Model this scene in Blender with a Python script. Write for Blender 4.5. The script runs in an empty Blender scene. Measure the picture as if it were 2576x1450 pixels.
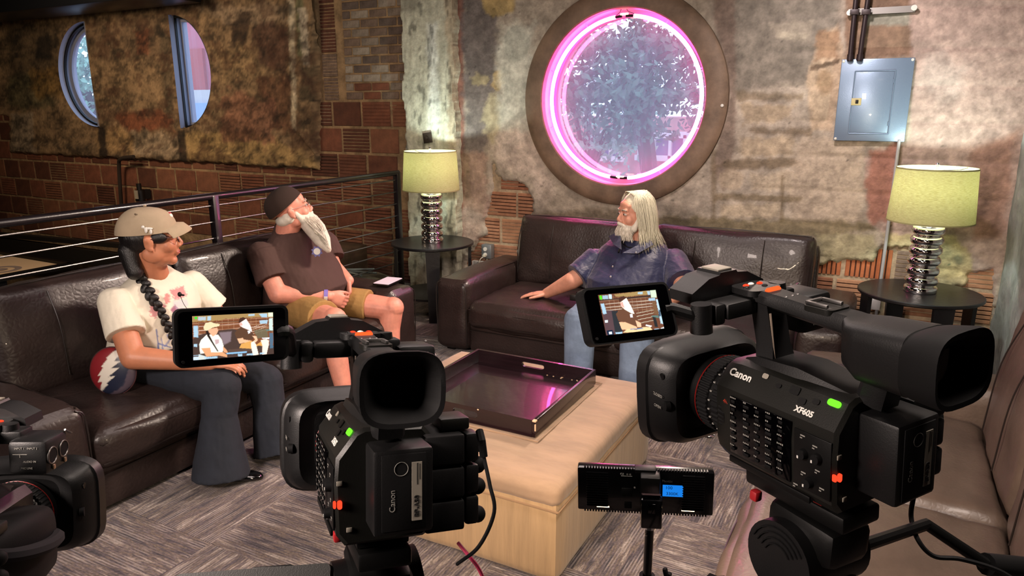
import bpy, bmesh, math, random
import numpy as np
from mathutils import Vector, Matrix, Euler, Quaternion
random.seed(7)
SC = bpy.context.scene
COL = SC.collection
R = math.radians
# ------------------------------------------------------------------ camera
FPX, PITCH, YAW, CAMH = 1807.0, R(14.1), R(28.0), 1.6
cd = bpy.data.cameras.new('camera'); cam = bpy.data.objects.new('camera', cd); COL.objects.link(cam)
cam.location = (0, 0, CAMH); cam.rotation_euler = (R(90) - PITCH, 0, YAW)
cd.sensor_width = 36.0; cd.lens = 36.0 * FPX / 2576.0; cd.clip_start = 0.02; cd.clip_end = 200
SC.camera = cam
# ------------------------------------------------------------------ view, world, lights
SC.view_settings.view_transform = 'Standard'; SC.view_settings.look = 'None'
SC.view_settings.exposure = 1.15; SC.view_settings.gamma = 1.0; SC.view_settings.use_curve_mapping = False
SC.cycles.max_bounces = 6; SC.cycles.sample_clamp_indirect = 4.0; SC.cycles.transparent_max_bounces = 12
SC.cycles.caustics_reflective = False; SC.cycles.caustics_refractive = False
w = bpy.data.worlds.new('sky'); SC.world = w; w.use_nodes = True
wb = w.node_tree.nodes['Background']; wb.inputs[0].default_value = (0.56, 0.74, 1.0, 1); wb.inputs[1].default_value = 1.5


def area(name, loc, target, size, power, colr, spread=None, shape='SQUARE', size_y=None):
    l = bpy.data.lights.new(name, 'AREA'); l.energy = power; l.color = colr; l.size = size; l.shape = shape
    if size_y: l.shape = 'RECTANGLE'; l.size_y = size_y
    if spread: l.spread = R(spread)
    o = bpy.data.objects.new(name, l); COL.objects.link(o); o.location = loc
    o.rotation_euler = (Vector(target) - Vector(loc)).to_track_quat('-Z', 'Y').to_euler()
    return o


def spot(name, loc, target, power, colr, angle, blend=.5, rad=.06):
    l = bpy.data.lights.new(name, 'SPOT'); l.energy = power; l.color = colr; l.spot_size = R(angle); l.spot_blend = blend
    l.shadow_soft_size = rad
    o = bpy.data.objects.new(name, l); COL.objects.link(o); o.location = loc
    o.rotation_euler = (Vector(target) - Vector(loc)).to_track_quat('-Z', 'Y').to_euler()
    return o


# interview lights: a panel beyond the couches' end, one behind the cameras, added warm overhead fills and a wall wash
area('interview_panel_light', (-0.95, 4.15, 2.35), (-3.0, 2.5, .75), .28, 26, (1, .80, .66), 130)
area('fill_panel_light', (-1.5, -0.9, 2.2), (-1.3, 2.6, .3), .5, 25, (1, .82, .73), 120)
area('ceiling_fill', (-1.6, 2.4, 2.85), (-1.6, 2.4, 0), 1.2, 11, (1, .82, .76))
area('right_ceiling_fill', (.2, 1.2, 2.9), (.1, 1.9, 0), .5, 13, (1, .84, .74), 120)
area('stair_fill', (-6.6, 3.0, 2.9), (-6.8, 5.1, 1.0), .9, 34, (1, .74, .50))  # added fill that brightens the stair wall
spot('wall_wash_light', (-0.6, 3.6, 2.85), (-0.3, 5.0, 1.5), 62, (1, .86, .83), 80, .9, .1)

# ------------------------------------------------------------------ pixel helper (points measured on the photo -> planes of the room)
_fw = np.array([-math.sin(YAW) * math.cos(PITCH), math.cos(YAW) * math.cos(PITCH), -math.sin(PITCH)])
_rt = np.array([math.cos(YAW), math.sin(YAW), 0.0]); _up = np.cross(_rt, _fw)


def ray(x, y): return _fw + _rt * (x - 1288) / FPX - _up * (y - 725) / FPX
def onY(x, y, Y): d = ray(x, y); t = Y / d[1]; return Vector((d[0] * t, Y, CAMH + d[2] * t))
def onX(x, y, X): d = ray(x, y); t = X / d[0]; return Vector((X, d[1] * t, CAMH + d[2] * t))
def onZ(x, y, z): d = ray(x, y); t = (z - CAMH) / d[2]; return Vector((d[0] * t, d[1] * t, z))
def atd(x, y, dep): d = ray(x, y) * dep; return Vector((d[0], d[1], CAMH + d[2]))


def pix(P):
    d = np.asarray(P, float) - np.array([0, 0, CAMH]); z = np.maximum(d @ _fw, .05)
    return np.stack([1288 + FPX * (d @ _rt) / z, 725 - FPX * (d @ _up) / z], -1)


# ------------------------------------------------------------------ colour + materials
def lin(c):
    if isinstance(c, str):
        c = c.lstrip('#'); c = [int(c[i:i + 2], 16) / 255 for i in (0, 2, 4)]
    return tuple((v / 12.92 if v <= .04045 else ((v + .055) / 1.055) ** 2.4) for v in c[:3])


def newmat(name):
    m = bpy.data.materials.new(name); m.use_nodes = True
    return m, m.node_tree, m.node_tree.nodes['Principled BSDF']


def mat(name, c, rough=.5, metal=0, bump=None, var=0, vscale=8, coat=0, spec=.5, sheen=0, c2=None, sss=0, attr=None, stretch=None, trans=0, voro=None):
    m, nt, b = newmat(name); N = nt.nodes; L = nt.links
    c = lin(c); b.inputs['Base Color'].default_value = (*c, 1); b.inputs['Roughness'].default_value = rough
    b.inputs['Metallic'].default_value = metal; b.inputs['Coat Weight'].default_value = coat
    b.inputs['Specular IOR Level'].default_value = spec; b.inputs['Sheen Weight'].default_value = sheen
    if sss:
        b.inputs['Subsurface Weight'].default_value = sss; b.inputs['Subsurface Radius'].default_value = (.02, .008, .005); b.inputs['Subsurface Scale'].default_value = .5
    if trans: b.inputs['Transmission Weight'].default_value = trans
    tc = N.new('ShaderNodeTexCoord'); src = tc.outputs['Object']
    if stretch:
        mp = N.new('ShaderNodeMapping'); mp.inputs['Scale'].default_value = stretch; L.new(src, mp.inputs[0]); src = mp.outputs[0]
    base = None
    if attr:
        a = N.new('ShaderNodeAttribute'); a.attribute_name = attr; base = a.outputs['Color']
    if var or c2:
        n = N.new('ShaderNodeTexNoise'); n.inputs['Scale'].default_value = vscale; n.inputs['Detail'].default_value = 6; n.inputs['Roughness'].default_value = .65
        L.new(src, n.inputs['Vector'])
        if attr:
            mr = N.new('ShaderNodeMapRange'); mr.inputs[1].default_value = .3; mr.inputs[2].default_value = .7
            mr.inputs[3].default_value = 1 - var; mr.inputs[4].default_value = 1 + var; L.new(n.outputs[0], mr.inputs[0])
            mx = N.new('ShaderNodeVectorMath'); mx.operation = 'SCALE'; L.new(base, mx.inputs[0]); L.new(mr.outputs[0], mx.inputs['Scale']); base = mx.outputs[0]
        else:
            cr = N.new('ShaderNodeValToRGB'); cr.color_ramp.elements[0].position = .35; cr.color_ramp.elements[1].position = .65
            ca = lin(c2) if c2 else tuple(v * (1 - var) for v in c); cb = c if c2 else tuple(min(1, v * (1 + var)) for v in c)
            cr.color_ramp.elements[0].color = (*ca, 1); cr.color_ramp.elements[1].color = (*cb, 1)
            L.new(n.outputs[0], cr.inputs[0]); base = cr.outputs[0]
    if base: L.new(base, b.inputs['Base Color'])
    if bump:
        n = N.new('ShaderNodeTexNoise'); n.inputs['Scale'].default_value = bump[0]; n.inputs['Detail'].default_value = 5
        L.new(src, n.inputs['Vector']); bp = N.new('ShaderNodeBump'); bp.inputs['Strength'].default_value = bump[1]
        bp.inputs['Distance'].default_value = bump[2] if len(bump) > 2 else .01
        h = n.outputs[0]
        if voro:
            v = N.new('ShaderNodeTexVoronoi'); v.feature = 'DISTANCE_TO_EDGE'; v.inputs['Scale'].default_value = voro; L.new(src, v.inputs['Vector'])
            ad = N.new('ShaderNodeMath'); ad.operation = 'ADD'; L.new(h, ad.inputs[0]); L.new(v.outputs[0], ad.inputs[1]); h = ad.outputs[0]
        L.new(h, bp.inputs['Height']); L.new(bp.outputs[0], b.inputs['Normal'])
    return m


def emit(name, c, s, attr=None):
    m, nt, b = newmat(name); nt.nodes.remove(b)
    e = nt.nodes.new('ShaderNodeEmission'); e.inputs[0].default_value = (*lin(c), 1); e.inputs[1].default_value = s
    if attr:
        a = nt.nodes.new('ShaderNodeAttribute'); a.attribute_name = attr; nt.links.new(a.outputs['Color'], e.inputs[0])
    nt.links.new(e.outputs[0], nt.nodes['Material Output'].inputs[0]); return m


# ------------------------------------------------------------------ objects
WM = {}


def tag(o, label=None, cat=None, group=None, kind=None):
    if label: o['label'] = label
    if cat: o['category'] = cat
    if group: o['group'] = group
    if kind: o['kind'] = kind
    return o


def thing(name, label, cat, loc=(0, 0, 0), rot=None, group=None, mw=None):
    o = bpy.data.objects.new(name, None); COL.objects.link(o); o.empty_display_size = .05
    m = mw if mw is not None else Matrix.Translation(loc) @ (rot.to_matrix().to_4x4() if rot else Matrix())
    o.matrix_world = m; o.location, o.rotation_euler, o.scale = m.to_translation(), m.to_euler(), m.to_scale()
    WM[o.name] = m.copy(); tag(o, label, cat, group); return o


def link(me, name, parent=None, local=False, lm=None):
    """mesh in world coordinates (or the parent's own when local) -> one object under its parent"""
    o = bpy.data.objects.new(name, me); COL.objects.link(o)
    if parent is not None:
        pm = WM.get(parent.name, Matrix()); o.parent = parent
        if not local: me.transform(pm.inverted())
        WM[o.name] = pm.copy()
        if lm is not None: o.matrix_local = lm; WM[o.name] = pm @ lm
    else: WM[o.name] = Matrix()
    return o


def smooth(me, ang=40):
    me.polygons.foreach_set('use_smooth', [True] * len(me.polygons))
    if ang: me.set_sharp_from_angle(angle=R(ang))


def obj(name, bm, m, parent=None, ang=35, local=False, label=None, kind=None, lm=None):
    bmesh.ops.recalc_face_normals(bm, faces=bm.faces)
    me = bpy.data.meshes.new(name); bm.to_mesh(me); bm.free(); smooth(me, ang)
    if m is not None: me.materials.append(m)
    o = link(me, name, parent, local, lm)
    if label: o['label'] = label
    if kind: o['kind'] = kind
    return o


def BM(): return bmesh.new()


def xf(bm, vs, M):
    if M is not None: bmesh.ops.transform(bm, matrix=M, verts=vs)
    return vs


def box(bm, c, s, M=None, bev=0, seg=2):
    g = bmesh.ops.create_cube(bm, size=1)['verts']
    for v in g: v.co = Vector((v.co.x * s[0], v.co.y * s[1], v.co.z * s[2])) + Vector(c)
    if bev:
        es = list({e for v in g for e in v.link_edges})
        r = bmesh.ops.bevel(bm, geom=es, offset=min(bev, min(s) * .49), segments=seg, profile=.5, affect='EDGES')
        g = list({v for f in r['faces'] for v in f.verts} | {v for v in g if v.is_valid})
        # all verts of this island
        seen = set(g); st = list(g)
        while st:
            v = st.pop()
            for e in v.link_edges:
                o = e.other_vert(v)
                if o not in seen: seen.add(o); st.append(o)
        g = list(seen)
    return xf(bm, g, M)


def cyl(bm, p0, p1, r0, r1=None, seg=20, caps=True):
    r1 = r0 if r1 is None else r1; p0, p1 = Vector(p0), Vector(p1); d = p1 - p0
    q = d.to_track_quat('Z', 'Y').to_matrix().to_4x4()
    return bmesh.ops.create_cone(bm, cap_ends=caps, segments=seg, radius1=max(r0, 1e-5), radius2=max(r1, 1e-5), depth=d.length,
                                 matrix=Matrix.Translation((p0 + p1) / 2) @ q)['verts']


def ball(bm, c, r, M=None, u=16, v=10, rot=None):
    r = (r, r, r) if not hasattr(r, '__len__') else r
    mm = Matrix.Translation(c) @ (rot.to_4x4() if rot is not None else Matrix()) @ Matrix.Diagonal((*r, 1))
    if M is not None: mm = M @ mm
    return bmesh.ops.create_uvsphere(bm, u_segments=u, v_segments=v, radius=1, matrix=mm)['verts']


def loft(bm, rings, cap=True, close=False):
    """rings: list of lists of points, all the same length"""
    vv = [[bm.verts.new(p) for p in r] for r in rings]; n = len(vv[0])
    for a, b in zip(vv, vv[1:]):
        for i in range(n): bm.faces.new((a[i], a[(i + 1) % n], b[(i + 1) % n], b[i]))
    if close:
        for i in range(n): bm.faces.new((vv[-1][i], vv[-1][(i + 1) % n], vv[0][(i + 1) % n], vv[0][i]))
    elif cap: bm.faces.new(vv[0][::-1]); bm.faces.new(vv[-1])
    return [v for r in vv for v in r]


def frame(t, hint=Vector((0, 0, 1))):
    t = t.normalized()
    if abs(t.dot(hint)) > .95: hint = Vector((1, 0, 0))
    x = hint.cross(t).normalized(); return x, t.cross(x)


def ring(c, t, rx, ry, n=16, hint=Vector((0, 0, 1)), e=1.0):
    x, y = frame(Vector(t), hint); c = Vector(c); out = []
    for i in range(n):
        a = 2 * math.pi * i / n; ca, sa = math.cos(a), math.sin(a)
        if e != 1: ca = math.copysign(abs(ca) ** e, ca); sa = math.copysign(abs(sa) ** e, sa)
        out.append(c + x * rx * ca + y * ry * sa)
    return out


def tube(bm, pts, r, seg=8, cap=True):
    pts = [Vector(p) for p in pts]; rs = r if hasattr(r, '__len__') else [r] * len(pts); rings = []; x = None
    for i, p in enumerate(pts):
        t = (pts[min(i + 1, len(pts) - 1)] - pts[max(i - 1, 0)]).normalized()
        if x is None: x, y = frame(t)
        x = (x - t * x.dot(t)).normalized(); y = t.cross(x)
        rings.append([p + (x * math.cos(2 * math.pi * k / seg) + y * math.sin(2 * math.pi * k / seg)) * rs[i] for k in range(seg)])
    return loft(bm, rings, cap)


def spline(pts, n=8):
    pts = [Vector(p) for p in pts]; out = []; P = [pts[0] * 2 - pts[1]] + pts + [pts[-1] * 2 - pts[-2]]
    for i in range(1, len(P) - 2):
        for k in range(n):
            t = k / n; a, b, c, d = P[i - 1], P[i], P[i + 1], P[i + 2]
            out.append(.5 * ((2 * b) + (c - a) * t + (2 * a - 5 * b + 4 * c - d) * t * t + (3 * b - a - 3 * c + d) * t ** 3))
    out.append(pts[-1]); return out


def lathe(bm, prof, c=(0, 0, 0), seg=32, M=None, close=False):
    c = Vector(c); vs = loft(bm, [[c + Vector((r * math.cos(2 * math.pi * k / seg), r * math.sin(2 * math.pi * k / seg), z)) for k in range(seg)] for r, z in prof], cap=False, close=close)
    return xf(bm, vs, M)


def prism(bm, pts, h, M=None, bev=0):
    """pts 2D in xy, extruded from z=0 to h"""
    a = [bm.verts.new((p[0], p[1], 0)) for p in pts]; b = [bm.verts.new((p[0], p[1], h)) for p in pts]; n = len(a)
    bm.faces.new(a[::-1]); bm.faces.new(b)
    for i in range(n): bm.faces.new((a[i], a[(i + 1) % n], b[(i + 1) % n], b[i]))
    return xf(bm, a + b, M)


def rrect(w, h, r, n=5):
    out = []
    for cx, cy, a0 in ((w / 2 - r, h / 2 - r, 0), (-w / 2 + r, h / 2 - r, 90), (-w / 2 + r, -h / 2 + r, 180), (w / 2 - r, -h / 2 + r, 270)):
        for k in range(n): a = R(a0 + 90 * k / (n - 1)); out.append((cx + r * math.cos(a), cy + r * math.sin(a)))
    return out


def remeshed(name, bm, voxel, m, parent, sm=4, smf=.5, label=None, keep=None, post=None, cut=None):
    """union everything in bm into ONE continuous surface"""
    bmesh.ops.recalc_face_normals(bm, faces=bm.faces)
    me = bpy.data.meshes.new(name); bm.to_mesh(me); bm.free()
    o = bpy.data.objects.new(name, me); COL.objects.link(o)
    md = o.modifiers.new('r', 'REMESH'); md.mode = 'VOXEL'; md.voxel_size = voxel
    if sm: s = o.modifiers.new('s', 'SMOOTH'); s.iterations = sm; s.factor = smf
    dg = bpy.context.evaluated_depsgraph_get(); ev = o.evaluated_get(dg)
    m2 = bpy.data.meshes.new_from_object(ev); bpy.data.objects.remove(o); bpy.data.meshes.remove(me)
    if post:
        co = np.empty(len(m2.vertices) * 3); m2.vertices.foreach_get('co', co); co = co.reshape(-1, 3)
        nr = np.empty(len(m2.vertices) * 3); m2.vertices.foreach_get('normal', nr); nr = nr.reshape(-1, 3)
        co = post(co, nr); m2.vertices.foreach_set('co', co.ravel())
    if cut:
        b = BM(); b.from_mesh(m2)
        for p, n in cut: bmesh.ops.bisect_plane(b, geom=b.verts[:] + b.edges[:] + b.faces[:], plane_co=p, plane_no=n, clear_outer=True)
        b.to_mesh(m2); b.free()
    m2.name = name; m2.materials.clear(); m2.materials.append(m); smooth(m2, 0)
    o = link(m2, name, parent)
    if label: o['label'] = label
    return o


def text(s, size, m, M, name='lettering', parent=None, depth=.0006, align='CENTER', local=False, bold=0):
    c = bpy.data.curves.new('t', 'FONT'); c.body = s; c.size = size; c.extrude = depth; c.align_x = align; c.align_y = 'CENTER'; c.offset = bold
    c.resolution_u = 3
    o = bpy.data.objects.new('t', c); COL.objects.link(o)
    dg = bpy.context.evaluated_depsgraph_get(); me = bpy.data.meshes.new_from_object(o.evaluated_get(dg))
    bpy.data.objects.remove(o); bpy.data.curves.remove(c); me.transform(M); me.materials.clear(); me.materials.append(m); me.name = name
    return link(me, name, parent, local)


# ------------------------------------------------------------------ numpy noise + painting of real stains
def vnoise(P, seed=0):
    P = np.asarray(P, float); i = np.floor(P).astype(np.int64); f = P - i; f = f * f * (3 - 2 * f)
    def h(a, b):
        n = (a * 374761393 + b * 668265263 + seed * 1442695041) & 0xffffffff
        n = ((n ^ (n >> 13)) * 1274126177) & 0xffffffff
        return ((n ^ (n >> 16)) & 0xffff) / 65535.0
    a = h(i[:, 0], i[:, 1]); b = h(i[:, 0] + 1, i[:, 1]); c = h(i[:, 0], i[:, 1] + 1); d = h(i[:, 0] + 1, i[:, 1] + 1)
    return (a * (1 - f[:, 0]) + b * f[:, 0]) * (1 - f[:, 1]) + (c * (1 - f[:, 0]) + d * f[:, 0]) * f[:, 1]


def fbm(P, sc, seed=0, o=4, ga=.55):
    s = 0; a = 1; t = 0; P = np.asarray(P, float) * sc
    for k in range(o): s = s + a * vnoise(P * 2 ** k + 17.3 * k, seed + k); t += a; a *= ga
    return s / t


def sdp(P, poly):
    """signed distance to polygon, + inside"""
    P = np.asarray(P, float); poly = np.asarray(poly, float); d = np.full(len(P), 1e9); ins = np.zeros(len(P), bool); n = len(poly)
    for i in range(n):
        a = poly[i]; b = poly[(i + 1) % n]; e = b - a; w_ = P - a; t = np.clip((w_ @ e) / max(e @ e, 1e-9), 0, 1)
        d = np.minimum(d, np.linalg.norm(w_ - t[:, None] * e, axis=1))
        c = ((a[1] > P[:, 1]) != (b[1] > P[:, 1]))
        with np.errstate(divide='ignore', invalid='ignore'): xx = (b[0] - a[0]) * (P[:, 1] - a[1]) / (b[1] - a[1] if b[1] != a[1] else 1e-9) + a[0]
        ins ^= c & (P[:, 0] < xx)
    return np.where(ins, d, -d)


def ell(cx, cy, rx, ry, n=18): return [(cx + rx * math.cos(2 * math.pi * k / n), cy + ry * math.sin(2 * math.pi * k / n)) for k in range(n)]


def sstep(x, a, b): t = np.clip((x - a) / (b - a), 0, 1); return t * t * (3 - 2 * t)


def paint(P, base, ops):
    """ops: (poly, colour, softness, jag amplitude, jag scale, alpha)"""
    C = np.tile(np.array(lin(base)), (len(P), 1)) if isinstance(base, str) else base
    for k, op in enumerate(ops):
        poly, c, so, ja, js, al = op
        f_ = sdp(P, poly) + (fbm(P, js, 100 + k, 4) - .5) * 2 * ja if ja else sdp(P, poly)
        a = (sstep(f_, -so, so) * al)[:, None]; C = C * (1 - a) + a * np.array(lin(c))
    return C


def setcol(me, C, name='tint'):
    a = me.color_attributes.new(name, 'FLOAT_COLOR', 'POINT'); A = np.ones((len(me.vertices), 4)); A[:, :3] = C
    a.data.foreach_set('color', A.ravel())


def gridwall(name, x0, x1, z0, z1, res, Yf, m, holes=(), colf=None, kind='structure', parent=None):
    """relief surface facing -Y. Yf(X,Z)->Y ; holes: list of sdf functions (inside < 0)"""
    nx = int((x1 - x0) / res) + 1; nz = int((z1 - z0) / res) + 1
    X, Z = np.meshgrid(np.linspace(x0, x1, nx), np.linspace(z0, z1, nz)); X = X.ravel(); Z = Z.ravel()
    XZ = np.stack([X, Z], 1); dead = np.zeros(len(X), bool)
    for h in holes:
        s = h(XZ); e = 1e-4; g = np.stack([(h(XZ + [e, 0]) - s), (h(XZ + [0, e]) - s)], 1) / e; near = np.abs(s) < res * .75
        XZ[near] -= (g * s[:, None])[near]; dead |= (s < -res * .2) & ~near
    Y = Yf(XZ); co = np.stack([XZ[:, 0], Y, XZ[:, 1]], 1)
    i = np.arange(nx * nz).reshape(nz, nx); q = np.stack([i[:-1, :-1], i[:-1, 1:], i[1:, 1:], i[1:, :-1]], -1).reshape(-1, 4)
    q = q[~dead[q].any(1)]
    for h in holes: q = q[h(XZ[q].mean(1)) > 0]
    used = np.unique(q); mp = -np.ones(len(co), int); mp[used] = np.arange(len(used)); q = mp[q]; co = co[used]
    me = bpy.data.meshes.new(name); me.from_pydata(co.tolist(), [], q.tolist()); me.update()
    if colf: setcol(me, colf(co))
    smooth(me, 60); me.materials.append(m); o = link(me, name, parent)
    if kind: o['kind'] = kind
    return o
# ================================================================== MATERIALS
M_leather = mat('dark_leather', '#2a201e', .40, bump=(12, .20, .008), var=.22, vscale=5, coat=.06, voro=46)
M_leather2 = mat('seam_leather', '#1c1513', .45)
M_blk = mat('black_paint', '#070707', .45, spec=.3, bump=(300, .1, .001))
M_plas = mat('camera_plastic', '#0a0a0b', .46, spec=.5, bump=(600, .25, .0006))
M_plas2 = mat('camera_plastic_grey', '#131310', .45, spec=.4, bump=(600, .25, .0006))
M_rub = mat('black_rubber', '#050506', .72, spec=.25, bump=(500, .2, .0006))
M_gls = mat('black_glass', '#020203', .06)
M_chrome = mat('chrome', '#e8e6e6', .06, 1)
M_steel = mat('steel', '#7d7b79', .42, 1)
M_white = mat('white_print', '#d8d6cf', .6)
M_grey_print = mat('grey_print', '#77766f', .7)
M_mortar = mat('mortar', '#a59178', .95, bump=(30, .8, .01), var=.3, vscale=14)
M_mortar_dim = mat('mortar_stair', '#92795a', .95, bump=(30, .8, .01), var=.35, vscale=10)
M_plaster = mat('plaster', '#ffffff', .88, bump=(38, .75, .008), var=.30, vscale=16, attr='tint')
M_conc = mat('concrete', '#8b8f8b', .8, bump=(22, .8, .01), var=.25, vscale=6)
M_ceil = mat('ceiling_paint', '#1b1715', .8, bump=(10, .3), var=.2)
M_dark = mat('dark_wall', '#332a24', .9, bump=(8, .3), var=.2)
TERR = [mat('clay_a', '#69402e', .85, bump=(60, .5, .004), var=.25, vscale=12), mat('clay_b', '#774834', .85, bump=(60, .5, .004), var=.25, vscale=12),
        mat('clay_c', '#583324', .85, bump=(60, .5, .004), var=.3, vscale=9), mat('clay_d', '#80533c', .85, bump=(60, .5, .004), var=.2, vscale=12)]
TAN = [mat('clay_pale_a', '#9a6c52', .88, bump=(60, .5, .004), var=.22, vscale=12), mat('clay_pale_b', '#a77a5c', .88, bump=(60, .5, .004), var=.2, vscale=10),
       mat('clay_pale_c', '#8d5c44', .88, bump=(60, .5, .004), var=.25, vscale=10)]
WASH = [mat('wash_a', '#84786c', .9, bump=(60, .5, .004), var=.3, vscale=18), mat('wash_b', '#715f53', .9, bump=(60, .5, .004), var=.3, vscale=18),
        mat('wash_c', '#958a7d', .9, bump=(60, .5, .004), var=.3, vscale=18), mat('wash_d', '#5f524b', .9, bump=(60, .5, .004), var=.3, vscale=14)]
M_groove = mat('groove_dark', '#3a2418', .95); M_groove_l = mat('groove_mortar', '#a38a72', .95, var=.3, vscale=40)
M_orange = mat('clay_orange', '#a9623c', .85, bump=(60, .5, .004), var=.2, vscale=12)

YB, YL = 5.0, 5.1          # plaster faces of the lounge wall and of the stair wall
NC = (-1.785, 1.66); NR = .606   # neon window
# ================================================================== SHELL
bm = BM(); box(bm, (-.75, 1.2, -.06), (5.9, 7.8, .11)); tag(obj('floor', bm, mat('floor_glue', '#1d1a1a', .9)), kind='structure')
FLOOR = bpy.data.objects['floor']
bm = BM(); box(bm, (-7.4, 1.3, -1.55), (7.4, 7.8, .1)); tag(obj('floor_stairwell', bm, mat('stair_floor', '#2a241e', .85, var=.2)), kind='structure')
bm = BM(); box(bm, (-4.4, 1.3, 3.0), (13.6, 7.8, .1)); tag(obj('ceiling', bm, M_ceil), kind='structure')
bm = BM(); box(bm, (2.25, 1.3, 1.4), (.1, 7.8, 3.1)); tag(obj('wall_right', bm, M_dark), kind='structure')
bm = BM(); box(bm, (-4.4, -2.65, .7), (13.4, .1, 4.5)); tag(obj('wall_front', bm, M_dark), kind='structure')
bm = BM(); box(bm, (-11.1, 1.3, .7), (.1, 7.8, 4.5)); tag(obj('wall_left', bm, M_dark), kind='structure')
bm = BM(); box(bm, (-3.72, 1.05, -.8), (.1, 7.5, 1.6)); tag(obj('wall_stairwell', bm, M_dark), kind='structure')


def circ(c, r): return lambda P: np.hypot(P[:, 0] - c[0], P[:, 1] - c[1]) - r


def halfel(xc, zc, a, b_, side):
    def f(P):
        dx = (P[:, 0] - xc); dz = P[:, 1] - zc; e = (np.sqrt((dx / a) ** 2 + (dz / b_) ** 2) - 1) * min(a, b_)
        return np.maximum(e, dx * side)
    return f


xl = onY(150, 185, YL).x; xlc = onY(230, 185, YL).x; xrc = onY(441, 185, YL).x; xr = onY(532, 185, YL).x
HW = [halfel(xlc, 1.95, xlc - xl, .555, 1), halfel(xrc, 1.945, xr - xrc, .55, -1)]
# exposed brick areas, outlines measured on the photo
EXP = [[(1237, 408), (1250, 445), (1262, 452), (1300, 455), (1325, 475), (1340, 510), (1335, 545), (1308, 575), (1300, 640), (1300, 760), (1150, 760), (1165, 690), (1175, 640), (1205, 600), (1226, 590), (1215, 560), (1222, 530), (1232, 500)],
       [(2050, 668), (2120, 655), (2200, 662), (2204, 640), (2215, 622), (2310, 625), (2330, 700), (2362, 735), (2430, 722), (2436, 692), (2500, 680), (2500, 1100), (1800, 1100), (1900, 700)]]
PLL = [(-900, -900), (802, -900), (802, 428), (560, 412), (330, 402), (22, 384), (18, 292), (-900, 300)]


def fB(px):
    return np.maximum.reduce([sdp(px, e) for e in EXP]) + (fbm(px, .09, 5, 3) - .5) * 16


def YfB(XZ):
    P = np.stack([XZ[:, 0], np.full(len(XZ), YB), XZ[:, 1]], 1); s = fB(pix(P))
    rel = (fbm(XZ, 3.2, 3, 5) - .5) * .018 + (fbm(XZ, 11, 9, 3) - .5) * .006
    # soft mounded courses of old block work under the skim coat
    cz = np.abs(((XZ[:, 1] + (fbm(XZ, 1.5, 40, 2) - .5) * .05) / .215) % 1 - .5); rel += -.007 * sstep(cz, .38, .5) * -1 * sstep(XZ[:, 0], -1.0, -.6)
    return YB + rel + .06 * sstep(s, -6, 10)


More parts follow.
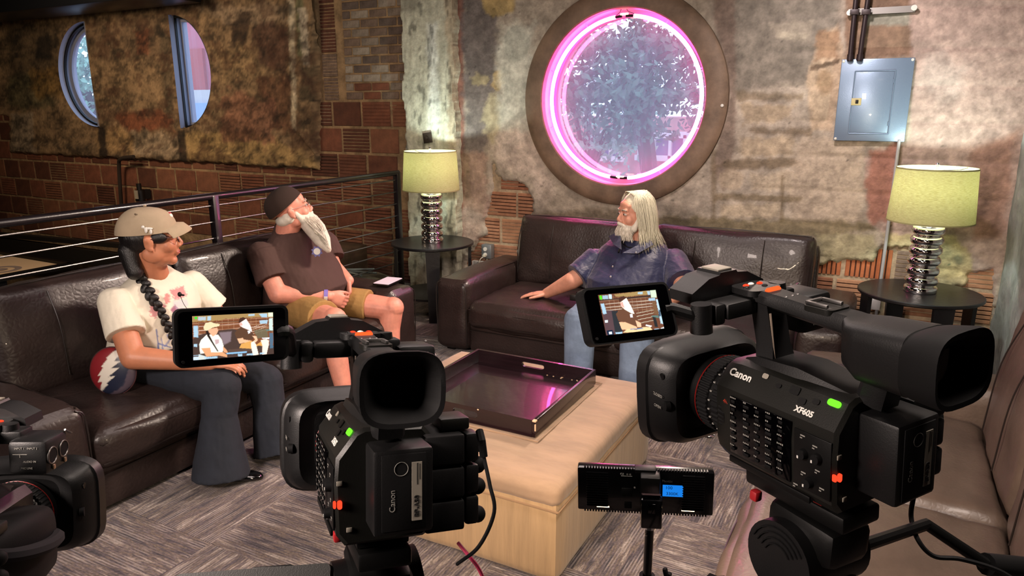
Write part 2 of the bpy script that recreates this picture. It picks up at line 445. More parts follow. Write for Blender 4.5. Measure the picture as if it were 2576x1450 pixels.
def colB(co):
    px = pix(co); P = paint(px, '#a3988a', [
        ([(1140, -60), (1166, -60), (1172, 610), (1146, 610)], '#7d5347', 4, 6, .05, .9),
        ([(1164, -60), (1260, -60), (1250, 120), (1240, 300), (1205, 430), (1168, 430)], '#645c5c', 8, 18, .05, .85),
        ([(1160, 380), (1220, 380), (1235, 520), (1205, 600), (1165, 610)], '#9d8578', 8, 14, .05, .9),
        ([(1205, -40), (1300, -40), (1292, 32), (1240, 42), (1215, 20)], '#b39a66', 4, 10, .06, .9),
        (ell(1255, 200, 16, 26), '#b49c6c', 4, 14, .08, .8), (ell(1210, 200, 26, 14), '#b0a27c', 3, 12, .09, .7), (ell(1240, 300, 22, 60), '#b3a888', 6, 16, .06, .7),
        ([(1262, 60), (1345, 60), (1330, 200), (1340, 330), (1260, 400), (1255, 150)], '#cfcfc2', 14, 18, .04, .8),
        (ell(1300, 110, 34, 46), '#a5a79c', 4, 3, .1, .6), ([(1250, 330), (1345, 330), (1400, 480), (1350, 560), (1340, 450), (1262, 420)], '#bfb0a4', 10, 20, .04, .8),
        ([(1360, 470), (1460, 500), (1480, 600), (1330, 600), (1340, 540)], '#94887a', 10, 18, .05, .6),
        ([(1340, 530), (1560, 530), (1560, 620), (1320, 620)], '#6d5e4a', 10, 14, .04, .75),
        ([(1780, -60), (2120, -60), (2110, 60), (2040, 200), (1850, 240), (1800, 120)], '#6b655c', 14, 20, .03, .8),
        ([(1780, -60), (1850, -60), (1850, 380), (1820, 480), (1790, 430), (1835, 250)], '#6d5a50', 6, 8, .05, .7),
        ([(1850, 230), (2020, 236), (2020, 252), (1860, 256)], '#776955', 6, 8, .06, .8), ([(1860, 262), (2000, 262), (1990, 300), (1870, 312)], '#a4937b', 6, 16, .05, .8),
        ([(1880, 322), (2040, 326), (2040, 344), (1900, 340)], '#6c5d4a', 6, 10, .05, .8), ([(1860, 350), (1990, 340), (2000, 392), (1860, 396)], '#a8977f', 8, 14, .05, .8),
        ([(1830, 402), (1990, 396), (2030, 418), (1860, 428), (1800, 420)], '#6f604c', 5, 8, .05, .85), ([(2010, 350), (2170, 350), (2165, 560), (1990, 560), (1985, 440)], '#b3a390', 12, 14, .04, .8),
        (ell(1840, 452, 34, 26), '#ab9b86', 5, 9, .07, .8), ([(1890, 440), (1990, 432), (1990, 480), (1890, 480)], '#b0a18c', 6, 10, .06, .8),
        ([(1800, 486), (2020, 496), (2010, 508), (1800, 504)], '#786a54', 4, 8, .05, .85), ([(1810, 512), (1965, 512), (1960, 548), (1810, 546)], '#b4a48d', 6, 10, .06, .85),
        ([(1964, 440), (1972, 440), (1972, 560), (1962, 560)], '#75664f', 3, 3, .1, .8), ([(1788, 380), (1800, 380), (1802, 560), (1790, 560)], '#6e5f49', 4, 5, .06, .7),
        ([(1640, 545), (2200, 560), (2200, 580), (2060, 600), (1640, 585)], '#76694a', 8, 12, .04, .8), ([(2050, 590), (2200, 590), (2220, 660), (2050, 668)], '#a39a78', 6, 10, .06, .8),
        ([(1935, 60), (2050, 50), (2040, 110), (1960, 95)], '#9a9182', 5, 10, .06, .7), (ell(1992, 90, 40, 9), '#aaa18f', 3, 6, .08, .7),
        ([(2046, 150), (2060, 90), (2110, 60), (2130, 150), (2096, 330), (2040, 330), (2030, 190)], '#b39e86', 6, 10, .05, .9),
        ([(2056, 80), (2110, 74), (2106, 150), (2050, 150)], '#8b6f56', 5, 9, .07, .85), ([(2036, 165), (2110, 150), (2112, 158), (2042, 180)], '#5a4a3b', 2, 4, .1, .9), (ell(2075, 208, 22, 34), '#8f775c', 8, 6, .06, .8),
        ([(2126, -60), (2305, -60), (2300, 60), (2304, 143), (2126, 150)], '#7b614e', 5, 5, .06, .9), ([(2180, 32), (2290, 26), (2292, 62), (2180, 66)], '#8f9084', 4, 6, .08, .8),
        ([(2290, -60), (2620, -60), (2600, 400), (2500, 760), (2360, 700), (2230, 590), (2185, 560), (2176, 400), (2290, 350)], '#ab958b', 6, 8, .05, .95),
        ([(2190, 380), (2256, 366), (2240, 560), (2190, 560), (2176, 470)], '#996453', 8, 14, .05, .8), ([(2440, 380), (2560, 330), (2520, 600), (2450, 600)], '#8d6450', 14, 18, .03, .6),
        (ell(2370, 190, 60, 50), '#c3b9b0', 26, 30, .03, .5), ([(2225, 590), (2300, 588), (2330, 640), (2440, 690), (2435, 740), (2330, 700), (2225, 700)], '#b3a67f', 4, 8, .06, .95),
        ([(2330, 600), (2400, 590), (2440, 640), (2450, 700), (2330, 700)], '#b0a176', 5, 10, .06, .9), (ell(2412, 655, 14, 12), '#5d6150', 3, 6, .1, .6), (ell(2385, 665, 3, 3), '#124a38', 1, 1, .1, 1)])
    n = fbm(px, .035, 77, 6, .75); P = P * (0.72 + .54 * sstep(n, .2, .8))[:, None]
    sp = sstep(vnoise(px * .22, 8), .93, .97) * sstep(vnoise(px * .02, 9), .5, .7); return P * (1 - .6 * sp)[:, None]


xP0, xP1 = onY(1014, 300, 4.93).x, onY(1146, 300, 4.93).x
bm = BM()
bk = gridwall('wall_back', xP0 + .05, 2.2, -.05, 2.97, .05, lambda XZ: np.full(len(XZ), YB + .03), M_mortar, [circ(NC, .67)])
gridwall('plaster', xP1 - .06, .64, 0, 2.96, .0125, YfB, M_plaster, [circ(NC, .66)], colB, None, bk)


def colP(co):
    px = pix(co); P = paint(px, '#b9baa8', [
        ([(1000, -60), (1050, -60), (1050, 26), (1000, 30)], '#8b8a7c', 5, 8, .06, .8), ([(1076, 60), (1100, 60), (1105, 330), (1080, 330)], '#dfe6e0', 8, 8, .04, .7),
        ([(1112, -60), (1150, -60), (1150, 600), (1122, 600), (1128, 200)], '#a08f77', 6, 10, .05, .7), ([(1000, 300), (1020, 300), (1030, 600), (1005, 600)], '#7f7d6a', 6, 8, .06, .6),
        ([(1010, 590), (1150, 590), (1150, 760), (1010, 760)], '#9a9384', 8, 14, .05, .8)])
    st = fbm(px * [1, .12], .12, 30, 4); P = P * (.68 + .6 * st)[:, None]
    return P * (1 - .55 * sstep(fbm(px * [1, .3], .09, 34, 3), .62, .72))[:, None]


def YfP(XZ):
    j = (fbm(XZ * [0, 1], 9, 21, 4) - .5) * .05
    s = np.minimum(XZ[:, 0] - (xP0 + j), (xP1 + j) - XZ[:, 0])
    return 4.93 + .18 * (1 - sstep(s, -.012, .012)) + (fbm(XZ * [1, .25], 14, 22, 4) - .5) * .02


pil = gridwall('trim_1', xP0 - .06, xP1 + .06, -.05, 2.96, .0125, YfP, M_plaster, (), colP)


def fL(px): return -sdp(px, PLL) + (fbm(px, .08, 6, 3) - .5) * 14


def YfL(XZ):
    P = np.stack([XZ[:, 0], np.full(len(XZ), YL), XZ[:, 1]], 1); px = pix(P); s = fL(px)
    band = sstep(sdp(px, [(728, -60), (800, -60), (800, 395), (745, 330), (735, 150)]), -3, 6)
    sill = sstep(sdp(px, [(60, 360), (800, 392), (800, 425), (30, 384)]), -4, 4)
    return YL - .05 * band - .03 * sill + (fbm(XZ, 2.6, 13, 5) - .5) * .04 + .07 * sstep(s, -5, 6)


def colL(co):
    px = pix(co); P = paint(px, '#7c664b', [
        ([(-200, -200), (420, -200), (420, 20), (200, 48), (-200, 60)], '#8a7350', 5, 8, .05, .6),
        ([(20, 60), (150, 60), (160, 170), (120, 230), (20, 220)], '#4a3d2b', 14, 26, .03, .85), ([(95, 90), (130, 92), (130, 150), (92, 148)], '#241d16', 5, 6, .08, .9),
        ([(20, 190), (130, 190), (140, 260), (60, 285), (20, 260)], '#545037', 12, 20, .04, .8), ([(30, 290), (80, 285), (85, 385), (28, 384)], '#8d7f6b', 6, 12, .05, .8),
        ([(80, 180), (150, 170), (160, 240), (90, 240)], '#7c5e2e', 10, 16, .04, .7), ([(215, 60), (425, 40), (440, 140), (230, 160)], '#5a4836', 12, 26, .04, .7),
        ([(340, 80), (372, 75), (372, 135), (345, 135)], '#6b3d28', 6, 10, .08, .8), ([(285, 290), (430, 280), (440, 330), (330, 330)], '#6f3c26', 8, 16, .05, .85),
        ([(240, 320), (340, 330), (345, 392), (250, 388)], '#8b704b', 10, 18, .04, .8), ([(335, 330), (450, 340), (455, 400), (335, 396)], '#94826a', 6, 14, .06, .8),
        ([(460, 330), (640, 330), (800, 400), (800, 425), (470, 412)], '#92794e', 8, 16, .04, .85), ([(500, 20), (720, 10), (722, 60), (560, 60)], '#8b7862', 8, 18, .04, .8),
        ([(580, 62), (610, 28), (635, 30), (612, 130), (586, 118)], '#33251b', 4, 6, .08, .9), ([(620, 60), (724, 52), (725, 200), (640, 150)], '#50372c', 8, 22, .05, .85),
        ([(540, 120), (640, 110), (660, 200), (560, 210)], '#8b7352', 8, 16, .06, .7), ([(640, 200), (730, 190), (740, 330), (700, 330)], '#5a3c2a', 8, 22, .05, .8),
        ([(560, 230), (700, 250), (690, 360), (560, 350)], '#7e5643', 8, 30, .06, .75), ([(400, 80), (424, 80), (440, 300), (420, 300)], '#4a4030', 5, 5, .05, .7),
        ([(245, 318), (262, 318), (272, 396), (250, 396)], '#231a12', 3, 3, .1, .95), ([(446, 326), (464, 326), (474, 410), (450, 410)], '#2b2117', 3, 3, .1, .95),
        ([(722, -60), (740, -60), (745, 330), (735, 320)], '#b8ad95', 3, 5, .06, .85), ([(740, -60), (760, -60), (765, 160), (748, 150)], '#5c6045', 4, 6, .06, .8),
        ([(750, 20), (770, 20), (780, 165), (762, 165)], '#b5ab98', 3, 5, .08, .8), ([(760, 170), (790, 170), (795, 260), (752, 250)], '#3e3526', 5, 8, .06, .85), ([(760, 260), (800, 280), (800, 395), (770, 330)], '#5a4631', 6, 10, .05, .8),
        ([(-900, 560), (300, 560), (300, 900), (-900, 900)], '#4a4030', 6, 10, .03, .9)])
    n = fbm(px, .045, 61, 6, .8); m_ = fbm(px, .012, 62, 4); P = P * (.25 + 1.5 * sstep(n, .25, .75))[:, None]
    r = sstep(fbm(px, .035, 63, 5, .65), .55, .62)[:, None] * .5 * (px[:, :1] > 215); return P * (1 - r) + r * np.array(lin('#4d2f20'))


ws = gridwall('wall_stair', -11.1, xP0 + .12, -1.6, 2.97, .06, lambda XZ: np.full(len(XZ), YL + .03), M_mortar_dim, [HW[0], HW[1]])
gridwall('plaster', -11.0, onY(806, 200, YL).x, .4, 2.96, .02, YfL, M_plaster, HW, colL, None, ws)

# ------------------------------------------------------------------ bricks and hollow clay tiles, one object each


def brick_mesh(kind, w_, h_, d_, m1, m2):
    bm = BM()
    if kind == 'p': box(bm, (0, 0, 0), (w_, d_, h_), bev=.004, seg=1)
    else:
        n = 7 if kind[0] == 'h' else 9; L_ = h_ if kind[0] == 'h' else w_; prof = []; g = .006
        for k in range(n):
            a = -L_ / 2 + L_ * k / n; b_ = a + L_ / n
            prof += [(a + L_ / n * .18, -d_ / 2), (b_ - L_ / n * .18, -d_ / 2)]
            if k < n - 1: prof += [(b_ - L_ / n * .1, -d_ / 2 + g), (b_ + L_ / n * .1, -d_ / 2 + g)]
        prof = [(-L_ / 2, d_ / 2), (-L_ / 2, -d_ / 2 + .004)] + prof + [(L_ / 2, -d_ / 2 + .004), (L_ / 2, d_ / 2)]
        if kind[0] == 'h': A = [(-w_ / 2, y, z) for z, y in prof]; B = [(w_ / 2, y, z) for z, y in prof]
        else: A = [(z, y, -h_ / 2) for z, y in prof]; B = [(z, y, h_ / 2) for z, y in prof]
        A = [bm.verts.new(p) for p in A]; B = [bm.verts.new(p) for p in B]; n2 = len(A)
        for i in range(n2):
            f = bm.faces.new((A[i], A[(i + 1) % n2], B[(i + 1) % n2], B[i]))
            ys = [v.co.y for v in f.verts]
            if min(ys) > -d_ / 2 + g - 1e-4 and max(ys) < 0: f.material_index = 1
        bm.faces.new(A); bm.faces.new(B)
    bmesh.ops.recalc_face_normals(bm, faces=bm.faces)
    me = bpy.data.meshes.new('brick'); bm.to_mesh(me); bm.free(); me.materials.append(m1); me.materials.append(m2); return me


MC = {}
NBR = 0


def brick(kind, x, z, w_, h_, Y, m1, m2, parent):
    global NBR
    k = (kind, round(w_, 2), round(h_, 3), m1.name, m2.name)
    if k not in MC: MC[k] = brick_mesh(kind, round(w_, 2), round(h_, 3), .05, m1, m2)
    o = bpy.data.objects.new('brick', MC[k]); COL.objects.link(o); o.parent = parent
    o.location = (x, Y + .025 + random.uniform(-.003, .005), z); o.rotation_euler = (random.uniform(-.01, .01), random.uniform(-.006, .006), random.uniform(-.01, .01)); NBR += 1


def cpx(x, Y, z): return pix(np.array([[x, Y, z]]))


xs = onY(852, 200, YL).x; xq = onY(806, 200, YL).x
row = 0; z = 1.66 - .23 * 8
while z < 2.9:
    hh = .23; x = -11 + (.17 if row % 2 else 0)
    while x < xP0 + .1:
        w_ = .33 + random.uniform(-.02, .02); xc = x + w_ / 2; zc = z + hh / 2; p = cpx(xc, YL, zc)[0]
        up_ = zc > 1.66
        if -60 < p[0] < 1030 and p[1] < 730 and fL(np.array([p]))[0] > -16 and not up_:
            if not (p[1] > 560 and p[0] < 760) or p[1] < 600:
                kk = random.choice('phhhh' if p[0] > 560 else 'pph'); mm = random.choice(TERR); brick(kk, xc, zc, w_ - .026, hh - .024, YL + .022, mm, M_groove_l if (random.random() < .3 and p[0] > 780) else (M_groove if kk == 'h' and random.random() < .6 else mm), ws)
        x += w_
    z += hh; row += 1
# narrow strip of tiles beside the plaster, then small washed bricks up to the pilaster
z = 1.66; k = 0
while z < 2.9:
    brick('h', (xq + xs) / 2 - .01, z + .1, (xs - xq) * .78, .19, YL + .022, random.choice(TERR[:3] + WASH[1:2]), M_groove_l, ws); z += .205
z = 1.665; row = 0
while z < 2.9:
    x = xs + .05 + (-.1 if row % 2 else 0)
    while x < xP0 + .05:
        w_ = .195; a = max(x, xs + .05); b_ = x + w_
        t = (z - 1.66) / .9
        if b_ - a > .05: brick('p', (a + b_) / 2, z + .036, b_ - a - .014, .06, YL + .022, random.choice(WASH if z > 1.8 else WASH[:2] + TERR[:2]), M_groove, ws)
        x += w_
    z += .0745; row += 1
# lounge wall
row = 0; z = .745 - .215 * 4
while z < 1.3:
    x = -3.2 + (.14 if row % 2 else 0)
    while x < .62:
        w_ = .285 + random.uniform(-.015, .015); xc = x + w_ / 2; zc = z + .1075
        p = cpx(xc, YB, zc)[0]; f_ = fB(np.array([p]))[0]
        if f_ > -22 and p[1] < 1000 and (xc < -2.1 or xc > -.75) and zc > .05:
            lft = xc < -2.0; vert = (not lft) and .5 < zc < .75 and xc < -.03
            if lft: kk, mm, g = 'h', random.choice(TAN), random.choice([M_groove, M_groove_l, M_groove])
            elif vert: kk, mm, g = 'v', M_orange, M_groove
            else: kk, mm, g = 'h', random.choice(TAN + WASH[1:2]), M_groove
            brick(kk, xc, zc, w_ - .024, .215 - .024, YB + .021, mm, g, bk)
        x += w_
    z += .215; row += 1

# ------------------------------------------------------------------ carpet: quarter-turn tiles, one object each
mC, nt, b = newmat('striped_carpet'); N = nt.nodes; L = nt.links
tc = N.new('ShaderNodeTexCoord'); oi = N.new('ShaderNodeObjectInfo')
ad = N.new('ShaderNodeVectorMath'); ad.operation = 'ADD'; sc_ = N.new('ShaderNodeVectorMath'); sc_.operation = 'SCALE'
rv = N.new('ShaderNodeCombineXYZ'); L.new(oi.outputs['Random'], rv.inputs[0]); L.new(oi.outputs['Random'], rv.inputs[1]); L.new(oi.outputs['Random'], rv.inputs[2])
L.new(rv.outputs[0], sc_.inputs[0]); sc_.inputs['Scale'].default_value = 37; L.new(tc.outputs['Object'], ad.inputs[0]); L.new(sc_.outputs[0], ad.inputs[1])


def stretched(s, scale, det=3):
    mp = N.new('ShaderNodeMapping'); mp.inputs['Scale'].default_value = s; L.new(ad.outputs[0], mp.inputs[0])
    n = N.new('ShaderNodeTexNoise'); n.inputs['Scale'].default_value = scale; n.inputs['Detail'].default_value = det; L.new(mp.outputs[0], n.inputs['Vector']); return n.outputs[0]


n1 = stretched((1, 9, 1), 6.5, 2); n2 = stretched((1, 3.2, 1), 4.0, 2); n3 = stretched((55, 110, 1), 1.6, 1)
cr = N.new('ShaderNodeValToRGB'); e = cr.color_ramp.elements; e[0].position = .36; e[0].color = (*lin('#2f282e'), 1); e[1].position = .66; e[1].color = (*lin('#948a84'), 1)
for p_, c_ in ((.43, '#4a4046'), (.48, '#63554a'), (.53, '#52474c'), (.58, '#776a60')): q = e.new(p_); q.color = (*lin(c_), 1)
mx = N.new('ShaderNodeMix'); mx.data_type = 'FLOAT'; mx.inputs[0].default_value = .3; L.new(n1, mx.inputs[2]); L.new(n2, mx.inputs[3]); L.new(mx.outputs[0], cr.inputs[0])
mr = N.new('ShaderNodeMapRange'); mr.inputs[1].default_value = .3; mr.inputs[2].default_value = .7; mr.inputs[3].default_value = .6; mr.inputs[4].default_value = 1.35; L.new(n3, mr.inputs[0])
sv = N.new('ShaderNodeVectorMath'); sv.operation = 'SCALE'; L.new(cr.outputs[0], sv.inputs[0]); L.new(mr.outputs[0], sv.inputs['Scale']); sx_ = N.new('ShaderNodeSeparateXYZ'); L.new(tc.outputs['Object'], sx_.inputs[0]); w1_ = N.new('ShaderNodeMath'); w1_.operation = 'MULTIPLY'; w1_.inputs[1].default_value = 2 * math.pi / .0115; L.new(sx_.outputs[1], w1_.inputs[0])
w2_ = N.new('ShaderNodeMath'); w2_.operation = 'SINE'; L.new(w1_.outputs[0], w2_.inputs[0]); nm_ = stretched((1, 3.4, 1), 7.0, 2); mk_ = N.new('ShaderNodeMapRange'); mk_.inputs[1].default_value = .50; mk_.inputs[2].default_value = .60; mk_.inputs[3].default_value = 0; mk_.inputs[4].default_value = 1; L.new(nm_, mk_.inputs[0])
rw_ = N.new('ShaderNodeMapRange'); rw_.inputs[1].default_value = -.2; rw_.inputs[2].default_value = .6; rw_.inputs[3].default_value = 0; rw_.inputs[4].default_value = .5; L.new(w2_.outputs[0], rw_.inputs[0]); mm_ = N.new('ShaderNodeMath'); mm_.operation = 'MULTIPLY'; L.new(rw_.outputs[0], mm_.inputs[0]); L.new(mk_.outputs[0], mm_.inputs[1])
rd_ = N.new('ShaderNodeMapRange'); rd_.inputs[1].default_value = -1; rd_.inputs[2].default_value = 1; rd_.inputs[3].default_value = .78; rd_.inputs[4].default_value = 1.1; L.new(w2_.outputs[0], rd_.inputs[0]); sd_ = N.new('ShaderNodeVectorMath'); sd_.operation = 'SCALE'; L.new(sv.outputs[0], sd_.inputs[0]); L.new(rd_.outputs[0], sd_.inputs['Scale'])
mz_ = N.new('ShaderNodeMix'); mz_.data_type = 'RGBA'; L.new(mm_.outputs[0], mz_.inputs[0]); L.new(sd_.outputs[0], mz_.inputs[6]); mz_.inputs[7].default_value = (*lin('#8f8684'), 1); L.new(mz_.outputs[2], b.inputs['Base Color'])
b.inputs['Roughness'].default_value = .95; b.inputs['Sheen Weight'].default_value = .2
bp = N.new('ShaderNodeBump'); bp.inputs['Strength'].default_value = .7; bp.inputs['Distance'].default_value = .004; L.new(n3, bp.inputs['Height']); L.new(bp.outputs[0], b.inputs['Normal'])
bm = BM(); box(bm, (0, 0, .0), (.4995, .4995, .008), bev=.001, seg=1); tile_me = bpy.data.meshes.new('carpet_tile'); bm.to_mesh(tile_me); bm.free(); tile_me.materials.append(mC)
for i in range(10):
    for j in range(10):
        x, y = -3.38 + .5 * i, .33 + .5 * j
        if y > 4.98: continue
        o = bpy.data.objects.new('carpet_tile', tile_me); COL.objects.link(o); o.parent = FLOOR; o.location = (x, y, .0); o.rotation_euler = (0, 0, (math.pi / 2 if (i + j) % 2 else 0) + math.pi * random.randint(0, 1))

# ------------------------------------------------------------------ neon window
M_reveal = mat('reveal_pink_lit', '#b59a9c', .45, bump=(20, .2), var=.15)  # the neon's pink light is tinted into this base colour
M_ring = mat('sculpted_ring', '#75604f', .6, bump=(12, .5, .006), var=.3, vscale=6)
win = thing('window_1', None, None, (NC[0], YB, NC[1])); tag(win, kind='structure')
RY = Matrix.Translation((NC[0], YB, NC[1])) @ Matrix.Rotation(R(90), 4, 'X')   # local z -> -Y
bm = BM(); lathe(bm, [(.604, -.02), (.604, .036), (.612, .044), (.66, .05), (.70, .046), (.735, .036), (.748, .024), (.752, -.02)], seg=96)
bmesh.ops.transform(bm, matrix=RY, verts=bm.verts); obj('window_frame', bm, M_ring, win)
bm = BM(); lathe(bm, [(.607, .03), (.603, -.05), (.603, -.30)], seg=96); bmesh.ops.transform(bm, matrix=RY, verts=bm.verts); obj('reveal', bm, M_reveal, win, kind=None)
bm = BM(); lathe(bm, [(.604, -.135), (.565, -.135), (.555, -.16), (.604, -.16)], seg=96); bmesh.ops.transform(bm, matrix=RY, verts=bm.verts); obj('glazing_ring', bm, mat('grey_glazing', '#8f8b93', .5), win)
mg, nt, b = newmat('hazy_glass'); N = nt.nodes; L = nt.links; nt.nodes.remove(b)
tr = N.new('ShaderNodeBsdfTransparent'); tr.inputs[0].default_value = (.93, .95, 1, 1); tl = N.new('ShaderNodeBsdfTranslucent'); tl.inputs[0].default_value = (.75, .80, .95, 1)
df = N.new('ShaderNodeBsdfDiffuse'); df.inputs[0].default_value = (.5, .45, .5, 1); gl = N.new('ShaderNodeBsdfGlossy'); gl.inputs[0].default_value = (1, 1, 1, 1); gl.inputs['Roughness'].default_value = .06
m1 = N.new('ShaderNodeMixShader'); m2 = N.new('ShaderNodeMixShader'); m3 = N.new('ShaderNodeMixShader')
tcg = N.new('ShaderNodeTexCoord'); mpg = N.new('ShaderNodeMapping'); mpg.inputs['Scale'].default_value = (9, 1, 1.0); L.new(tcg.outputs['Object'], mpg.inputs[0])
ng = N.new('ShaderNodeTexNoise'); ng.inputs['Scale'].default_value = 3; ng.inputs['Detail'].default_value = 4; L.new(mpg.outputs[0], ng.inputs['Vector'])
mg1 = N.new('ShaderNodeMapRange'); mg1.inputs[1].default_value = .45; mg1.inputs[2].default_value = .8; mg1.inputs[3].default_value = .26; mg1.inputs[4].default_value = .36; L.new(ng.outputs[0], mg1.inputs[0])
m1.inputs[0].default_value = .35; L.new(tl.outputs[0], m1.inputs[1]); L.new(df.outputs[0], m1.inputs[2]); L.new(mg1.outputs[0], m2.inputs[0]); L.new(tr.outputs[0], m2.inputs[1]); L.new(m1.outputs[0], m2.inputs[2])
m3.inputs[0].default_value = .09; L.new(m2.outputs[0], m3.inputs[1]); L.new(gl.outputs[0], m3.inputs[2]); L.new(m3.outputs[0], nt.nodes['Material Output'].inputs[0])
bm = BM(); vs = bmesh.ops.create_circle(bm, cap_ends=True, radius=.602, segments=96, matrix=RY @ Matrix.Translation((0, 0, -.15)))['verts']; obj('glass', bm, mg, win)

neon = thing('neon_sign', 'glowing pink neon ring mounted inside the round window', 'neon sign', (NC[0], YB + .04, NC[1]))
M_neon = emit('neon_glow', (1.0, .28, .60), 26.0); M_neon_dim = emit('neon_tip', (1.0, .62, .55), 5.0)


def arc(a0, a1, r, dz, n=40): return [RY @ Vector((r * math.cos(R(a0 + (a1 - a0) * k / n)), r * math.sin(R(a0 + (a1 - a0) * k / n)), dz)) for k in range(n + 1)]


NRAD = .558
for a0, a1 in ((-84, 84), (98, 262)):
    bm = BM(); tube(bm, arc(a0, a1, NRAD, -.04), .0135, 10); obj('neon_tube', bm, M_neon, neon)
for a0, a1 in ((84, 90), (93, 98), (-90, -84), (262, 268)):
    bm = BM(); tube(bm, arc(a0, a1, NRAD, -.04, 6), .009, 8); obj('electrode_cap', bm, M_blk, neon)
bm = BM(); tube(bm, arc(88.5, 94, NRAD + .012, -.04, 5), .008, 8); obj('tube_tip', bm, M_neon_dim, neon)
bm = BM(); tube(bm, arc(-93, -87, NRAD - .006, -.04, 5), .008, 8); obj('tube_tip', bm, M_neon_dim, neon)
for a in (20, 60, 120, 160, 200, 240, 300, 340):
    bm = BM(); p = RY @ Vector((NRAD * math.cos(R(a)), NRAD * math.sin(R(a)), -.04)); q = RY @ Vector((.603 * math.cos(R(a)), .603 * math.sin(R(a)), -.05)); cyl(bm, p, q, .004, seg=8); obj('standoff', bm, mat('clear_standoff', '#d9b7c4', .2), neon)
bm = BM()
for s in (-1, 1):
    tube(bm, spline([RY @ Vector((s * .02 - .01, .60, -.02)), RY @ Vector((s * .03 - .01, .585, -.03)), RY @ Vector((s * .07, .565, -.04))], 5), .002, 6)
obj('wire', bm, M_blk, neon, kind='stuff')

# ------------------------------------------------------------------ half-round windows of the stair wall
M_skylit = mat('window_skylit', '#8c93a8', .5)  # grey frame with blue skylight put into its colour
for i, (xc, a_, s, zc, hb) in enumerate(((xlc, xlc - xl, -1, 1.95, .555), (xrc, xr - xrc, 1, 1.945, .55))):
    wn = thing('window_%d' % (i + 2), None, None, (xc, YL, zc)); tag(wn, kind='structure')
    out = [(xc + s * a_ * math.cos(R(t)), zc + hb * math.sin(R(t))) for t in np.linspace(-90, 90, 33)]
    def loop(y, f, off=0): return [(xc + s * off + (x - xc) * f, y, zc + (z_ - zc) * f) for x, z_ in out]
    bm = BM(); loft(bm, [loop(YL - .01, 1), loop(YL + .20, 1)], cap=False); obj('reveal', bm, M_skylit, wn)
    bm = BM(); loft(bm, [loop(YL + .05, 1.0), loop(YL + .05, .955, .008), loop(YL + .075, .955, .008), loop(YL + .075, 1.0)], cap=False); obj('window_bead', bm, M_blk, wn)
    bm = BM(); loft(bm, [loop(YL + .12, 1.0), loop(YL + .12, .90, .02), loop(YL + .16, .90, .02), loop(YL + .16, 1.0)], cap=False); obj('window_frame', bm, M_skylit, wn)
    bm = BM(); bm.faces.new([bm.verts.new(p) for p in loop(YL + .14, .92)]); obj('glass', bm, mg, wn)

# ------------------------------------------------------------------ outdoors
M_pink = mat('painted_brick', '#b5837c', .9, var=.15, vscale=3); M_redw = mat('red_painted_wall', '#c2606c', .9, var=.12, vscale=2)
M_pane = mat('far_pane', '#5a6f92', .15); M_trimw = mat('far_trim', '#c9c4c0', .8)
bm = BM(); box(bm, (-10, 15, -3.1), (60, 20, .1)); tag(obj('ground', bm, mat('street', '#8a8a86', .9, var=.1)), kind='structure')
far = thing('far_building', 'pink painted brick building seen through the neon ring window', 'building', (-5.3, 16, -3))
bm = BM(); box(bm, (-4.2, 17, -.9), (8.6, 2, 4.6)); obj('wall', bm, M_pink, far)
for (x0, y0, x1, y1) in ((1490, 335, 1560, 400), (1612, 338, 1722, 400)):
    a = onY(x0, y0, 15.95); b2 = onY(x1, y1, 15.95); wdt = b2.x - a.x; hgt = a.z - b2.z; cx, cz = (a.x + b2.x) / 2, (a.z + b2.z) / 2
    bm = BM()
    for dx, dz, sx, sz in ((0, hgt / 2, wdt + .2, .14), (0, -hgt / 2, wdt + .2, .12), (-wdt / 2, 0, .07, hgt), (wdt / 2, 0, .07, hgt), (-wdt * .18, 0, .06, hgt), (wdt * .18, 0, .06, hgt)): box(bm, (cx + dx, 15.93, cz + dz), (sx, .12, sz))
    fr = obj('window_frame', bm, M_trimw, far)
    bm = BM(); box(bm, (cx, 15.99, cz), (wdt, .02, hgt)); obj('pane', bm, M_pane, fr)
red = thing('red_building', 'red painted building with pale ledges seen through the right half-round window', 'building', (-7.0, 9, -3))
xa = onY(462, 180, 8.4).x
bm = BM(); box(bm, (xa + 2.6, 9.0, .2), (5.2, 1.2, 6.4)); obj('wall', bm, M_redw, red)
a = onY(470, 246, 8.38); bm = BM(); box(bm, (xa + 2.5, 8.36, a.z), (5, .1, .24)); obj('ledge', bm, M_trimw, red)
a = onY(470, 268, 8.38); bm = BM(); box(bm, (xa + 2.5, 8.35, a.z), (5, .12, .06)); obj('ledge', bm, M_trimw, red)
a = onY(470, 292, 8.38); bm = BM(); box(bm, (xa + 2.5, 8.33, a.z), (5, .14, .42)); obj('ledge', bm, mat('pale_base', '#8fb0d8', .8), red)
a = onY(486, 200, 8.38); bm = BM(); box(bm, (a.x, 8.38, a.z), (.62, .06, .95)); box(bm, (a.x, 8.36, a.z - .32), (.5, .05, .22)); obj('shutter', bm, mat('shutter_red', '#b03f35', .8), red)


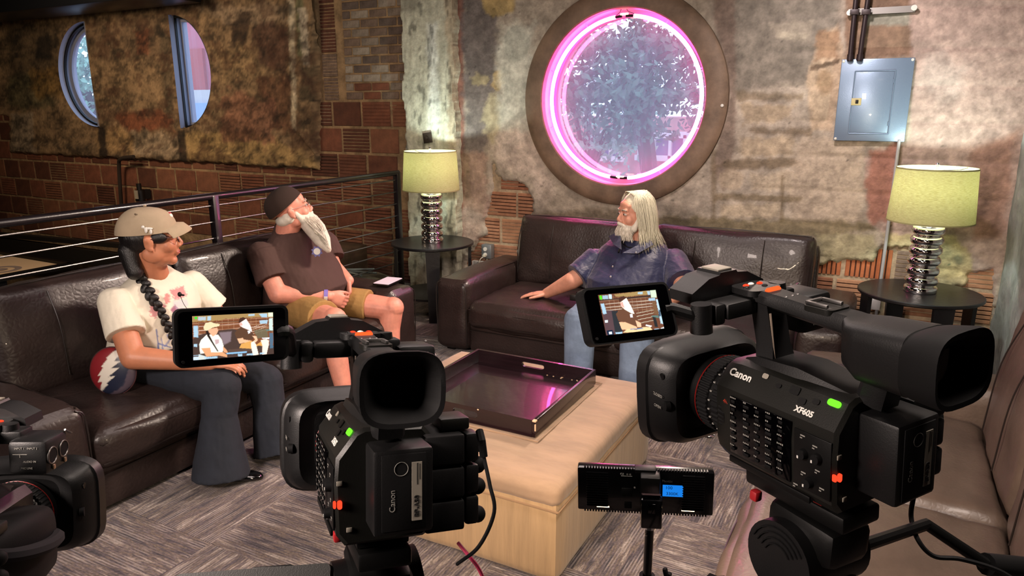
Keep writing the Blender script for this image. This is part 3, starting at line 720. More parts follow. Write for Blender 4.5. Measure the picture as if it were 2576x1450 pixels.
def tree(name, c, r, n, label, trunk, cA, seed, base=-3):
    rnd = random.Random(seed); t = thing(name, label, 'tree', (trunk[0], trunk[1], base)); c = Vector(c)
    bm = BM(); tube(bm, spline([(trunk[0], trunk[1], base), (trunk[0] + .2, trunk[1], base + 1.6), c + Vector((0, 0, -.2))], 5), [.2] * 6 + [.14] * 4 + [.1], 8)
    for k in range(7): a = rnd.uniform(0, 6.28); tube(bm, spline([c + Vector((0, 0, -1)), c + Vector((math.cos(a) * r[0] * .4, math.sin(a) * r[1] * .4, 0)), c + Vector((math.cos(a) * r[0] * .8, math.sin(a) * r[1] * .8, rnd.uniform(-.4, .8) * r[2]))], 4), .04, 5)
    obj('trunk', bm, mat('bark', '#4a3f38', .9), t)
    V = []; F = []
    for k in range(n):
        d = Vector((rnd.gauss(0, 1), rnd.gauss(0, 1), rnd.gauss(0, 1))).normalized() * (rnd.random() ** .45)
        cl = Vector((math.sin(d.x * 9 + seed), math.sin(d.y * 8), math.sin(d.z * 9))) * .10
        p = c + Vector((d.x * r[0], d.y * r[1], d.z * r[2])) + cl; u = Vector((rnd.uniform(-1, 1), rnd.uniform(-1, 1), rnd.uniform(-1, 1))).normalized(); v = u.orthogonal().normalized(); s_ = rnd.uniform(.05, .1)
        b0 = len(V); V += [p - u * s_, p + v * s_ * .45, p + u * s_, p - v * s_ * .45]; F.append((b0, b0 + 1, b0 + 2, b0 + 3))
    me = bpy.data.meshes.new('foliage'); me.from_pydata(V, [], F); me.materials.append(cA); o = link(me, 'foliage', t); o['kind'] = 'stuff'


M_lf = mat('leaf', '#4d6a58', .7, var=.4, vscale=3); M_lf2 = mat('leaf_pale', '#7fa58f', .7, var=.35, vscale=3)
p = onY(1610, 175, 11); tree('leafy_tree', p, (1.55, 1.0, 1.05), 5200, 'dense green tree seen through the neon ring window', (p.x + .3, p.y), M_lf, 3)
p = onY(1480, 320, 13); tree('leafy_tree', p, (1.4, 1.0, 1.0), 1500, 'sparse pale tree low in the left of the neon ring window', (p.x, p.y), M_lf2, 5)
p = onY(210, 190, 10); tree('leafy_tree', p, (1.8, 1.0, .75), 2600, 'pale green tree seen through the left half-round window', (p.x, p.y), M_lf2, 8)
# ================================================================== SOFAS


def softbox(c, s, r, bulge=(0, 0, 0), n=14, M=None, seed=0, wr=.0, bm=None, dense=None):
    """rounded upholstered block; bulge = crown of the x / y / z faces"""
    bm = bm or BM(); nx, ny, nz = dense or (n, n, n); h = Vector(s) / 2; r = min(r, min(h) * .98); V = {}
    def pt(u, v, w_):
        p = Vector((u * h.x, v * h.y, w_ * h.z)); q = Vector([max(-(h[i] - r), min(h[i] - r, p[i])) for i in range(3)]); d = p - q
        if d.length > 1e-6: p = q + d.normalized() * r
        k = [(1 - u * u), (1 - v * v), (1 - w_ * w_)]
        p.x += math.copysign(bulge[0] * k[1] ** .7 * k[2] ** .7, u) * (abs(u) ** 3); p.y += math.copysign(bulge[1] * k[0] ** .7 * k[2] ** .7, v) * abs(v) ** 3; p.z += math.copysign(bulge[2] * k[0] ** .6 * k[1] ** .6, w_) * abs(w_) ** 3
        return p + Vector(c)
    def warp(t): return math.sin(t * math.pi / 2) * .5 + t * .5
    def g(i, n_): return warp(-1 + 2 * i / n_)
    def vert(u, v, w_):
        k = (round(u, 4), round(v, 4), round(w_, 4))
        if k not in V: V[k] = bm.verts.new(pt(u, v, w_))
        return V[k]
    for sx in (-1, 1):
        for i in range(ny):
            for j in range(nz): bm.faces.new([vert(sx, g(a, ny), g(b, nz)) for a, b in ((i, j), (i + 1, j), (i + 1, j + 1), (i, j + 1))])
        for i in range(nx):
            for j in range(nz): bm.faces.new([vert(g(a, nx), sx, g(b, nz)) for a, b in ((i, j), (i + 1, j), (i + 1, j + 1), (i, j + 1))])
            for j in range(ny): bm.faces.new([vert(g(a, nx), g(b, ny), sx) for a, b in ((i, j), (i + 1, j), (i + 1, j + 1), (i, j + 1))])
    vs = list(V.values())
    if wr:
        bmesh.ops.recalc_face_normals(bm, faces=bm.faces); bm.normal_update(); co = np.array([v.co[:] for v in vs])
        nn = fbm(co[:, [0, 2]] + co[:, [1, 1]] * .6, 7, seed, 4) - .5; st = fbm(np.stack([co[:, 0] * 3 + co[:, 1] * 14, co[:, 2] * 4 + co[:, 1] * 2], 1), 1.3, seed + 5, 3) - .5
        for v, a, b in zip(vs, nn, st): v.co += v.normal * wr * (a * 1.4 + b * 1.2)
    return xf(bm, vs, M), bm


def seam(bm, pts, r=.0035): tube(bm, pts, r, 5)


def sofa(name, label, Mx, W_, D_, seats, arms=(1, 1), ah=.50, sh=.375, bh=.825, aw=.25, mat_=None, seed=0, backgap=()):
    m_ = mat_ or M_leather; t = thing(name, label, 'sofa', mw=Mx, group=None)
    inv = lambda o: o
    x0 = aw if arms[0] else 0; x1 = W_ - (aw if arms[1] else 0)
    _, bm = softbox(((x0 + x1) / 2, D_ / 2 + .02, .125), (x1 - x0 + .02, D_ - .06, .21), .02, n=6); o = obj('base', bm, m_, t, local=True)
    bm = BM(); seam(bm, [(x0, .045, .17), (x1, .045, .17)], .004); obj('seam', bm, M_leather2, t, local=True)
    for k, (s, xa) in enumerate(((arms[0], aw / 2), (arms[1], W_ - aw / 2))):
        if not s: continue
        _, bm = softbox((xa, D_ / 2 - .01, ah / 2 + .015), (aw, D_ - .04, ah - .03), .045, (.008, .01, .018), n=16, seed=seed + k, wr=.010); ar = obj('arm', bm, m_, t, local=True)
        bm = BM(); a = aw / 2 - .012
        for sx in (-1, 1): seam(bm, spline([(xa + sx * a, .022, .06), (xa + sx * a, .012, ah - .07), (xa + sx * (a - .03), .02, ah - .012)], 5)); seam(bm, spline([(xa + sx * (a - .02), .03, ah - .006), (xa + sx * (a - .01), D_ / 2, ah + .006), (xa + sx * (a - .02), D_ - .1, ah - .006)], 5), .003)
        obj('piping', bm, M_leather2, ar, local=True)
    n = seats; wd = (x1 - x0) / n
    for k in range(n):
        cx = x0 + wd * (k + .5); _, bm = softbox((cx, .36, sh - .09), (wd - .006, .74, .17), .055, (.0, .022, .028), n=22, seed=seed + 9 + k, wr=.014); cu = obj('seat_cushion', bm, m_, t, local=True)
        bm = BM(); hx = wd / 2 - .02
        for zz in (sh - .05, sh - .135): seam(bm, spline([(cx - hx, -.006, zz), (cx, -.026, zz), (cx + hx, -.006, zz)], 6), .003)
        obj('piping', bm, M_leather2, cu, local=True)
    TB = Matrix.Translation((0, D_ - .20, sh)) @ Matrix.Rotation(R(-9), 4, 'X')
    for k in range(n):
        cx = x0 + wd * (k + .5); hgt = bh - sh + .06; _, bm = softbox((cx, 0, hgt / 2 - .04), (wd - .004, .22, hgt), .055, (.0, .035, .0), n=22, M=TB, seed=seed + 20 + k, wr=.014); cu = obj('back_cushion', bm, m_, t, local=True)
        bm = BM()
        for fx in ((-.42, .42) if n > 1 else (-.3, 0, .3)):
            xx = cx + fx * wd * .5
            vs = tube(bm, spline([(xx, -.136, .03), (xx, -.156, hgt * .5), (xx, -.124, hgt - .09)], 6), .0028, 5); xf(bm, vs, TB)
        for sx in (-1, 1): vs = tube(bm, spline([(cx + sx * (wd / 2 - .012), -.075, -.02), (cx + sx * (wd / 2 - .008), -.10, hgt * .5), (cx + sx * (wd / 2 - .02), -.07, hgt - .05)], 5), .0035, 5); xf(bm, vs, TB)
        vs = tube(bm, spline([(cx - wd / 2 + .03, -.07, hgt - .045), (cx, -.09, hgt - .035), (cx + wd / 2 - .03, -.07, hgt - .045)], 5), .003, 5); xf(bm, vs, TB)
        obj('piping', bm, M_leather2, cu, local=True)
    _, bm = softbox(((x0 + x1) / 2, D_ - .055, (bh - .06) / 2 + .03), (x1 - x0 + .03, .11, bh - .10), .04, n=10); obj('back_frame', bm, m_, t, local=True)
    for fx in (.08, W_ - .08):
        for fy in (.1, D_ - .1): bm = BM(); box(bm, (fx, fy, .014), (.06, .06, .028)); obj('foot', bm, M_blk, t, local=True)
    return t


sofa('leather_sofa', 'dark brown leather sofa against the wall under the neon window', Matrix.Translation((-2.63, 3.84, 0)), 2.5, .98, 2, seed=1)
sofa('leather_sofa', 'dark brown leather sofa beside the cable railing', Matrix.Translation((-2.62, 1.24, 0)) @ Matrix.Rotation(R(90), 4, 'Z'), 2.40, .92, 2, seed=40)
sofa('leather_sofa', 'leather sofa in the right foreground behind the nearest camcorder', Matrix.Translation((-.30, 3.50, 0)) @ Matrix.Rotation(R(-90), 4, 'Z'), 2.14, 1.02, 2, bh=.92, seed=80, mat_=mat('lit_leather', '#56483f', .42, bump=(26, .2, .004), var=.2, vscale=5, coat=.04, voro=60))  # same dark brown leather, made paler to carry the strong light on it

# ------------------------------------------------------------------ ottoman and tray
M_suede = mat('tan_suede', '#93785f', .85, bump=(18, .35, .005), var=.16, vscale=4, stretch=(1, 3, 1), sheen=.2)
M_suede2 = mat('tan_suede_side', '#a0835f', .85, bump=(25, .4, .004), var=.12, vscale=6, sheen=.2, stretch=(6, 6, .4))
ox0, ox1, oy0, oy1 = -1.915, -.865, 1.955, 3.02
ott = thing('ottoman', 'square tan suede ottoman in the middle of the carpet', 'ottoman', ((ox0 + ox1) / 2, (oy0 + oy1) / 2, 0))
_, bm = softbox(((ox0 + ox1) / 2, (oy0 + oy1) / 2, .165), (ox1 - ox0 - .012, oy1 - oy0 - .012, .322), .03, n=12, wr=.006); obj('body', bm, M_suede2, ott)
_, bm = softbox(((ox0 + ox1) / 2, (oy0 + oy1) / 2, .335), (ox1 - ox0, oy1 - oy0, .085), .034, (.0, .0, .006), n=22, wr=.006, seed=4); obj('top_cushion', bm, M_suede, ott)
bm = BM()
for a, b in (((ox0, oy0), (ox1, oy0)), ((ox1, oy0), (ox1, oy1)), ((ox0, oy0), (ox0, oy1)), ((ox0, oy1), (ox1, oy1))): seam(bm, [(a[0], a[1], .292), (b[0], b[1], .292)], .004)
obj('piping', bm, mat('suede_seam', '#8a6d50', .9), ott)
tx0, tx1, ty0, ty1, tz, th = -1.715, -1.095, 2.245, 2.865, .3835, .070
bm = BM()
for d in (.022,): seam(bm, [(tx0 - d, ty0 - d, tz + .003), (tx1 + d, ty0 - d, tz + .003), (tx1 + d, ty1 + d, tz + .003), (tx0 - d, ty1 + d, tz + .003), (tx0 - d, ty0 - d, tz + .003)], .004)
obj('seam', bm, M_suede, ott)
M_esp = mat('espresso_wood', '#190b10', .26, bump=(14, .25, .003), var=.25, vscale=5, stretch=(1, 14, 14), coat=.35)
tr_ = thing('serving_tray', 'square espresso wood tray with cut-out handles on the tan ottoman', 'tray', ((tx0 + tx1) / 2, (ty0 + ty1) / 2, tz))
bm = BM(); box(bm, ((tx0 + tx1) / 2, (ty0 + ty1) / 2, tz + .010), (tx1 - tx0 - .01, ty1 - ty0 - .01, .008)); obj('tray_bottom', bm, M_esp, tr_)
for x in (tx0 + .007, tx1 - .007): bm = BM(); box(bm, (x, (ty0 + ty1) / 2, tz + th / 2 + .004), (.014, ty1 - ty0, th), bev=.002); obj('tray_side', bm, M_esp, tr_)
for y in (ty0 + .007, ty1 - .007):
    W2, H2 = tx1 - tx0 - .028, th; n = 48; cxm = (tx0 + tx1) / 2
    def outer(k): a = 2 * math.pi * k / n; ca, sa = math.cos(a), math.sin(a); s_ = min((W2 / 2) / max(abs(ca), 1e-6), (H2 / 2) / max(abs(sa), 1e-6)); return (ca * s_, sa * s_)
    def inner(k):
        a = 2 * math.pi * k / n; ox_, oz_ = outer(k); px_ = .05 if ox_ > 0 else -.05; ca, sa = math.cos(a), math.sin(a)
        t_ = ox_ / (W2 / 2); zz = oz_ / (H2 / 2)
        if abs(zz) > .999: return (max(-.045, min(.045, t_ * .5)), .0125 * zz + .004)
        s_ = math.copysign(1, ox_); b_ = math.asin(max(-1, min(1, zz))); return (s_ * (.045 + .0125 * math.cos(b_)), .0125 * math.sin(b_) + .004)
    # outer points walk the rectangle evenly in angle of the wide box
    def outer(k, n=48):
        q = n // 4; per = k % n; side, f = divmod(per, 12); f = (f - 6) / 6.0
        return [(W2 / 2, f * H2 / 2), (-f * W2 / 2, H2 / 2), (-W2 / 2, -f * H2 / 2), (f * W2 / 2, -H2 / 2)][side]
    def mk(fn, yy): return [Vector((cxm + fn(k)[0], yy, tz + th / 2 + .004 + fn(k)[1])) for k in range(n)]
    bm = BM(); loft(bm, [mk(outer, y - .007), mk(inner, y - .007), mk(inner, y + .007), mk(outer, y + .007)], close=True); obj('tray_side', bm, M_esp, tr_)
bm = BM()
for p, s in (((tx1 - .004, ty0 + .004, tz + th + .002), (.016, .016, .008)), ((tx1 - .25, ty0 + .001, tz + th - .002), (.008, .006, .006)), ((tx1 - .001, ty0 + .002, tz + .045), (.006, .006, .03))): box(bm, p, s, bev=.002, seg=1)
rc = random.Random(3)
for k in range(9): box(bm, (tx1 - .03 - rc.random() * .2, ty1 - .02 - rc.random() * .015, tz + .015), (.006, .004, .002))
obj('paint_chip', bm, mat('bare_wood_chip', '#c7a98a', .8), tr_, kind='stuff')

# ------------------------------------------------------------------ round side tables + lamps
M_tab = mat('black_wood', '#121113', .38, bump=(40, .1), coat=.1)
LC, RC = (-3.15, 4.60), (.19, 4.60)
M_shade, nt, b = newmat('linen_shade'); N = nt.nodes; L = nt.links
b.inputs['Base Color'].default_value = (*lin('#b3aa85'), 1); b.inputs['Roughness'].default_value = .95
tl = N.new('ShaderNodeBsdfTranslucent'); ms = N.new('ShaderNodeMixShader'); ms.inputs[0].default_value = .45
tcs = N.new('ShaderNodeTexCoord'); w1 = N.new('ShaderNodeTexNoise'); mps = N.new('ShaderNodeMapping'); mps.inputs['Scale'].default_value = (1, 1, 9); w1.inputs['Scale'].default_value = 60
L.new(tcs.outputs['Object'], mps.inputs[0]); L.new(mps.outputs[0], w1.inputs['Vector']); crs = N.new('ShaderNodeValToRGB'); crs.color_ramp.elements[0].position = .3; crs.color_ramp.elements[1].position = .7
crs.color_ramp.elements[0].color = (*lin('#a8a276'), 1); crs.color_ramp.elements[1].color = (*lin('#d3cfaa'), 1); L.new(w1.outputs[0], crs.inputs[0]); L.new(crs.outputs[0], tl.inputs[0])
L.new(b.outputs[0], ms.inputs[1]); L.new(tl.outputs[0], ms.inputs[2]); L.new(ms.outputs[0], N['Material Output'].inputs[0])
M_tape = mat('shade_tape', '#8f8d62', .9)
M_shin = mat('shade_lining', '#e9eeea', .9)
for (cx, cy), lab, ang0, bulbW in ((LC, 'beside the railing post', 214, 7.0), (RC, 'beside the right concrete column', 203, 8.5)):
    t = thing('side_table', 'round black side table ' + lab, 'side table', (cx, cy, 0))
    bm = BM(); lathe(bm, [(.001, .56), (.312, .56), (.322, .566), (.322, .578), (.317, .582), (.001, .582)], (cx, cy, 0), 56); obj('table_top', bm, M_tab, t)
    bm = BM(); lathe(bm, [(.001, .165), (.272, .165), (.275, .17), (.275, .183), (.001, .185)], (cx, cy, 0), 48); obj('lower_shelf', bm, M_tab, t)
    for k in range(4):
        a = R(ang0 + 90 * k); Mx = Matrix.Translation((cx, cy, 0)) @ Matrix.Rotation(a, 4, 'Z'); bm = BM(); rings = []
        for z_ in (0, .14, .2, .562):
            rr = .288
            rings.append([Vector((rr + dx, dy * (.040 + .014 * z_ / .56), z_)) for dx, dy in ((-.011, -1), (.011, -1), (.011, 1), (-.011, 1))])
        xf(bm, loft(bm, rings), Mx); obj('leg', bm, M_tab, t, ang=20)
    z0 = .583
    l_ = thing('table_lamp', 'chrome ringed lamp with yellow-green drum shade ' + lab, 'lamp', (cx, cy, z0))
    bm = BM(); pr = [(.001, 0), (.083, 0), (.085, .004), (.085, .028), (.080, .034), (.066, .036)]; lathe(bm, pr, (cx, cy, z0), 48); obj('base', bm, M_chrome, l_, ang=50)
    bm = BM(); pr = [(.066, .036)]
    for k in range(6):
        zc = .036 + .03 + .058 * k
        pr.append((.066, zc - .028)); pr += [(.064 + .021 * math.cos(R(q)), zc + .0255 * math.sin(R(q))) for q in range(-84, 85, 14)]; pr.append((.066, zc + .028))
    pr += [(.05, .39), (.014, .395), (.012, .43)]
    lathe(bm, pr, (cx, cy, z0), 48); obj('lamp_stem', bm, M_chrome, l_, ang=60)
    bm = BM(); cyl(bm, (cx, cy, z0 + .42), (cx, cy, z0 + .49), .016, seg=16); obj('bulb_socket', bm, M_white, l_)
    M_bulb = emit('bulb_glow', (.92, 1.0, .96), 14.0)
    bm = BM(); lathe(bm, [(.001, .49), (.014, .49), (.020, .51), (.030, .54), (.030, .56), (.020, .582), (.001, .59)], (cx, cy, z0), 20); obj('bulb', bm, M_bulb, l_)
    bm = BM(); zb, zt = z0 + .405, z0 + .695; lathe(bm, [(.218, zb), (.199, zt), (.1975, zt), (.2165, zb)], (cx, cy, 0), 64, close=True); sh = obj('lamp_shade', bm, M_shade, l_, ang=30)
    bm = BM()
    for z_, r_ in ((zb, .2185), (zt, .1995)): lathe(bm, [(r_ - .0025, z_ - .003), (r_ + .001, z_ - .003), (r_ + .001, z_ + .004), (r_ - .0025, z_ + .004)], (cx, cy, 0), 64, close=True); obj('shade_trim', bm, M_tape, sh); bm = BM()
    bm.free()
    bm = BM()
    for k in range(3): a = R(40 + 120 * k); tube(bm, [(cx, cy, zt - .012), (cx + .15 * math.cos(a), cy + .15 * math.sin(a), zt - .012), (cx + .197 * math.cos(a), cy + .197 * math.sin(a), zt - .002)], .0018, 6)
    for sx in (-1, 1): tube(bm, spline([(cx + sx * .012, cy, z0 + .45), (cx + sx * .055, cy, z0 + .52), (cx + sx * .05, cy, z0 + .62), (cx, cy, zt - .012)], 6), .0018, 6)
    obj('shade_harp', bm, M_steel, l_)
    bm = BM(); cyl(bm, (cx, cy, zt - .014), (cx, cy, zt + .012), .007, seg=12); ball(bm, (cx, cy, zt + .02), (.011, .011, .012)); obj('finial', bm, M_chrome, l_)
    pl = bpy.data.lights.new('lamp_light', 'POINT'); pl.energy = bulbW; pl.color = (.86, 1.0, .92); pl.shadow_soft_size = .03
    po = bpy.data.objects.new('lamp_light', pl); COL.objects.link(po); po.parent = l_; po.location = (0, 0, .60)

# ------------------------------------------------------------------ railing with cables
rl = thing('cable_railing', 'black steel railing with thin horizontal rods behind the left couch', 'railing', (-3.6, 3, 0))
XR = -3.6
M_rail = mat('rail_paint', '#1a1518', .3, bump=(200, .05), coat=.4)
bm = BM(); cyl(bm, (XR, .3, 1.085), (XR, 4.79, 1.085), .021, seg=16); obj('top_rail', bm, M_rail, rl)
for y in (.9, 2.96, 4.77):
    bm = BM(); box(bm, (XR, y, .545), (.045, .045, 1.09), bev=.003); box(bm, (XR, y, .006), (.11, .11, .012)); obj('post', bm, M_rail, rl)
for k in range(9):
    z_ = 1.03 - .098 * k; bm = BM(); cyl(bm, (XR, .3, z_), (XR, 4.77, z_), .0055, seg=8); obj('rod', bm, M_steel, rl)

# ------------------------------------------------------------------ breaker panel, conduits, boxes
M_pan = mat('panel_grey', '#7c90a8', .32, .35, bump=(200, .05), coat=.2)
a, b2 = onY(2120, 150, 4.985), onY(2275, 357, 4.985); x0, x1, z1, z0 = -.376, .016, a.z, b2.z
pn = thing('breaker_panel', 'grey metal breaker panel on the wall above the right lamp', 'electrical panel', ((x0 + x1) / 2, YB, z0))
bm = BM(); box(bm, ((x0 + x1) / 2, 4.972, (z0 + z1) / 2), (x1 - x0, .012, z1 - z0), bev=.005); box(bm, ((x0 + x1) / 2, 4.995, (z0 + z1) / 2), (x1 - x0 - .05, .05, z1 - z0 - .05)); obj('cover', bm, M_pan, pn)
dx0, dx1, dz0, dz1 = x0 + .082, x1 - .092, z0 + .045, z1 - .07
bm = BM(); fr = [(dx0, dz0), (dx1, dz0), (dx1, dz1), (dx0, dz1)]
for i in range(4): q, w_ = fr[i], fr[(i + 1) % 4]; tube(bm, [(q[0], 4.965, q[1]), (w_[0], 4.965, w_[1])], .004, 6)
obj('door_frame', bm, M_pan, pn)
bm = BM(); box(bm, ((dx0 + dx1) / 2, 4.9645, (dz0 + dz1) / 2), (dx1 - dx0 - .014, .004, dz1 - dz0 - .014), bev=.0015); dr = obj('door', bm, M_pan, pn)
bm = BM(); zl = (dz0 + dz1) / 2 + .005; box(bm, (dx0 + .024, 4.962, zl), (.055, .006, .042), bev=.002); obj('latch', bm, mat('latch_brass', '#b5a878', .5), dr)
bm = BM(); box(bm, (dx0 + .028, 4.957, zl), (.016, .006, .022), bev=.002); obj('latch_slide', bm, M_blk, dr)
for z_ in (dz0 + .06, dz1 - .06): bm = BM(); cyl(bm, (dx1 - .006, 4.961, z_ - .012), (dx1 - .006, 4.961, z_ + .012), .003, seg=8); obj('hinge', bm, M_pan, dr)
for x in (x0 + .012, x1 - .012):
    for z_ in (z0 + .012, z1 - .012): bm = BM(); ball(bm, (x, 4.966, z_), (.0085, .005, .0085)); obj('screw', bm, M_white, pn)
M_pipe = mat('dark_conduit', '#2c2023', .45, .3)
for i, (px_, py_) in enumerate(((2153, 2138), (2183, 2162))):
    p, q = onY(px_, 0, 4.955), onY(py_, 150, 4.955); d = (p - q); p = q + d * 2.4
    bm = BM(); cyl(bm, (q.x, 4.955, q.z - .01), (p.x, 4.955, min(p.z, 2.94)), .014, seg=14); cyl(bm, (q.x, 4.955, q.z - .005), (q.x + d.x * .08, 4.955, q.z + .03), .018, seg=14)
    tag(obj('conduit', bm, M_pipe), ('left' if i == 0 else 'right') + ' dark pipe of the pair rising from the breaker panel', 'pipe')
st = thing('strut_channel', 'short steel strut channel crossing the pipes above the breaker panel', 'bracket', onY(2210, 28, 4.975))
p, q = onY(2134, 33, 4.975), onY(2303, 20, 4.975); bm = BM(); box(bm, ((p.x + q.x) / 2, 4.98, (p.z + q.z) / 2), ((q - p).length, .02, .036)); obj('channel', bm, M_steel, st)
for u in (.02, .98): c = p.lerp(q, u); bm = BM(); cyl(bm, (c.x, 4.955, c.z), (c.x, 4.972, c.z), .016, seg=14); obj('bolt', bm, M_white, st)
for px_ in (2150, 2179): c = onY(px_, 30, 4.94); bm = BM(); box(bm, (c.x, 4.938, c.z), (.05, .008, .03), bev=.002); obj('pipe_clamp', bm, M_pipe, st)
bm = BM(); tube(bm, [(-.012, 4.97, z0 + .01), (-.012, 4.965, 1.0), (-.016, 4.965, .42), (-.016, 4.965, .1)], .010, 10); tag(obj('thin_conduit', bm, mat('galvanised', '#b9babd', .4, .4)), 'thin pale pipe running down from the breaker panel behind the right lamp', 'pipe')
c = onY(2201, 767, 4.93); bm = BM(); box(bm, (c.x, 4.955, c.z), (.062, .05, .07), bev=.004); tag(obj('junction_box', bm, mat('box_grey', '#a9a6a4', .5)), 'small square junction box on the wall under the right side table', 'junction box')
ob = thing('outlet_box', 'grey metal double outlet box on the brick left of the neon sofa', 'outlet', onY(1224, 638, 4.96))
c = onY(1222, 634, 4.95); bm = BM(); box(bm, (c.x, 4.985, c.z), (.09, .06, .115), bev=.006); obj('box', bm, mat('outlet_grey', '#8a8f92', .4, .5), ob)
bm = BM()
for dz in (.022, -.024): cyl(bm, (c.x - .005, 4.952, c.z + dz), (c.x - .005, 4.946, c.z + dz), .017, seg=18)
obj('socket', bm, M_white, ob)
bm = BM(); box(bm, (c.x - .004, 4.935, c.z - .03), (.026, .03, .022), bev=.006); tube(bm, spline([(c.x - .006, 4.93, c.z - .035), (c.x - .03, 4.91, c.z - .06), (c.x - .04, 4.91, c.z - .12), (c.x - .05, 4.9, .05)], 6), .004, 6); tag(obj('power_cord', bm, mat('cord_white', '#cfc9b6', .5)), 'pale power cord plugged into the outlet box', 'cord')
c = onY(1200, 668, 4.93); bm = BM(); box(bm, (c.x, 4.95, c.z), (.10, .035, .07), bev=.006); tag(obj('wall_plate', bm, M_white), 'small white box on the wall below the outlet', 'wall plate')
c = onY(1076, 347, 4.915); bm = BM(); box(bm, (0, 0, 0), (.082, .010, .082), bev=.002); cyl(bm, (0, -.005, 0), (0, -.016, 0), .014, seg=6)
bmesh.ops.transform(bm, matrix=Matrix.Translation((c.x, 4.912, c.z)) @ Matrix.Rotation(R(-8), 4, 'Y'), verts=bm.verts); tag(obj('anchor_plate', bm, mat('rusty_steel', '#3b332d', .6, .5, var=.2)), 'square rusty anchor plate bolted to the pale pilaster above the left lamp', 'plate')
for q in ((1816, 266),):
    c = onY(*q, 4.95); bm = BM(); ball(bm, (c.x, 4.955, c.z), (.011, .006, .011)); tag(obj('round_bolt', bm, M_white), 'small shiny bolt head on the right of the window ring', 'bolt')

# ------------------------------------------------------------------ right column, stair bits
colc = paint
bm = BM(); rings = []
def ycol(XZ): return np.full(len(XZ), 0)
rnd = random.Random(5); NZ, NY = 60, 30; P_ = [[None] * NY for _ in range(NZ)]
for i in range(NZ):
    for j in range(NY):
        yy = 5.06 - j * (1.0 / (NY - 1)); zz = 2.96 * i / (NZ - 1)
        ed = .05 * (fbm(np.array([[zz, .3]]), 4, 71, 3)[0] - .5) if j < 2 else 0
        P_[i][j] = bm.verts.new((.612 + .05 * (fbm(np.array([[yy, zz]]), 3.0, 70, 5)[0] - .5) * min(1, j / 3) + ed - .02 * math.exp(-((j - 6) / 3) ** 2), yy, zz))
for i in range(NZ - 1):
    for j in range(NY - 1): bm.faces.new((P_[i][j], P_[i][j + 1], P_[i + 1][j + 1], P_[i + 1][j]))
box(bm, (1.0, 4.54, 1.48), (.72, .96, 2.96))
tag(obj('trim_2', bm, M_conc), kind='structure')
bm = BM(); box(bm, (-8.6, 4.78, 2.74), (5.2, .5, .36), bev=.02); tag(obj('trim_3', bm, mat('duct_dark', '#16181c', .35, .3)), kind='structure')
lg = thing('stair_ledge', 'rough grey concrete ledge behind the railing at the wall corner', 'ledge', (-4.1, 4.7, 0))
_, bm = softbox((-4.42, 4.68, -.02), (1.2, .66, .34), .05, n=14, wr=.05, seed=3); obj('slab', bm, mat('ledge_stone', '#7b735f', .95, bump=(20, .8), var=.3), lg)
c = onY(862, 655, 4.78); bm = BM(); box(bm, (c.x - .03, 4.82, .30), (.34, .26, .24), bev=.006); tag(obj('wooden_box', bm, mat('box_wood', '#5c4a38', .8, var=.3)), 'worn wooden box standing on the ledge behind the railing', 'box')
rc = random.Random(11); M_cab = mat('grey_cable', '#6f7570', .6)
cb = thing('cable_bundle', 'bundle of grey cables lying on the ledge behind the railing', 'cables', (-4.1, 4.55, .17))
for k in range(5):
    z_ = .175 + .02 * k; pts = [(-4.5 + rc.uniform(-.05, .1), 4.62 + rc.uniform(-.06, .1), z_ + .12), (-4.3, 4.52 + rc.uniform(-.1, .1), z_ + .02), (-4.05 + rc.uniform(-.05, .1), 4.55 + rc.uniform(-.08, .1), z_ + .02), (-3.84, 4.66 + rc.uniform(-.12, .1), z_ + .01)]
    bm = BM(); tube(bm, spline(pts, 8), .010, 7); obj('cable', bm, M_cab, cb)
# pale table of the lower bar with a dark rim, dark boards along the stair wall
a, b2 = onZ(-120, 615, 0), onZ(158, 668, 0)
bt = thing('bar_table', 'pale table top with dark rim beyond the railing at the far left', 'table', ((a.x + b2.x) / 2, a.y - .5, -1.5))
cx_, cy_ = (a.x + b2.x) / 2, (a.y + b2.y) / 2; Lx = abs(b2.x - a.x)
bm = BM(); box(bm, (cx_, cy_ - .62, -.02), (Lx, 1.2, .03)); obj('table_top', bm, mat('pale_top', '#d9bd98', .6), bt)
bm = BM(); box(bm, (cx_, cy_ + .01, -.005), (Lx + .1, .05, .06)); box(bm, (cx_ + Lx / 2 + .03, cy_ - .6, -.005), (.05, 1.25, .06)); obj('rim', bm, M_blk, bt)
c = onZ(2, 678, 0); bm = BM(); lathe(bm, [(.12, -.003), (.13, .0), (.17, .0), (.18, -.003)], (c.x, c.y, .0), 40); lathe(bm, [(.001, -.003), (.06, .0), (.05, .001), (.001, .001)], (c.x, c.y, .0), 20); obj('round_emblem', bm, mat('emblem_grey', '#8c7c74', .7), bt)
for fx in (-.45, .45): bm = BM(); box(bm, (cx_ + fx * Lx, cy_ - .6, -.76), (.08, .08, 1.48)); obj('leg', bm, M_blk, bt)
for i, (y0, y1, lab) in enumerate(((606, 660, 'long dark board low on the stair wall, nearest to the pale table'), (585, 628, 'long dark board on the stair wall above the lower one'))):
    p, q = onY(-60, y0, 4.9), onY(330 if i == 0 else 420, y1, 4.9); bm = BM(); box(bm, (0, 0, 0), ((q - p).length, .08, .17 if i == 0 else .05))
    bmesh.ops.transform(bm, matrix=Matrix.Translation((p + q) / 2) @ Matrix.Rotation(-math.atan2(q.z - p.z, q.x - p.x), 4, 'Y'), verts=bm.verts); tag(obj('wall_board', bm, mat('board_dark', '#1d1813', .7)), lab, 'board')
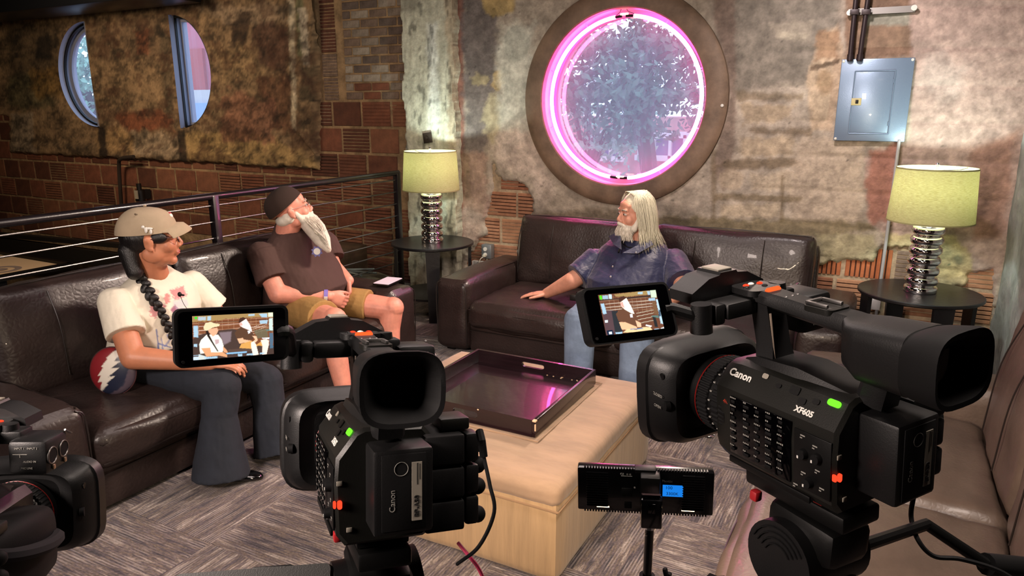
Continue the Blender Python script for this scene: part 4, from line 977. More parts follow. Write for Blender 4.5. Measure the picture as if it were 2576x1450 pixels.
# wall bracket + sconce silhouettes low on the stair wall
c = onY(352, 490, 5.0); bm = BM(); cyl(bm, (c.x, 5.0, c.z - .07), (c.x, 5.0, c.z + .05), .05, seg=14); cyl(bm, (c.x, 5.0, c.z + .05), (c.x, 5.0, c.z + .12), .025, seg=10); box(bm, (c.x, 5.06, c.z), (.06, .1, .1)); sc1 = obj('wall_lantern', bm, mat('lantern_dark', '#14100c', .5)); tag(sc1, 'small dark lantern on the stair wall above the railing', 'wall lamp')
c2 = onY(343, 490, 4.93); bm = BM(); box(bm, (c2.x, 4.93, c2.z), (.05, .01, .09)); obj('lantern_label', bm, mat('label_pale', '#a39a88', .7), sc1)
c = onY(330, 400, 5.05); bm = BM(); tube(bm, spline([(c.x - .28, 5.05, c.z - .55), (c.x - .2, 5.03, c.z - .1), (c.x - .1, 5.0, c.z), (c.x + .12, 5.0, c.z + .03)], 6), .02, 8); tag(obj('bent_pipe', bm, mat('pipe_rust', '#2c2118', .8)), 'bent dark pipe sticking out of the stair wall under the windows', 'pipe')

# ------------------------------------------------------------------ phone and bottle
p = onZ(976, 711, .523); ph = thing('notebook', 'white tablet in a dark case lying on the arm of the railing-side couch', 'tablet', p)
Mx = Matrix.Translation(p) @ Matrix.Rotation(R(8), 4, 'Z')
bm = BM(); xf(bm, prism(bm, rrect(.115, .19, .008), .010), Mx); obj('case', bm, M_blk, ph)
bm = BM(); xf(bm, prism(bm, rrect(.108, .183, .006), .003), Mx @ Matrix.Translation((0, 0, .010))); obj('screen', bm, mat('pale_screen', '#e6dcec', .3), ph)
p = onZ(1783, 1090, .02); bt = thing('water_bottle', 'clear plastic water bottle standing on the carpet behind the right camcorder', 'bottle', (p.x, p.y, .005))
mcl = mat('clear_plastic', '#f2f4f4', .08, trans=1.0)
bm = BM(); lathe(bm, [(.001, .008), (.02, .006), (.03, .0), (.033, .008), (.033, .03), (.031, .034), (.033, .04), (.033, .06), (.031, .064), (.033, .07), (.033, .15), (.028, .17), (.013, .195), (.012, .205)], (p.x, p.y, .006), 24); obj('bottle_body', bm, mcl, bt)
bm = BM(); cyl(bm, (p.x, p.y, .205), (p.x, p.y, .222), .0145, seg=18); obj('cap', bm, M_white, bt)
# ================================================================== PEOPLE
M_skin = mat('skin_fair', '#c98f78', .52, bump=(90, .15, .001), var=.10, vscale=22, sss=.12)
M_skin2 = mat('skin_rosy', '#cf8a76', .5, bump=(90, .15, .001), var=.12, vscale=18, sss=.12)
M_skin3 = mat('skin_tan', '#b9795a', .48, bump=(90, .12, .001), var=.08, vscale=18, sss=.12)
M_lip = mat('lips', '#a8524e', .4); M_eye = mat('eye_white', '#b9aca4', .25); M_iris = mat('iris', '#2a2018', .15)


def cap_(bm, p0, p1, r0, r1=None, seg=18):
    r1 = r0 if r1 is None else r1; cyl(bm, p0, p1, r0, r1, seg); ball(bm, p0, r0, u=seg, v=10); ball(bm, p1, r1, u=seg, v=10)


def limb(bm, pts, rs):
    for a, b_, ra, rb in zip(pts, pts[1:], rs, rs[1:]): cap_(bm, a, b_, ra, rb)


def torso(bm, st, n=28, e=.85):
    """st: list of (centre, half width, half depth, lateral vector, tangent)"""
    rings = []
    for c, hw, hd, lat, tan in st:
        lat = Vector(lat).normalized(); tan = Vector(tan).normalized(); dep = tan.cross(lat).normalized(); c = Vector(c); r = []
        for k in range(n):
            a = 2 * math.pi * k / n; ca, sa = math.cos(a), math.sin(a); r.append(c + lat * hw * math.copysign(abs(ca) ** e, ca) + dep * hd * math.copysign(abs(sa) ** e, sa))
        rings.append(r)
    loft(bm, rings)


def hand(bm, wr, d, nrm, th, size=1.0, curl=(20, 25, 20), spread=4, thumb=(45, 20)):
    """palm with four unequal fingers and a thumb leaving its side; nrm = the way the fingers close"""
    d = Vector(d).normalized(); nrm = Vector(nrm); nrm = (nrm - d * nrm.dot(d)).normalized(); th = Vector(th); th = (th - d * th.dot(d) - nrm * th.dot(nrm)).normalized(); wr = Vector(wr); s = size
    rings = []
    for u, hw, hd in ((-.012, .026, .019), (.015, .031, .017), (.045, .040, .0155), (.075, .042, .0135), (.088, .040, .011)):
        rings.append([wr + d * u * s + th * hw * s * math.copysign(abs(math.cos(a)) ** .8, math.cos(a)) + nrm * hd * s * math.copysign(abs(math.sin(a)) ** .8, math.sin(a)) for a in [2 * math.pi * k / 20 for k in range(20)]])
    loft(bm, rings)
    for k, (off, L3) in enumerate(((.031, (.042, .026, .021)), (.0105, (.047, .029, .022)), (-.0105, (.043, .027, .021)), (-.030, (.034, .021, .019)))):
        p = wr + (d * .082 + th * off) * s; dr = (d + th * math.tan(R(spread)) * (off / .03)).normalized(); ax = nrm; a = 0; r = (.0092, .0085, .0078, .0066)
        for j in range(3):
            a += R(curl[j]); q = p + (dr * math.cos(a) + ax * math.sin(a)) * L3[j] * s; cap_(bm, p, q, r[j] * s, r[j + 1] * s, 12); p = q
    p = wr + (d * .018 + th * .026 + nrm * .004) * s; a = R(thumb[0])
    for j, (l, r0, r1) in enumerate(((.040, .0145, .012), (.032, .0115, .010), (.026, .010, .008))):
        dr = (d * math.cos(a) + th * math.sin(a) + nrm * .25 * (j + 1) * math.sin(R(thumb[1]))).normalized(); q = p + dr * l * s; cap_(bm, p, q, r0 * s, r1 * s, 12); p = q; a -= R(14)


def hmat(c, f, tilt=0, roll=0, s=1.0):
    """head frame: +Y face direction, tilt = chin up"""
    f = Vector((f[0], f[1], 0)).normalized(); rt = Vector((f.y, -f.x, 0)); M3_ = Matrix((rt, f, Vector((0, 0, 1)))).transposed()
    return Matrix.Translation(c) @ M3_.to_4x4() @ Matrix.Rotation(R(tilt), 4, 'X') @ Matrix.Rotation(R(roll), 4, 'Y') @ Matrix.Scale(s, 4)


def head(bm, M, fat=1.0, nose=1.0):
    def E(c, r): ball(bm, c, r, M, 20, 14)
    def C(a, b_, r0, r1): s = M.to_scale().x; cap_(bm, M @ Vector(a), M @ Vector(b_), r0 * s, r1 * s, 12)
    E((0, -.012, .034), (.074, .094, .084)); E((0, .018, -.030), (.060 * fat, .070, .078)); E((0, .060, -.094), (.026 * fat, .022, .020)); E((0, .02, -.075), (.050 * fat, .055, .038))
    for sx in (-1, 1):
        E((sx * .034, .055, -.030), (.027 * fat, .027, .030)); E((sx * .048 * fat, .0, -.055), (.018, .04, .035)); E((sx * .0765, -.008, -.008), (.008, .019, .030)); E((sx * .080, -.014, .006), (.009, .012, .014)); E((sx * .079, -.002, -.032), (.007, .009, .010))
        E((sx * .011 * nose, .094, -.036), (.0085 * nose, .010, .008)); E((sx * .031, .069, .006), (.017, .017, .012))
    C((0, .082, .012), (0, .101, -.026), .0085, .0115 * nose); E((0, .100, -.030), (.0125 * nose, .0115, .0105)); E((0, .072, -.045), (.032, .018, .022))
    C((-.036, .076, .026), (.036, .076, .026), .012, .012); E((0, .058, .05), (.052, .026, .03)); E((0, .080, -.060), (.026, .014, .018))


def face_parts(t, M, lips=True, brow='#4a3a30', par=None):
    for sx in (-1, 1):
        bm = BM(); ball(bm, (sx * .031, .0775, .004), (.0135, .0115, .0085), M, 14, 10); e = obj('eye', bm, M_eye, par or t)
        bm = BM(); ball(bm, (sx * .031 + .001, .0875, .004), (.0058, .003, .0058), M, 12, 8); obj('iris', bm, M_iris, e)
        bm = BM(); vs = tube(bm, spline([(sx * .014, .090, .024), (sx * .031, .091, .031), (sx * .048, .080, .025)], 5), .0036, 6); xf(bm, vs, M); obj('eyebrow', bm, mat('brow', brow, .9), par or t)
    if lips:
        bm = BM(); vs = tube(bm, spline([(-.024, .0825, -.0615), (-.010, .0915, -.058), (0, .0925, -.0595), (.010, .0915, -.058), (.024, .0825, -.0615)], 4), [.0015] + [.0034] * 15 + [.0015], 8); xf(bm, vs, M)
        vs = tube(bm, spline([(-.020, .083, -.065), (0, .0912, -.067), (.020, .083, -.065)], 5), [.0015] + [.0040] * 9 + [.0015], 8); xf(bm, vs, M); obj('lips', bm, M_lip, par or t)


def strands(name, gen, n, m, t, r=.0022, kind=None):
    V = []; F = []
    for i in range(n):
        P = spline(gen(i), 5); x = None; L_ = len(P)
        for j, p in enumerate(P):
            tt = (P[min(j + 1, L_ - 1)] - P[max(j - 1, 0)]).normalized()
            if x is None: x = tt.orthogonal().normalized()
            x = (x - tt * x.dot(tt)).normalized(); y = tt.cross(x); rr = r * (1 if j < L_ - 3 else (.8, .5, .12)[j - (L_ - 3)]); b0 = len(V)
            V += [p + x * rr, p + (-x * .5 + y * .87) * rr, p + (-x * .5 - y * .87) * rr]
            if j:
                for k in range(3): F.append((b0 - 3 + k, b0 - 3 + (k + 1) % 3, b0 + (k + 1) % 3, b0 + k))
    me = bpy.data.meshes.new(name); me.from_pydata([v[:] for v in V], [], F); me.update(); smooth(me, 0); me.materials.append(m); o = link(me, name, t); o['kind'] = 'stuff'; return o


def folds(amp=.004, sc=9, seed=0, st=(1, 1, .35)):
    def f(co, nr):
        a = fbm(np.stack([co[:, 0] * st[0] + co[:, 1] * st[1], co[:, 2] * st[2] + co[:, 1] * .4], 1), sc, seed, 4) - .5
        return co + nr * (a * 2 * amp)[:, None]
    return f


def paintobj(o, base, ops, side=None):
    me = o.data; co = np.empty(len(me.vertices) * 3); me.vertices.foreach_get('co', co); co = co.reshape(-1, 3)
    mw = np.array(WM[o.name]); w_ = co @ mw[:3, :3].T + mw[:3, 3]; px = pix(w_); C = paint(px, base, ops)
    if side is not None:
        nr = np.empty(len(me.vertices) * 3); me.vertices.foreach_get('normal', nr); nr = nr.reshape(-1, 3) @ mw[:3, :3].T
        back = (nr @ np.array(side)) < .05; C[back] = np.array(lin(base))
    setcol(me, C)


VX = .0052
# ---------------------------------------------------------------- woman on the left couch
wt = thing('person', 'woman with long black braid, tan cap, white printed tee and dark flared jeans', 'person', (-3.0, 2.05, .38))
hip = Vector((-3.04, 2.05, .49)); nb = onX(398, 712, -2.95); hc = onX(381, 600, -2.90)
HM = hmat(hc, (.62, .78), 2, 0, 1.13)
shR, shL = Vector((-2.97, 1.87, .785)), Vector((-2.95, 2.25, .785)); elR = onX(335, 900, -2.80); wrR = onX(530, 915, -2.55); elL = Vector((-2.88, 2.36, .55)); wrL = onX(575, 905, -2.62)
kR, kL = onX(560, 975, -2.50), onX(668, 960, -2.52); aR, aL = onZ(540, 1168, .09), onZ(690, 1105, .09)
bm = BM(); head(bm, HM, 1.08)
cap_(bm, HM @ Vector((0, -.02, -.05)), nb + Vector((0, 0, -.02)), .058, .062)
torso(bm, [((-3.04, 2.05, .44), .15, .12, (0, 1, 0), (0, 0, 1)), ((-2.99, 2.06, .62), .14, .11, (0, 1, 0), (0, 0, 1)), ((-2.97, 2.07, .75), .13, .09, (0, 1, 0), (0, 0, 1)), (nb, .06, .05, (0, 1, 0), (0, 0, 1))])
limb(bm, [shR + Vector((0, 0, -.02)), elR, wrR], [.054, .052, .032]); limb(bm, [shL + Vector((0, 0, -.02)), elL, wrL], [.052, .046, .030])
hand(bm, wrR, (.75, .6, -.05), (0, .2, -1), (.3, .8, .2), .92); hand(bm, wrL, (.5, -.5, -.3), (-.3, 0, -1), (.3, .3, .8), .92)
for h_, k_, a_ in (((-3.0, 1.97, .47), kR, aR), ((-3.0, 2.16, .47), kL, aL)): limb(bm, [Vector(h_), k_, a_], [.08, .055, .035])
for a_ in (aR, aL): cap_(bm, a_, a_ + Vector((.10, .06, -.05)), .035, .025)
body = remeshed('body', bm, VX, M_skin3, wt, 3); face_parts(wt, HM, brow='#1c1512')
M_tee = mat('white_tee', '#ddd6c4', .85, bump=(11, .6, .012), attr='tint', var=.03, vscale=4)
bm = BM(); l = (0, 1, 0); up = (0, 0, 1)
torso(bm, [((-3.06, 2.05, .455), .195, .165, l, up), ((-3.01, 2.055, .53), .19, .185, l, up), ((-2.985, 2.06, .62), .185, .175, l, up), ((-2.965, 2.065, .70), .19, .155, l, up), ((-2.965, 2.07, .78), .19, .12, l, up), ((-2.965, 2.07, .825), .155, .095, l, up), ((-2.96, 2.07, .86), .10, .078, l, up), (Vector((-2.955, 2.075, .882)), .072, .066, l, (.25, 0, 1))])
for s_, e_ in ((shR, elR), (shL, elL)):
    m_ = s_.lerp(e_, .62); cyl(bm, s_ + Vector((0, 0, -.01)), m_, .070, .082, 22); ball(bm, s_ + Vector((0, 0, -.012)), (.072, .070, .066))
tee = remeshed('t_shirt', bm, VX, M_tee, wt, 4, post=folds(.007, 10, 2))
paintobj(tee, '#ddd6c4', [(ell(420, 752, 7, 14), '#b5525c', 2, 5, .3, .75), ([(428, 730), (462, 720), (470, 745), (440, 756)], '#b96a74', 2, 7, .35, .8), (ell(388, 780, 12, 20), '#c4707a', 2, 8, .3, .8),
    ([(428, 780), (440, 766), (455, 784), (440, 796)], '#8d4a6e', 1.5, 2, .3, .9), ([(405, 762), (420, 770), (412, 776)], '#b2586a', 1, 1, .3, .8), (ell(455, 765, 20, 12), '#a9b0c8', 4, 10, .25, .5),
    ([(392, 828), (395, 828), (401, 880), (397, 880)], '#5569a8', .8, .4, .3, .9), ([(396, 862), (432, 874), (432, 877), (396, 866)], '#5569a8', .8, .4, .3, .85), ([(404, 850), (407, 850), (412, 880), (408, 880)], '#6b7cb4', .8, .4, .3, .8), ([(412, 872), (428, 852), (430, 855), (415, 875)], '#6b7cb4', .8, .4, .3, .8), (ell(428, 846, 8, 6), '#4a6fc2', 1.5, 2, .3, .9)], side=(.6, -.7, .2))
M_denim_d = mat('dark_denim', '#191e28', .9, bump=(12, .5, .01), var=.18, vscale=10)
bm = BM()
torso(bm, [((-3.06, 2.05, .40), .19, .15, l, up), ((-3.05, 2.05, .47), .19, .155, l, up), ((-3.04, 2.05, .52), .185, .14, l, up)])
for h_, k_, a_ in (((-3.02, 1.96, .46), kR, aR), ((-3.02, 2.16, .46), kL, aL)):
    h_ = Vector(h_); limb(bm, [h_, k_], [.098, .082]); ms = k_.lerp(a_, .35); limb(bm, [k_, ms], [.080, .076]); e_ = a_ + Vector((.02, .012, -.062)); cyl(bm, ms, e_, .074, .125, 24); ball(bm, ms, .075)
remeshed('jeans', bm, VX + .001, M_denim_d, wt, 5, post=folds(.008, 8, 5, (1, 1, .5)))
M_patent = mat('black_shoe', '#070708', .12, coat=.6)
for a_, f in ((aR, (.80, .60)), (aL, (.80, .6))):
    d = Vector((*f, 0)); s_ = Vector((-f[1], f[0], 0)); o_ = Vector((a_.x, a_.y, .006)) - d * .02; rings = []
    for u, w_, h_ in ((-.04, .030, .05), (.0, .036, .065), (.06, .037, .06), (.12, .042, .042), (.17, .040, .032), (.205, .026, .022), (.218, .010, .012)):
        rings.append([o_ + d * u + s_ * w_ * math.cos(2 * math.pi * k / 20) + Vector((0, 0, max(0, h_ * (.5 + .5 * math.sin(2 * math.pi * k / 20))))) for k in range(20)])
    bm = BM(); loft(bm, rings); obj('shoe', bm, M_patent, wt, ang=60)
# cap
M_cap = mat('khaki_cap', '#a3927a', .9, bump=(350, .25, .001), var=.08, vscale=10)
def dome(bm, M, a, b_, h_, z0=.0, n=32, m=12, slope=0):
    rings = []
    for i in range(m):
        t_ = math.pi / 2 * i / (m - 1) * .98; rings.append([M @ Vector((a * math.cos(t_) ** .75 * math.cos(2 * math.pi * k / n), b_ * math.cos(t_) ** .75 * math.sin(2 * math.pi * k / n), z0 + h_ * math.sin(t_) + slope * math.sin(2 * math.pi * k / n) * math.cos(t_) ** 2)) for k in range(n)])
    loft(bm, rings)
CM = HM @ Matrix.Translation((0, -.014, .027)) @ Matrix.Rotation(R(-5), 4, 'X')
bm = BM(); dome(bm, CM, .084, .112, .098, slope=.010); cp = obj('cap', bm, M_cap, wt, ang=60)
bm = BM(); rings = []
for i in range(9):
    u = -1 + 2 * i / 8; xx = .072 * u; y0 = .106 * math.sqrt(max(0, 1 - (xx / .086) ** 2)); y1 = y0 + .058 * (1 - .30 * u * u); zz = .006 - .026 * u * u + .026
    rings.append([CM @ Vector(p) for p in ((xx, y0 - .012, zz + .006), (xx, (y0 + y1) / 2, zz + .006), (xx, y1, zz - .018), (xx, y1, zz - .022), (xx, (y0 + y1) / 2, zz + .001), (xx, y0 - .012, zz))])
loft(bm, rings); obj('bill', bm, M_cap, cp, ang=50)
bm = BM(); ball(bm, (0, 0, .103), (.007, .007, .004), CM, 12, 8); obj('cap_button', bm, M_cap, cp)
for q in ((-.06, -.035, .078), (.062, -.03, .078)): bm = BM(); ball(bm, q, (.004, .004, .004), CM, 8, 6); obj('eyelet', bm, mat('eyelet_dark', '#5d4f3e', .8), cp)
bm = BM(); ball(bm, (-.004, .084, .062), (.022, .012, .017), CM, 16, 10); obj('front_emblem', bm, mat('emblem_red', '#9c2a30', .7), cp)
bm = BM(); ball(bm, (.006, .088, .063), (.015, .010, .011), CM, 14, 8); obj('front_emblem', bm, M_white, cp)
bm = BM()
for q, r_ in (((.086, .012, .026), (.004, .016, .005)), ((.087, .004, .020), (.004, .006, .012)), ((.087, .020, .014), (.004, .005, .010)), ((.086, -.006, .032), (.004, .006, .006))): ball(bm, q, r_, CM, 10, 8)
obj('side_emblem', bm, M_white, cp, kind='stuff')
# hair, braid
M_bh = mat('black_hair', '#0f0d0e', .38, bump=(60, .6, .004), stretch=(6, 6, 1))
bm = BM(); ball(bm, (0, -.040, .012), (.079, .076, .070), HM); ball(bm, (0, -.085, -.045), (.052, .040, .050), HM); cap_(bm, HM @ Vector((.02, -.085, -.04)), HM @ Vector((.045, -.075, -.12)), .044, .034)
for sx in (-1, 1): ball(bm, (sx * .066, .026, .008), (.014, .035, .022), HM)
hb = remeshed('hair', bm, .005, M_bh, wt, 3)
BP = spline([HM @ Vector((.045, -.07, -.10)), onX(352, 700, -2.93), onX(378, 742, -2.86), onX(402, 782, -2.83), onX(425, 826, -2.80), onX(446, 868, -2.76)], 10)
bm = BM(); nB = 26
for k in range(nB):
    u = k / (nB - 1) * (len(BP) - 1.01); i = int(u); p = BP[i].lerp(BP[i + 1], u - i); tt = (BP[i + 1] - BP[i]).normalized(); sd = Vector((.469, -.0, 0)); sd = Vector((.883, .469, 0)); sd = (sd - tt * sd.dot(tt)).normalized(); r_ = .0225 - .008 * k / nB
    s_ = 1 if k % 2 else -1; q = Matrix((sd, tt.cross(sd), tt)).transposed() @ Matrix.Rotation(R(38 * s_), 3, 'Y'); ball(bm, p + sd * s_ * r_ * .45, (r_ * .82, r_ * .8, r_ * 1.25), u=12, v=8, rot=q)
obj('braid', bm, M_bh, wt, ang=0, kind='stuff')
bm = BM(); tube(bm, [HM @ Vector(p) for p in ((.082, -.01, .008), (.072, .06, .008), (.055, .094, .006))], .0016, 6)
for sx in (-1, 1): tube(bm, [HM @ Vector((sx * .031 + .024 * math.cos(R(a)), .1 - .006 * abs(math.cos(R(a))), -.002 + .018 * math.sin(R(a)))) for a in range(0, 361, 24)], .0016, 6, cap=False)
tube(bm, [HM @ Vector(p) for p in ((-.082, -.01, .008), (-.072, .06, .008), (-.055, .094, .006))], .0016, 6); tube(bm, [HM @ Vector(p) for p in ((-.008, .1, .002), (0, .103, .004), (.008, .1, .002))], .0016, 6)
obj('glasses', bm, mat('glasses_rim', '#3a1418', .3), wt, kind='stuff')
p = onX(452, 741, -2.745); bm = BM(); ball(bm, p, (.009, .009, .011)); box(bm, p + Vector((.008, .008, -.004)), (.018, .006, .006)); mc_ = obj('lapel_microphone', bm, M_blk, wt)
bm = BM(); tube(bm, spline([p, p + Vector((.01, .01, -.05)), p + Vector((.03, .03, -.10)), p + Vector((.08, .06, -.19))], 6), .0012, 5); obj('microphone_wire', bm, M_blk, mc_)
# pouch
pc = onX(285, 934, -2.90); pcn = Vector((.45, -.86, .15)).normalized(); q = pcn.to_track_quat('Z', 'Y').to_matrix()
bm = BM(); ball(bm, pc, (.099, .104, .036), u=110, v=70, rot=q)
mp_ = mat('pouch_leather', '#ffffff', .42, bump=(120, .15, .001), attr='tint'); po = obj('hip_pouch', bm, mp_, None, ang=0); tag(po, 'round red and blue leather hip pouch with a white lightning bolt at the woman\'s side', 'pouch')
bolt = [(294, 881), (299, 886), (297, 890), (302, 892), (287, 909), (304, 909), (279, 927), (300, 926), (272, 949), (290, 946), (267, 966), (273, 967), (260, 979), (263, 978), (255, 986), (252, 980), (257, 961), (246, 962), (254, 945), (245, 947), (260, 925), (254, 923), (271, 903), (266, 902), (285, 885)]
paintobj(po, '#1d2338', [([(200, 860), (296, 860), (284, 900), (268, 930), (258, 960), (254, 1000), (200, 1000)], '#7d1f26', 1.2, 0, .1, 1), (bolt, '#d9d4c8', .8, 0, .1, 1), ([(326, 920), (350, 900), (350, 960), (290, 1000), (270, 996), (310, 972)], '#5a4d58', 2, 3, .2, .8)])
bm = BM(); prr = [pc + q @ Vector((.1 * math.cos(R(a)), .105 * math.sin(R(a)), 0)) for a in range(0, 361, 8)]; tube(bm, prr, .003, 6, cap=False); obj('piping', bm, mat('pouch_edge', '#3a1418', .6), po)

# ---------------------------------------------------------------- bearded man on the left couch
mt = thing('person', 'man with long white beard, dark brown cap, glasses, brown tee and tan shorts', 'person', (-3.05, 3.08, .38))
hc = onX(733, 528, -3.06); HM = hmat(hc, (.66, .75), 17, 0, 1.05); nb = onX(716, 600, -3.12)
shR, shL = Vector((-3.14, 2.87, .80)), Vector((-3.08, 3.32, .80)); elR = onX(700, 740, -3.0); wrR = onX(826, 746, -2.80); elL = onX(838, 672, -2.98); wrL = onX(876, 706, -2.84)
kR, kL = onX(838, 808, -2.60), onX(985, 778, -2.60); aR, aL = onZ(840, 1060, .08), onZ(985, 1000, .08)
aR = Vector((-2.50, 2.78, .08)); aL = Vector((-2.56, 3.28, .08))
bm = BM(); head(bm, HM, 1.05, 1.1); cap_(bm, HM @ Vector((0, -.03, -.05)), nb + Vector((0, 0, -.04)), .066, .072)
torso(bm, [((-3.10, 3.08, .44), .17, .14, l, up), ((-3.06, 3.09, .60), .17, .14, l, up), ((-3.10, 3.09, .78), .15, .10, l, up), (nb + Vector((0, 0, -.04)), .07, .06, l, up)])
limb(bm, [shR + Vector((0, 0, -.025)), elR, wrR], [.056, .056, .034]); limb(bm, [shL + Vector((0, 0, -.025)), elL, wrL], [.056, .052, .034])
hand(bm, wrR, (.62, .6, -.42), (-.3, .6, -.2), (.2, .2, 1), 1.0, (45, 55, 40), 2, (30, 40)); hand(bm, wrL, (.35, -.35, -.85), (-.6, -.7, 0), (-.5, -.4, .1), 1.0, (30, 30, 25), 3, (50, 20))
for h_, k_, a_ in (((-3.06, 3.0, .46), kR, aR), ((-3.06, 3.2, .46), kL, aL)):
    cf = k_.lerp(a_, .33) + Vector((-.02, 0, 0)); limb(bm, [Vector(h_), k_, cf, a_], [.088, .070, .066, .040]); ball(bm, k_ + Vector((.012, 0, .01)), .066); cap_(bm, a_, a_ + Vector((.14, .02, -.045)), .042, .03)
remeshed('body', bm, VX, M_skin2, mt, 3); face_parts(mt, HM, lips=True, brow='#a3988c')
M_btee = mat('brown_tee', '#442e29', .9, bump=(10, .6, .012), var=.04, vscale=5)
bm = BM(); torso(bm, [((-3.11, 3.08, .44), .235, .17, l, up), ((-3.045, 3.09, .50), .24, .215, l, up), ((-3.02, 3.09, .59), .235, .225, l, up), ((-3.05, 3.09, .68), .225, .19, l, up), ((-3.09, 3.09, .77), .22, .15, l, up), ((-3.10, 3.09, .84), .18, .12, l, up), ((-3.10, 3.08, .89), .12, .10, l, up), (Vector((-3.10, 3.07, .925)), .082, .080, l, (.3, 0, 1))])
for s_, e_, fr_ in ((shR, elR, .66), (shL, elL, .72)): m_ = s_.lerp(e_, fr_); cyl(bm, s_, m_, .080, .090, 22); ball(bm, s_ + Vector((0, 0, -.01)), (.082, .080, .074))
remeshed('t_shirt', bm, VX, M_btee, mt, 4, post=folds(.009, 7, 12, (1, 1, .8)))
p = onX(797, 633, -2.875); n_ = Vector((.75, -.6, .2)).normalized(); q = n_.to_track_quat('Z', 'Y').to_matrix().to_4x4(); bm = BM()
prism(bm, [((.034 if k % 2 else .024) * math.cos(R(k * 22.5)), (.034 if k % 2 else .024) * math.sin(R(k * 22.5))) for k in range(16)], .004); bmesh.ops.transform(bm, matrix=Matrix.Translation(p) @ q, verts=bm.verts); lg_ = obj('shirt_emblem', bm, mat('emblem_violet', '#6b6aa0', .8), mt)
bm = BM(); vs = cyl(bm, (0, 0, 0), (0, 0, .007), .019, seg=20); bmesh.ops.transform(bm, matrix=Matrix.Translation(p) @ q, verts=bm.verts); obj('emblem_centre', bm, M_white, lg_)
M_short = mat('tan_shorts', '#9a7844', .85, bump=(14, .6, .01), var=.08, vscale=8)
bm = BM(); torso(bm, [((-3.12, 3.08, .39), .21, .15, l, up), ((-3.08, 3.09, .46), .215, .17, l, up), ((-3.07, 3.09, .51), .20, .16, l, up)])
for h_, k_, u in (((-3.06, 2.99, .455), kR, .80), ((-3.06, 3.20, .455), kL, .70)): h_ = Vector(h_); cyl(bm, h_, h_.lerp(k_, u), .108, .100, 24); ball(bm, h_, .108)
remeshed('shorts', bm, VX, M_short, mt, 4, post=folds(.006, 9, 15))
# cap worn backwards, hair fringe, beard
M_bcap = mat('brown_cap', '#2b1c15', .95, bump=(350, .2, .001), var=.06)
CM = HM @ Matrix.Translation((0, -.024, .030)) @ Matrix.Rotation(R(22), 4, 'X'); bm = BM(); dome(bm, CM, .087, .110, .100); cp = obj('cap', bm, M_bcap, mt, ang=60)
bm = BM(); ball(bm, (0, 0, .1005), (.006, .006, .004), CM, 12, 8); obj('cap_button', bm, M_bcap, cp)
M_wh = mat('white_hair', '#cfc8ba', .6, bump=(80, .5, .003), var=.12, vscale=30); M_wh2 = mat('cream_hair', '#cdc8b2', .5, bump=(80, .5, .003), var=.14, vscale=30, stretch=(8, 8, 1))
bm = BM(); ball(bm, (0, -.052, -.040), (.072, .052, .040), HM); ball(bm, (.05, -.03, -.03), (.028, .04, .035), HM); ball(bm, (-.05, -.03, -.03), (.028, .04, .035), HM); remeshed('hair', bm, .006, M_wh, mt, 2)
tip = onX(826, 628, -2.80); sb = HM.inverted() @ tip
bm = BM(); BS = [((0, .036, -.050), .068, .056), ((0, .062, -.085), .074, .058), ((sb.x * .3, .078, -.13), .070, .058), ((sb.x * .6, .080 * .5 + sb.y * .5, (-.13 + sb.z) / 2 - .01), .056, .046), (tuple(sb), .016, .016)]
for (c0, a0, b0), (c1, a1, b1) in zip(BS, BS[1:]):
    for k in range(6): u = k / 6; ball(bm, Vector(c0).lerp(Vector(c1), u), (a0 + (a1 - a0) * u, b0 + (b1 - b0) * u, .030), HM)
for sx in (-1, 1): cap_(bm, HM @ Vector((sx * .058, .012, -.02)), HM @ Vector((sx * .052, .035, -.07)), .016, .022); cap_(bm, HM @ Vector((0, .096, -.048)), HM @ Vector((sx * .034, .076, -.066)), .011, .010)
bd = remeshed('beard', bm, .005, M_wh, mt, 3)
rb = random.Random(4)
def gen(i):
    a = rb.uniform(-1.5, 1.5); r_ = rb.uniform(.85, 1.08); c0 = Vector((.062 * math.sin(a) * r_, .035 + .062 * math.cos(a) * r_, rb.uniform(-.12, -.05))); e_ = sb + Vector((math.sin(a) * .022, math.cos(a) * .012, rb.uniform(-.01, .07))) * 1.0
    m1_ = c0.lerp(e_, .4) + Vector((math.sin(a) * .022, math.cos(a) * .022, 0)); m2_ = c0.lerp(e_, .75) + Vector((math.sin(a) * .014, math.cos(a) * .012, 0)); return [HM @ p_ for p_ in (c0, m1_, m2_, e_)]
strands('beard_strands', gen, 220, M_wh, bd, .0016)
bm = BM()
for sx in (-1, 1):
    tube(bm, [HM @ Vector(p_) for p_ in ((sx * .080, -.005, .012), (sx * .074, .05, .010), (sx * .052, .098, .008))], .0013, 6); tube(bm, [HM @ Vector((sx * .031 + .021 * math.cos(R(a)), .104 - .006 * abs(math.cos(R(a))), .002 + .014 * math.sin(R(a)))) for a in range(0, 361, 24)], .0013, 6, cap=False)
tube(bm, [HM @ Vector(p_) for p_ in ((-.010, .104, .006), (0, .108, .009), (.010, .104, .006))], .0013, 6); obj('glasses', bm, mat('wire_rim', '#7a7470', .25, .8), mt, kind='stuff')
d_ = (wrR - elR).normalized(); bm = BM(); x_, y_ = frame(d_); c_ = wrR - d_ * .015
loft(bm, [[c_ + d_ * o1 + (x_ * math.cos(R(a)) + y_ * math.sin(R(a))) * rr for a in range(0, 360, 15)] for o1, rr in ((-.011, .0385), (.011, .0375), (.011, .0395), (-.011, .0405))], close=True); wb_ = obj('wristband', bm, mat('band_violet', '#7667b5', .6), mt)
bm = BM(); nn_ = Vector((.3, -.9, -.1)); nn_ = (nn_ - d_ * nn_.dot(d_)).normalized(); sd = d_.cross(nn_); pp = c_ + nn_ * .040
for u in (-1, 1): pass
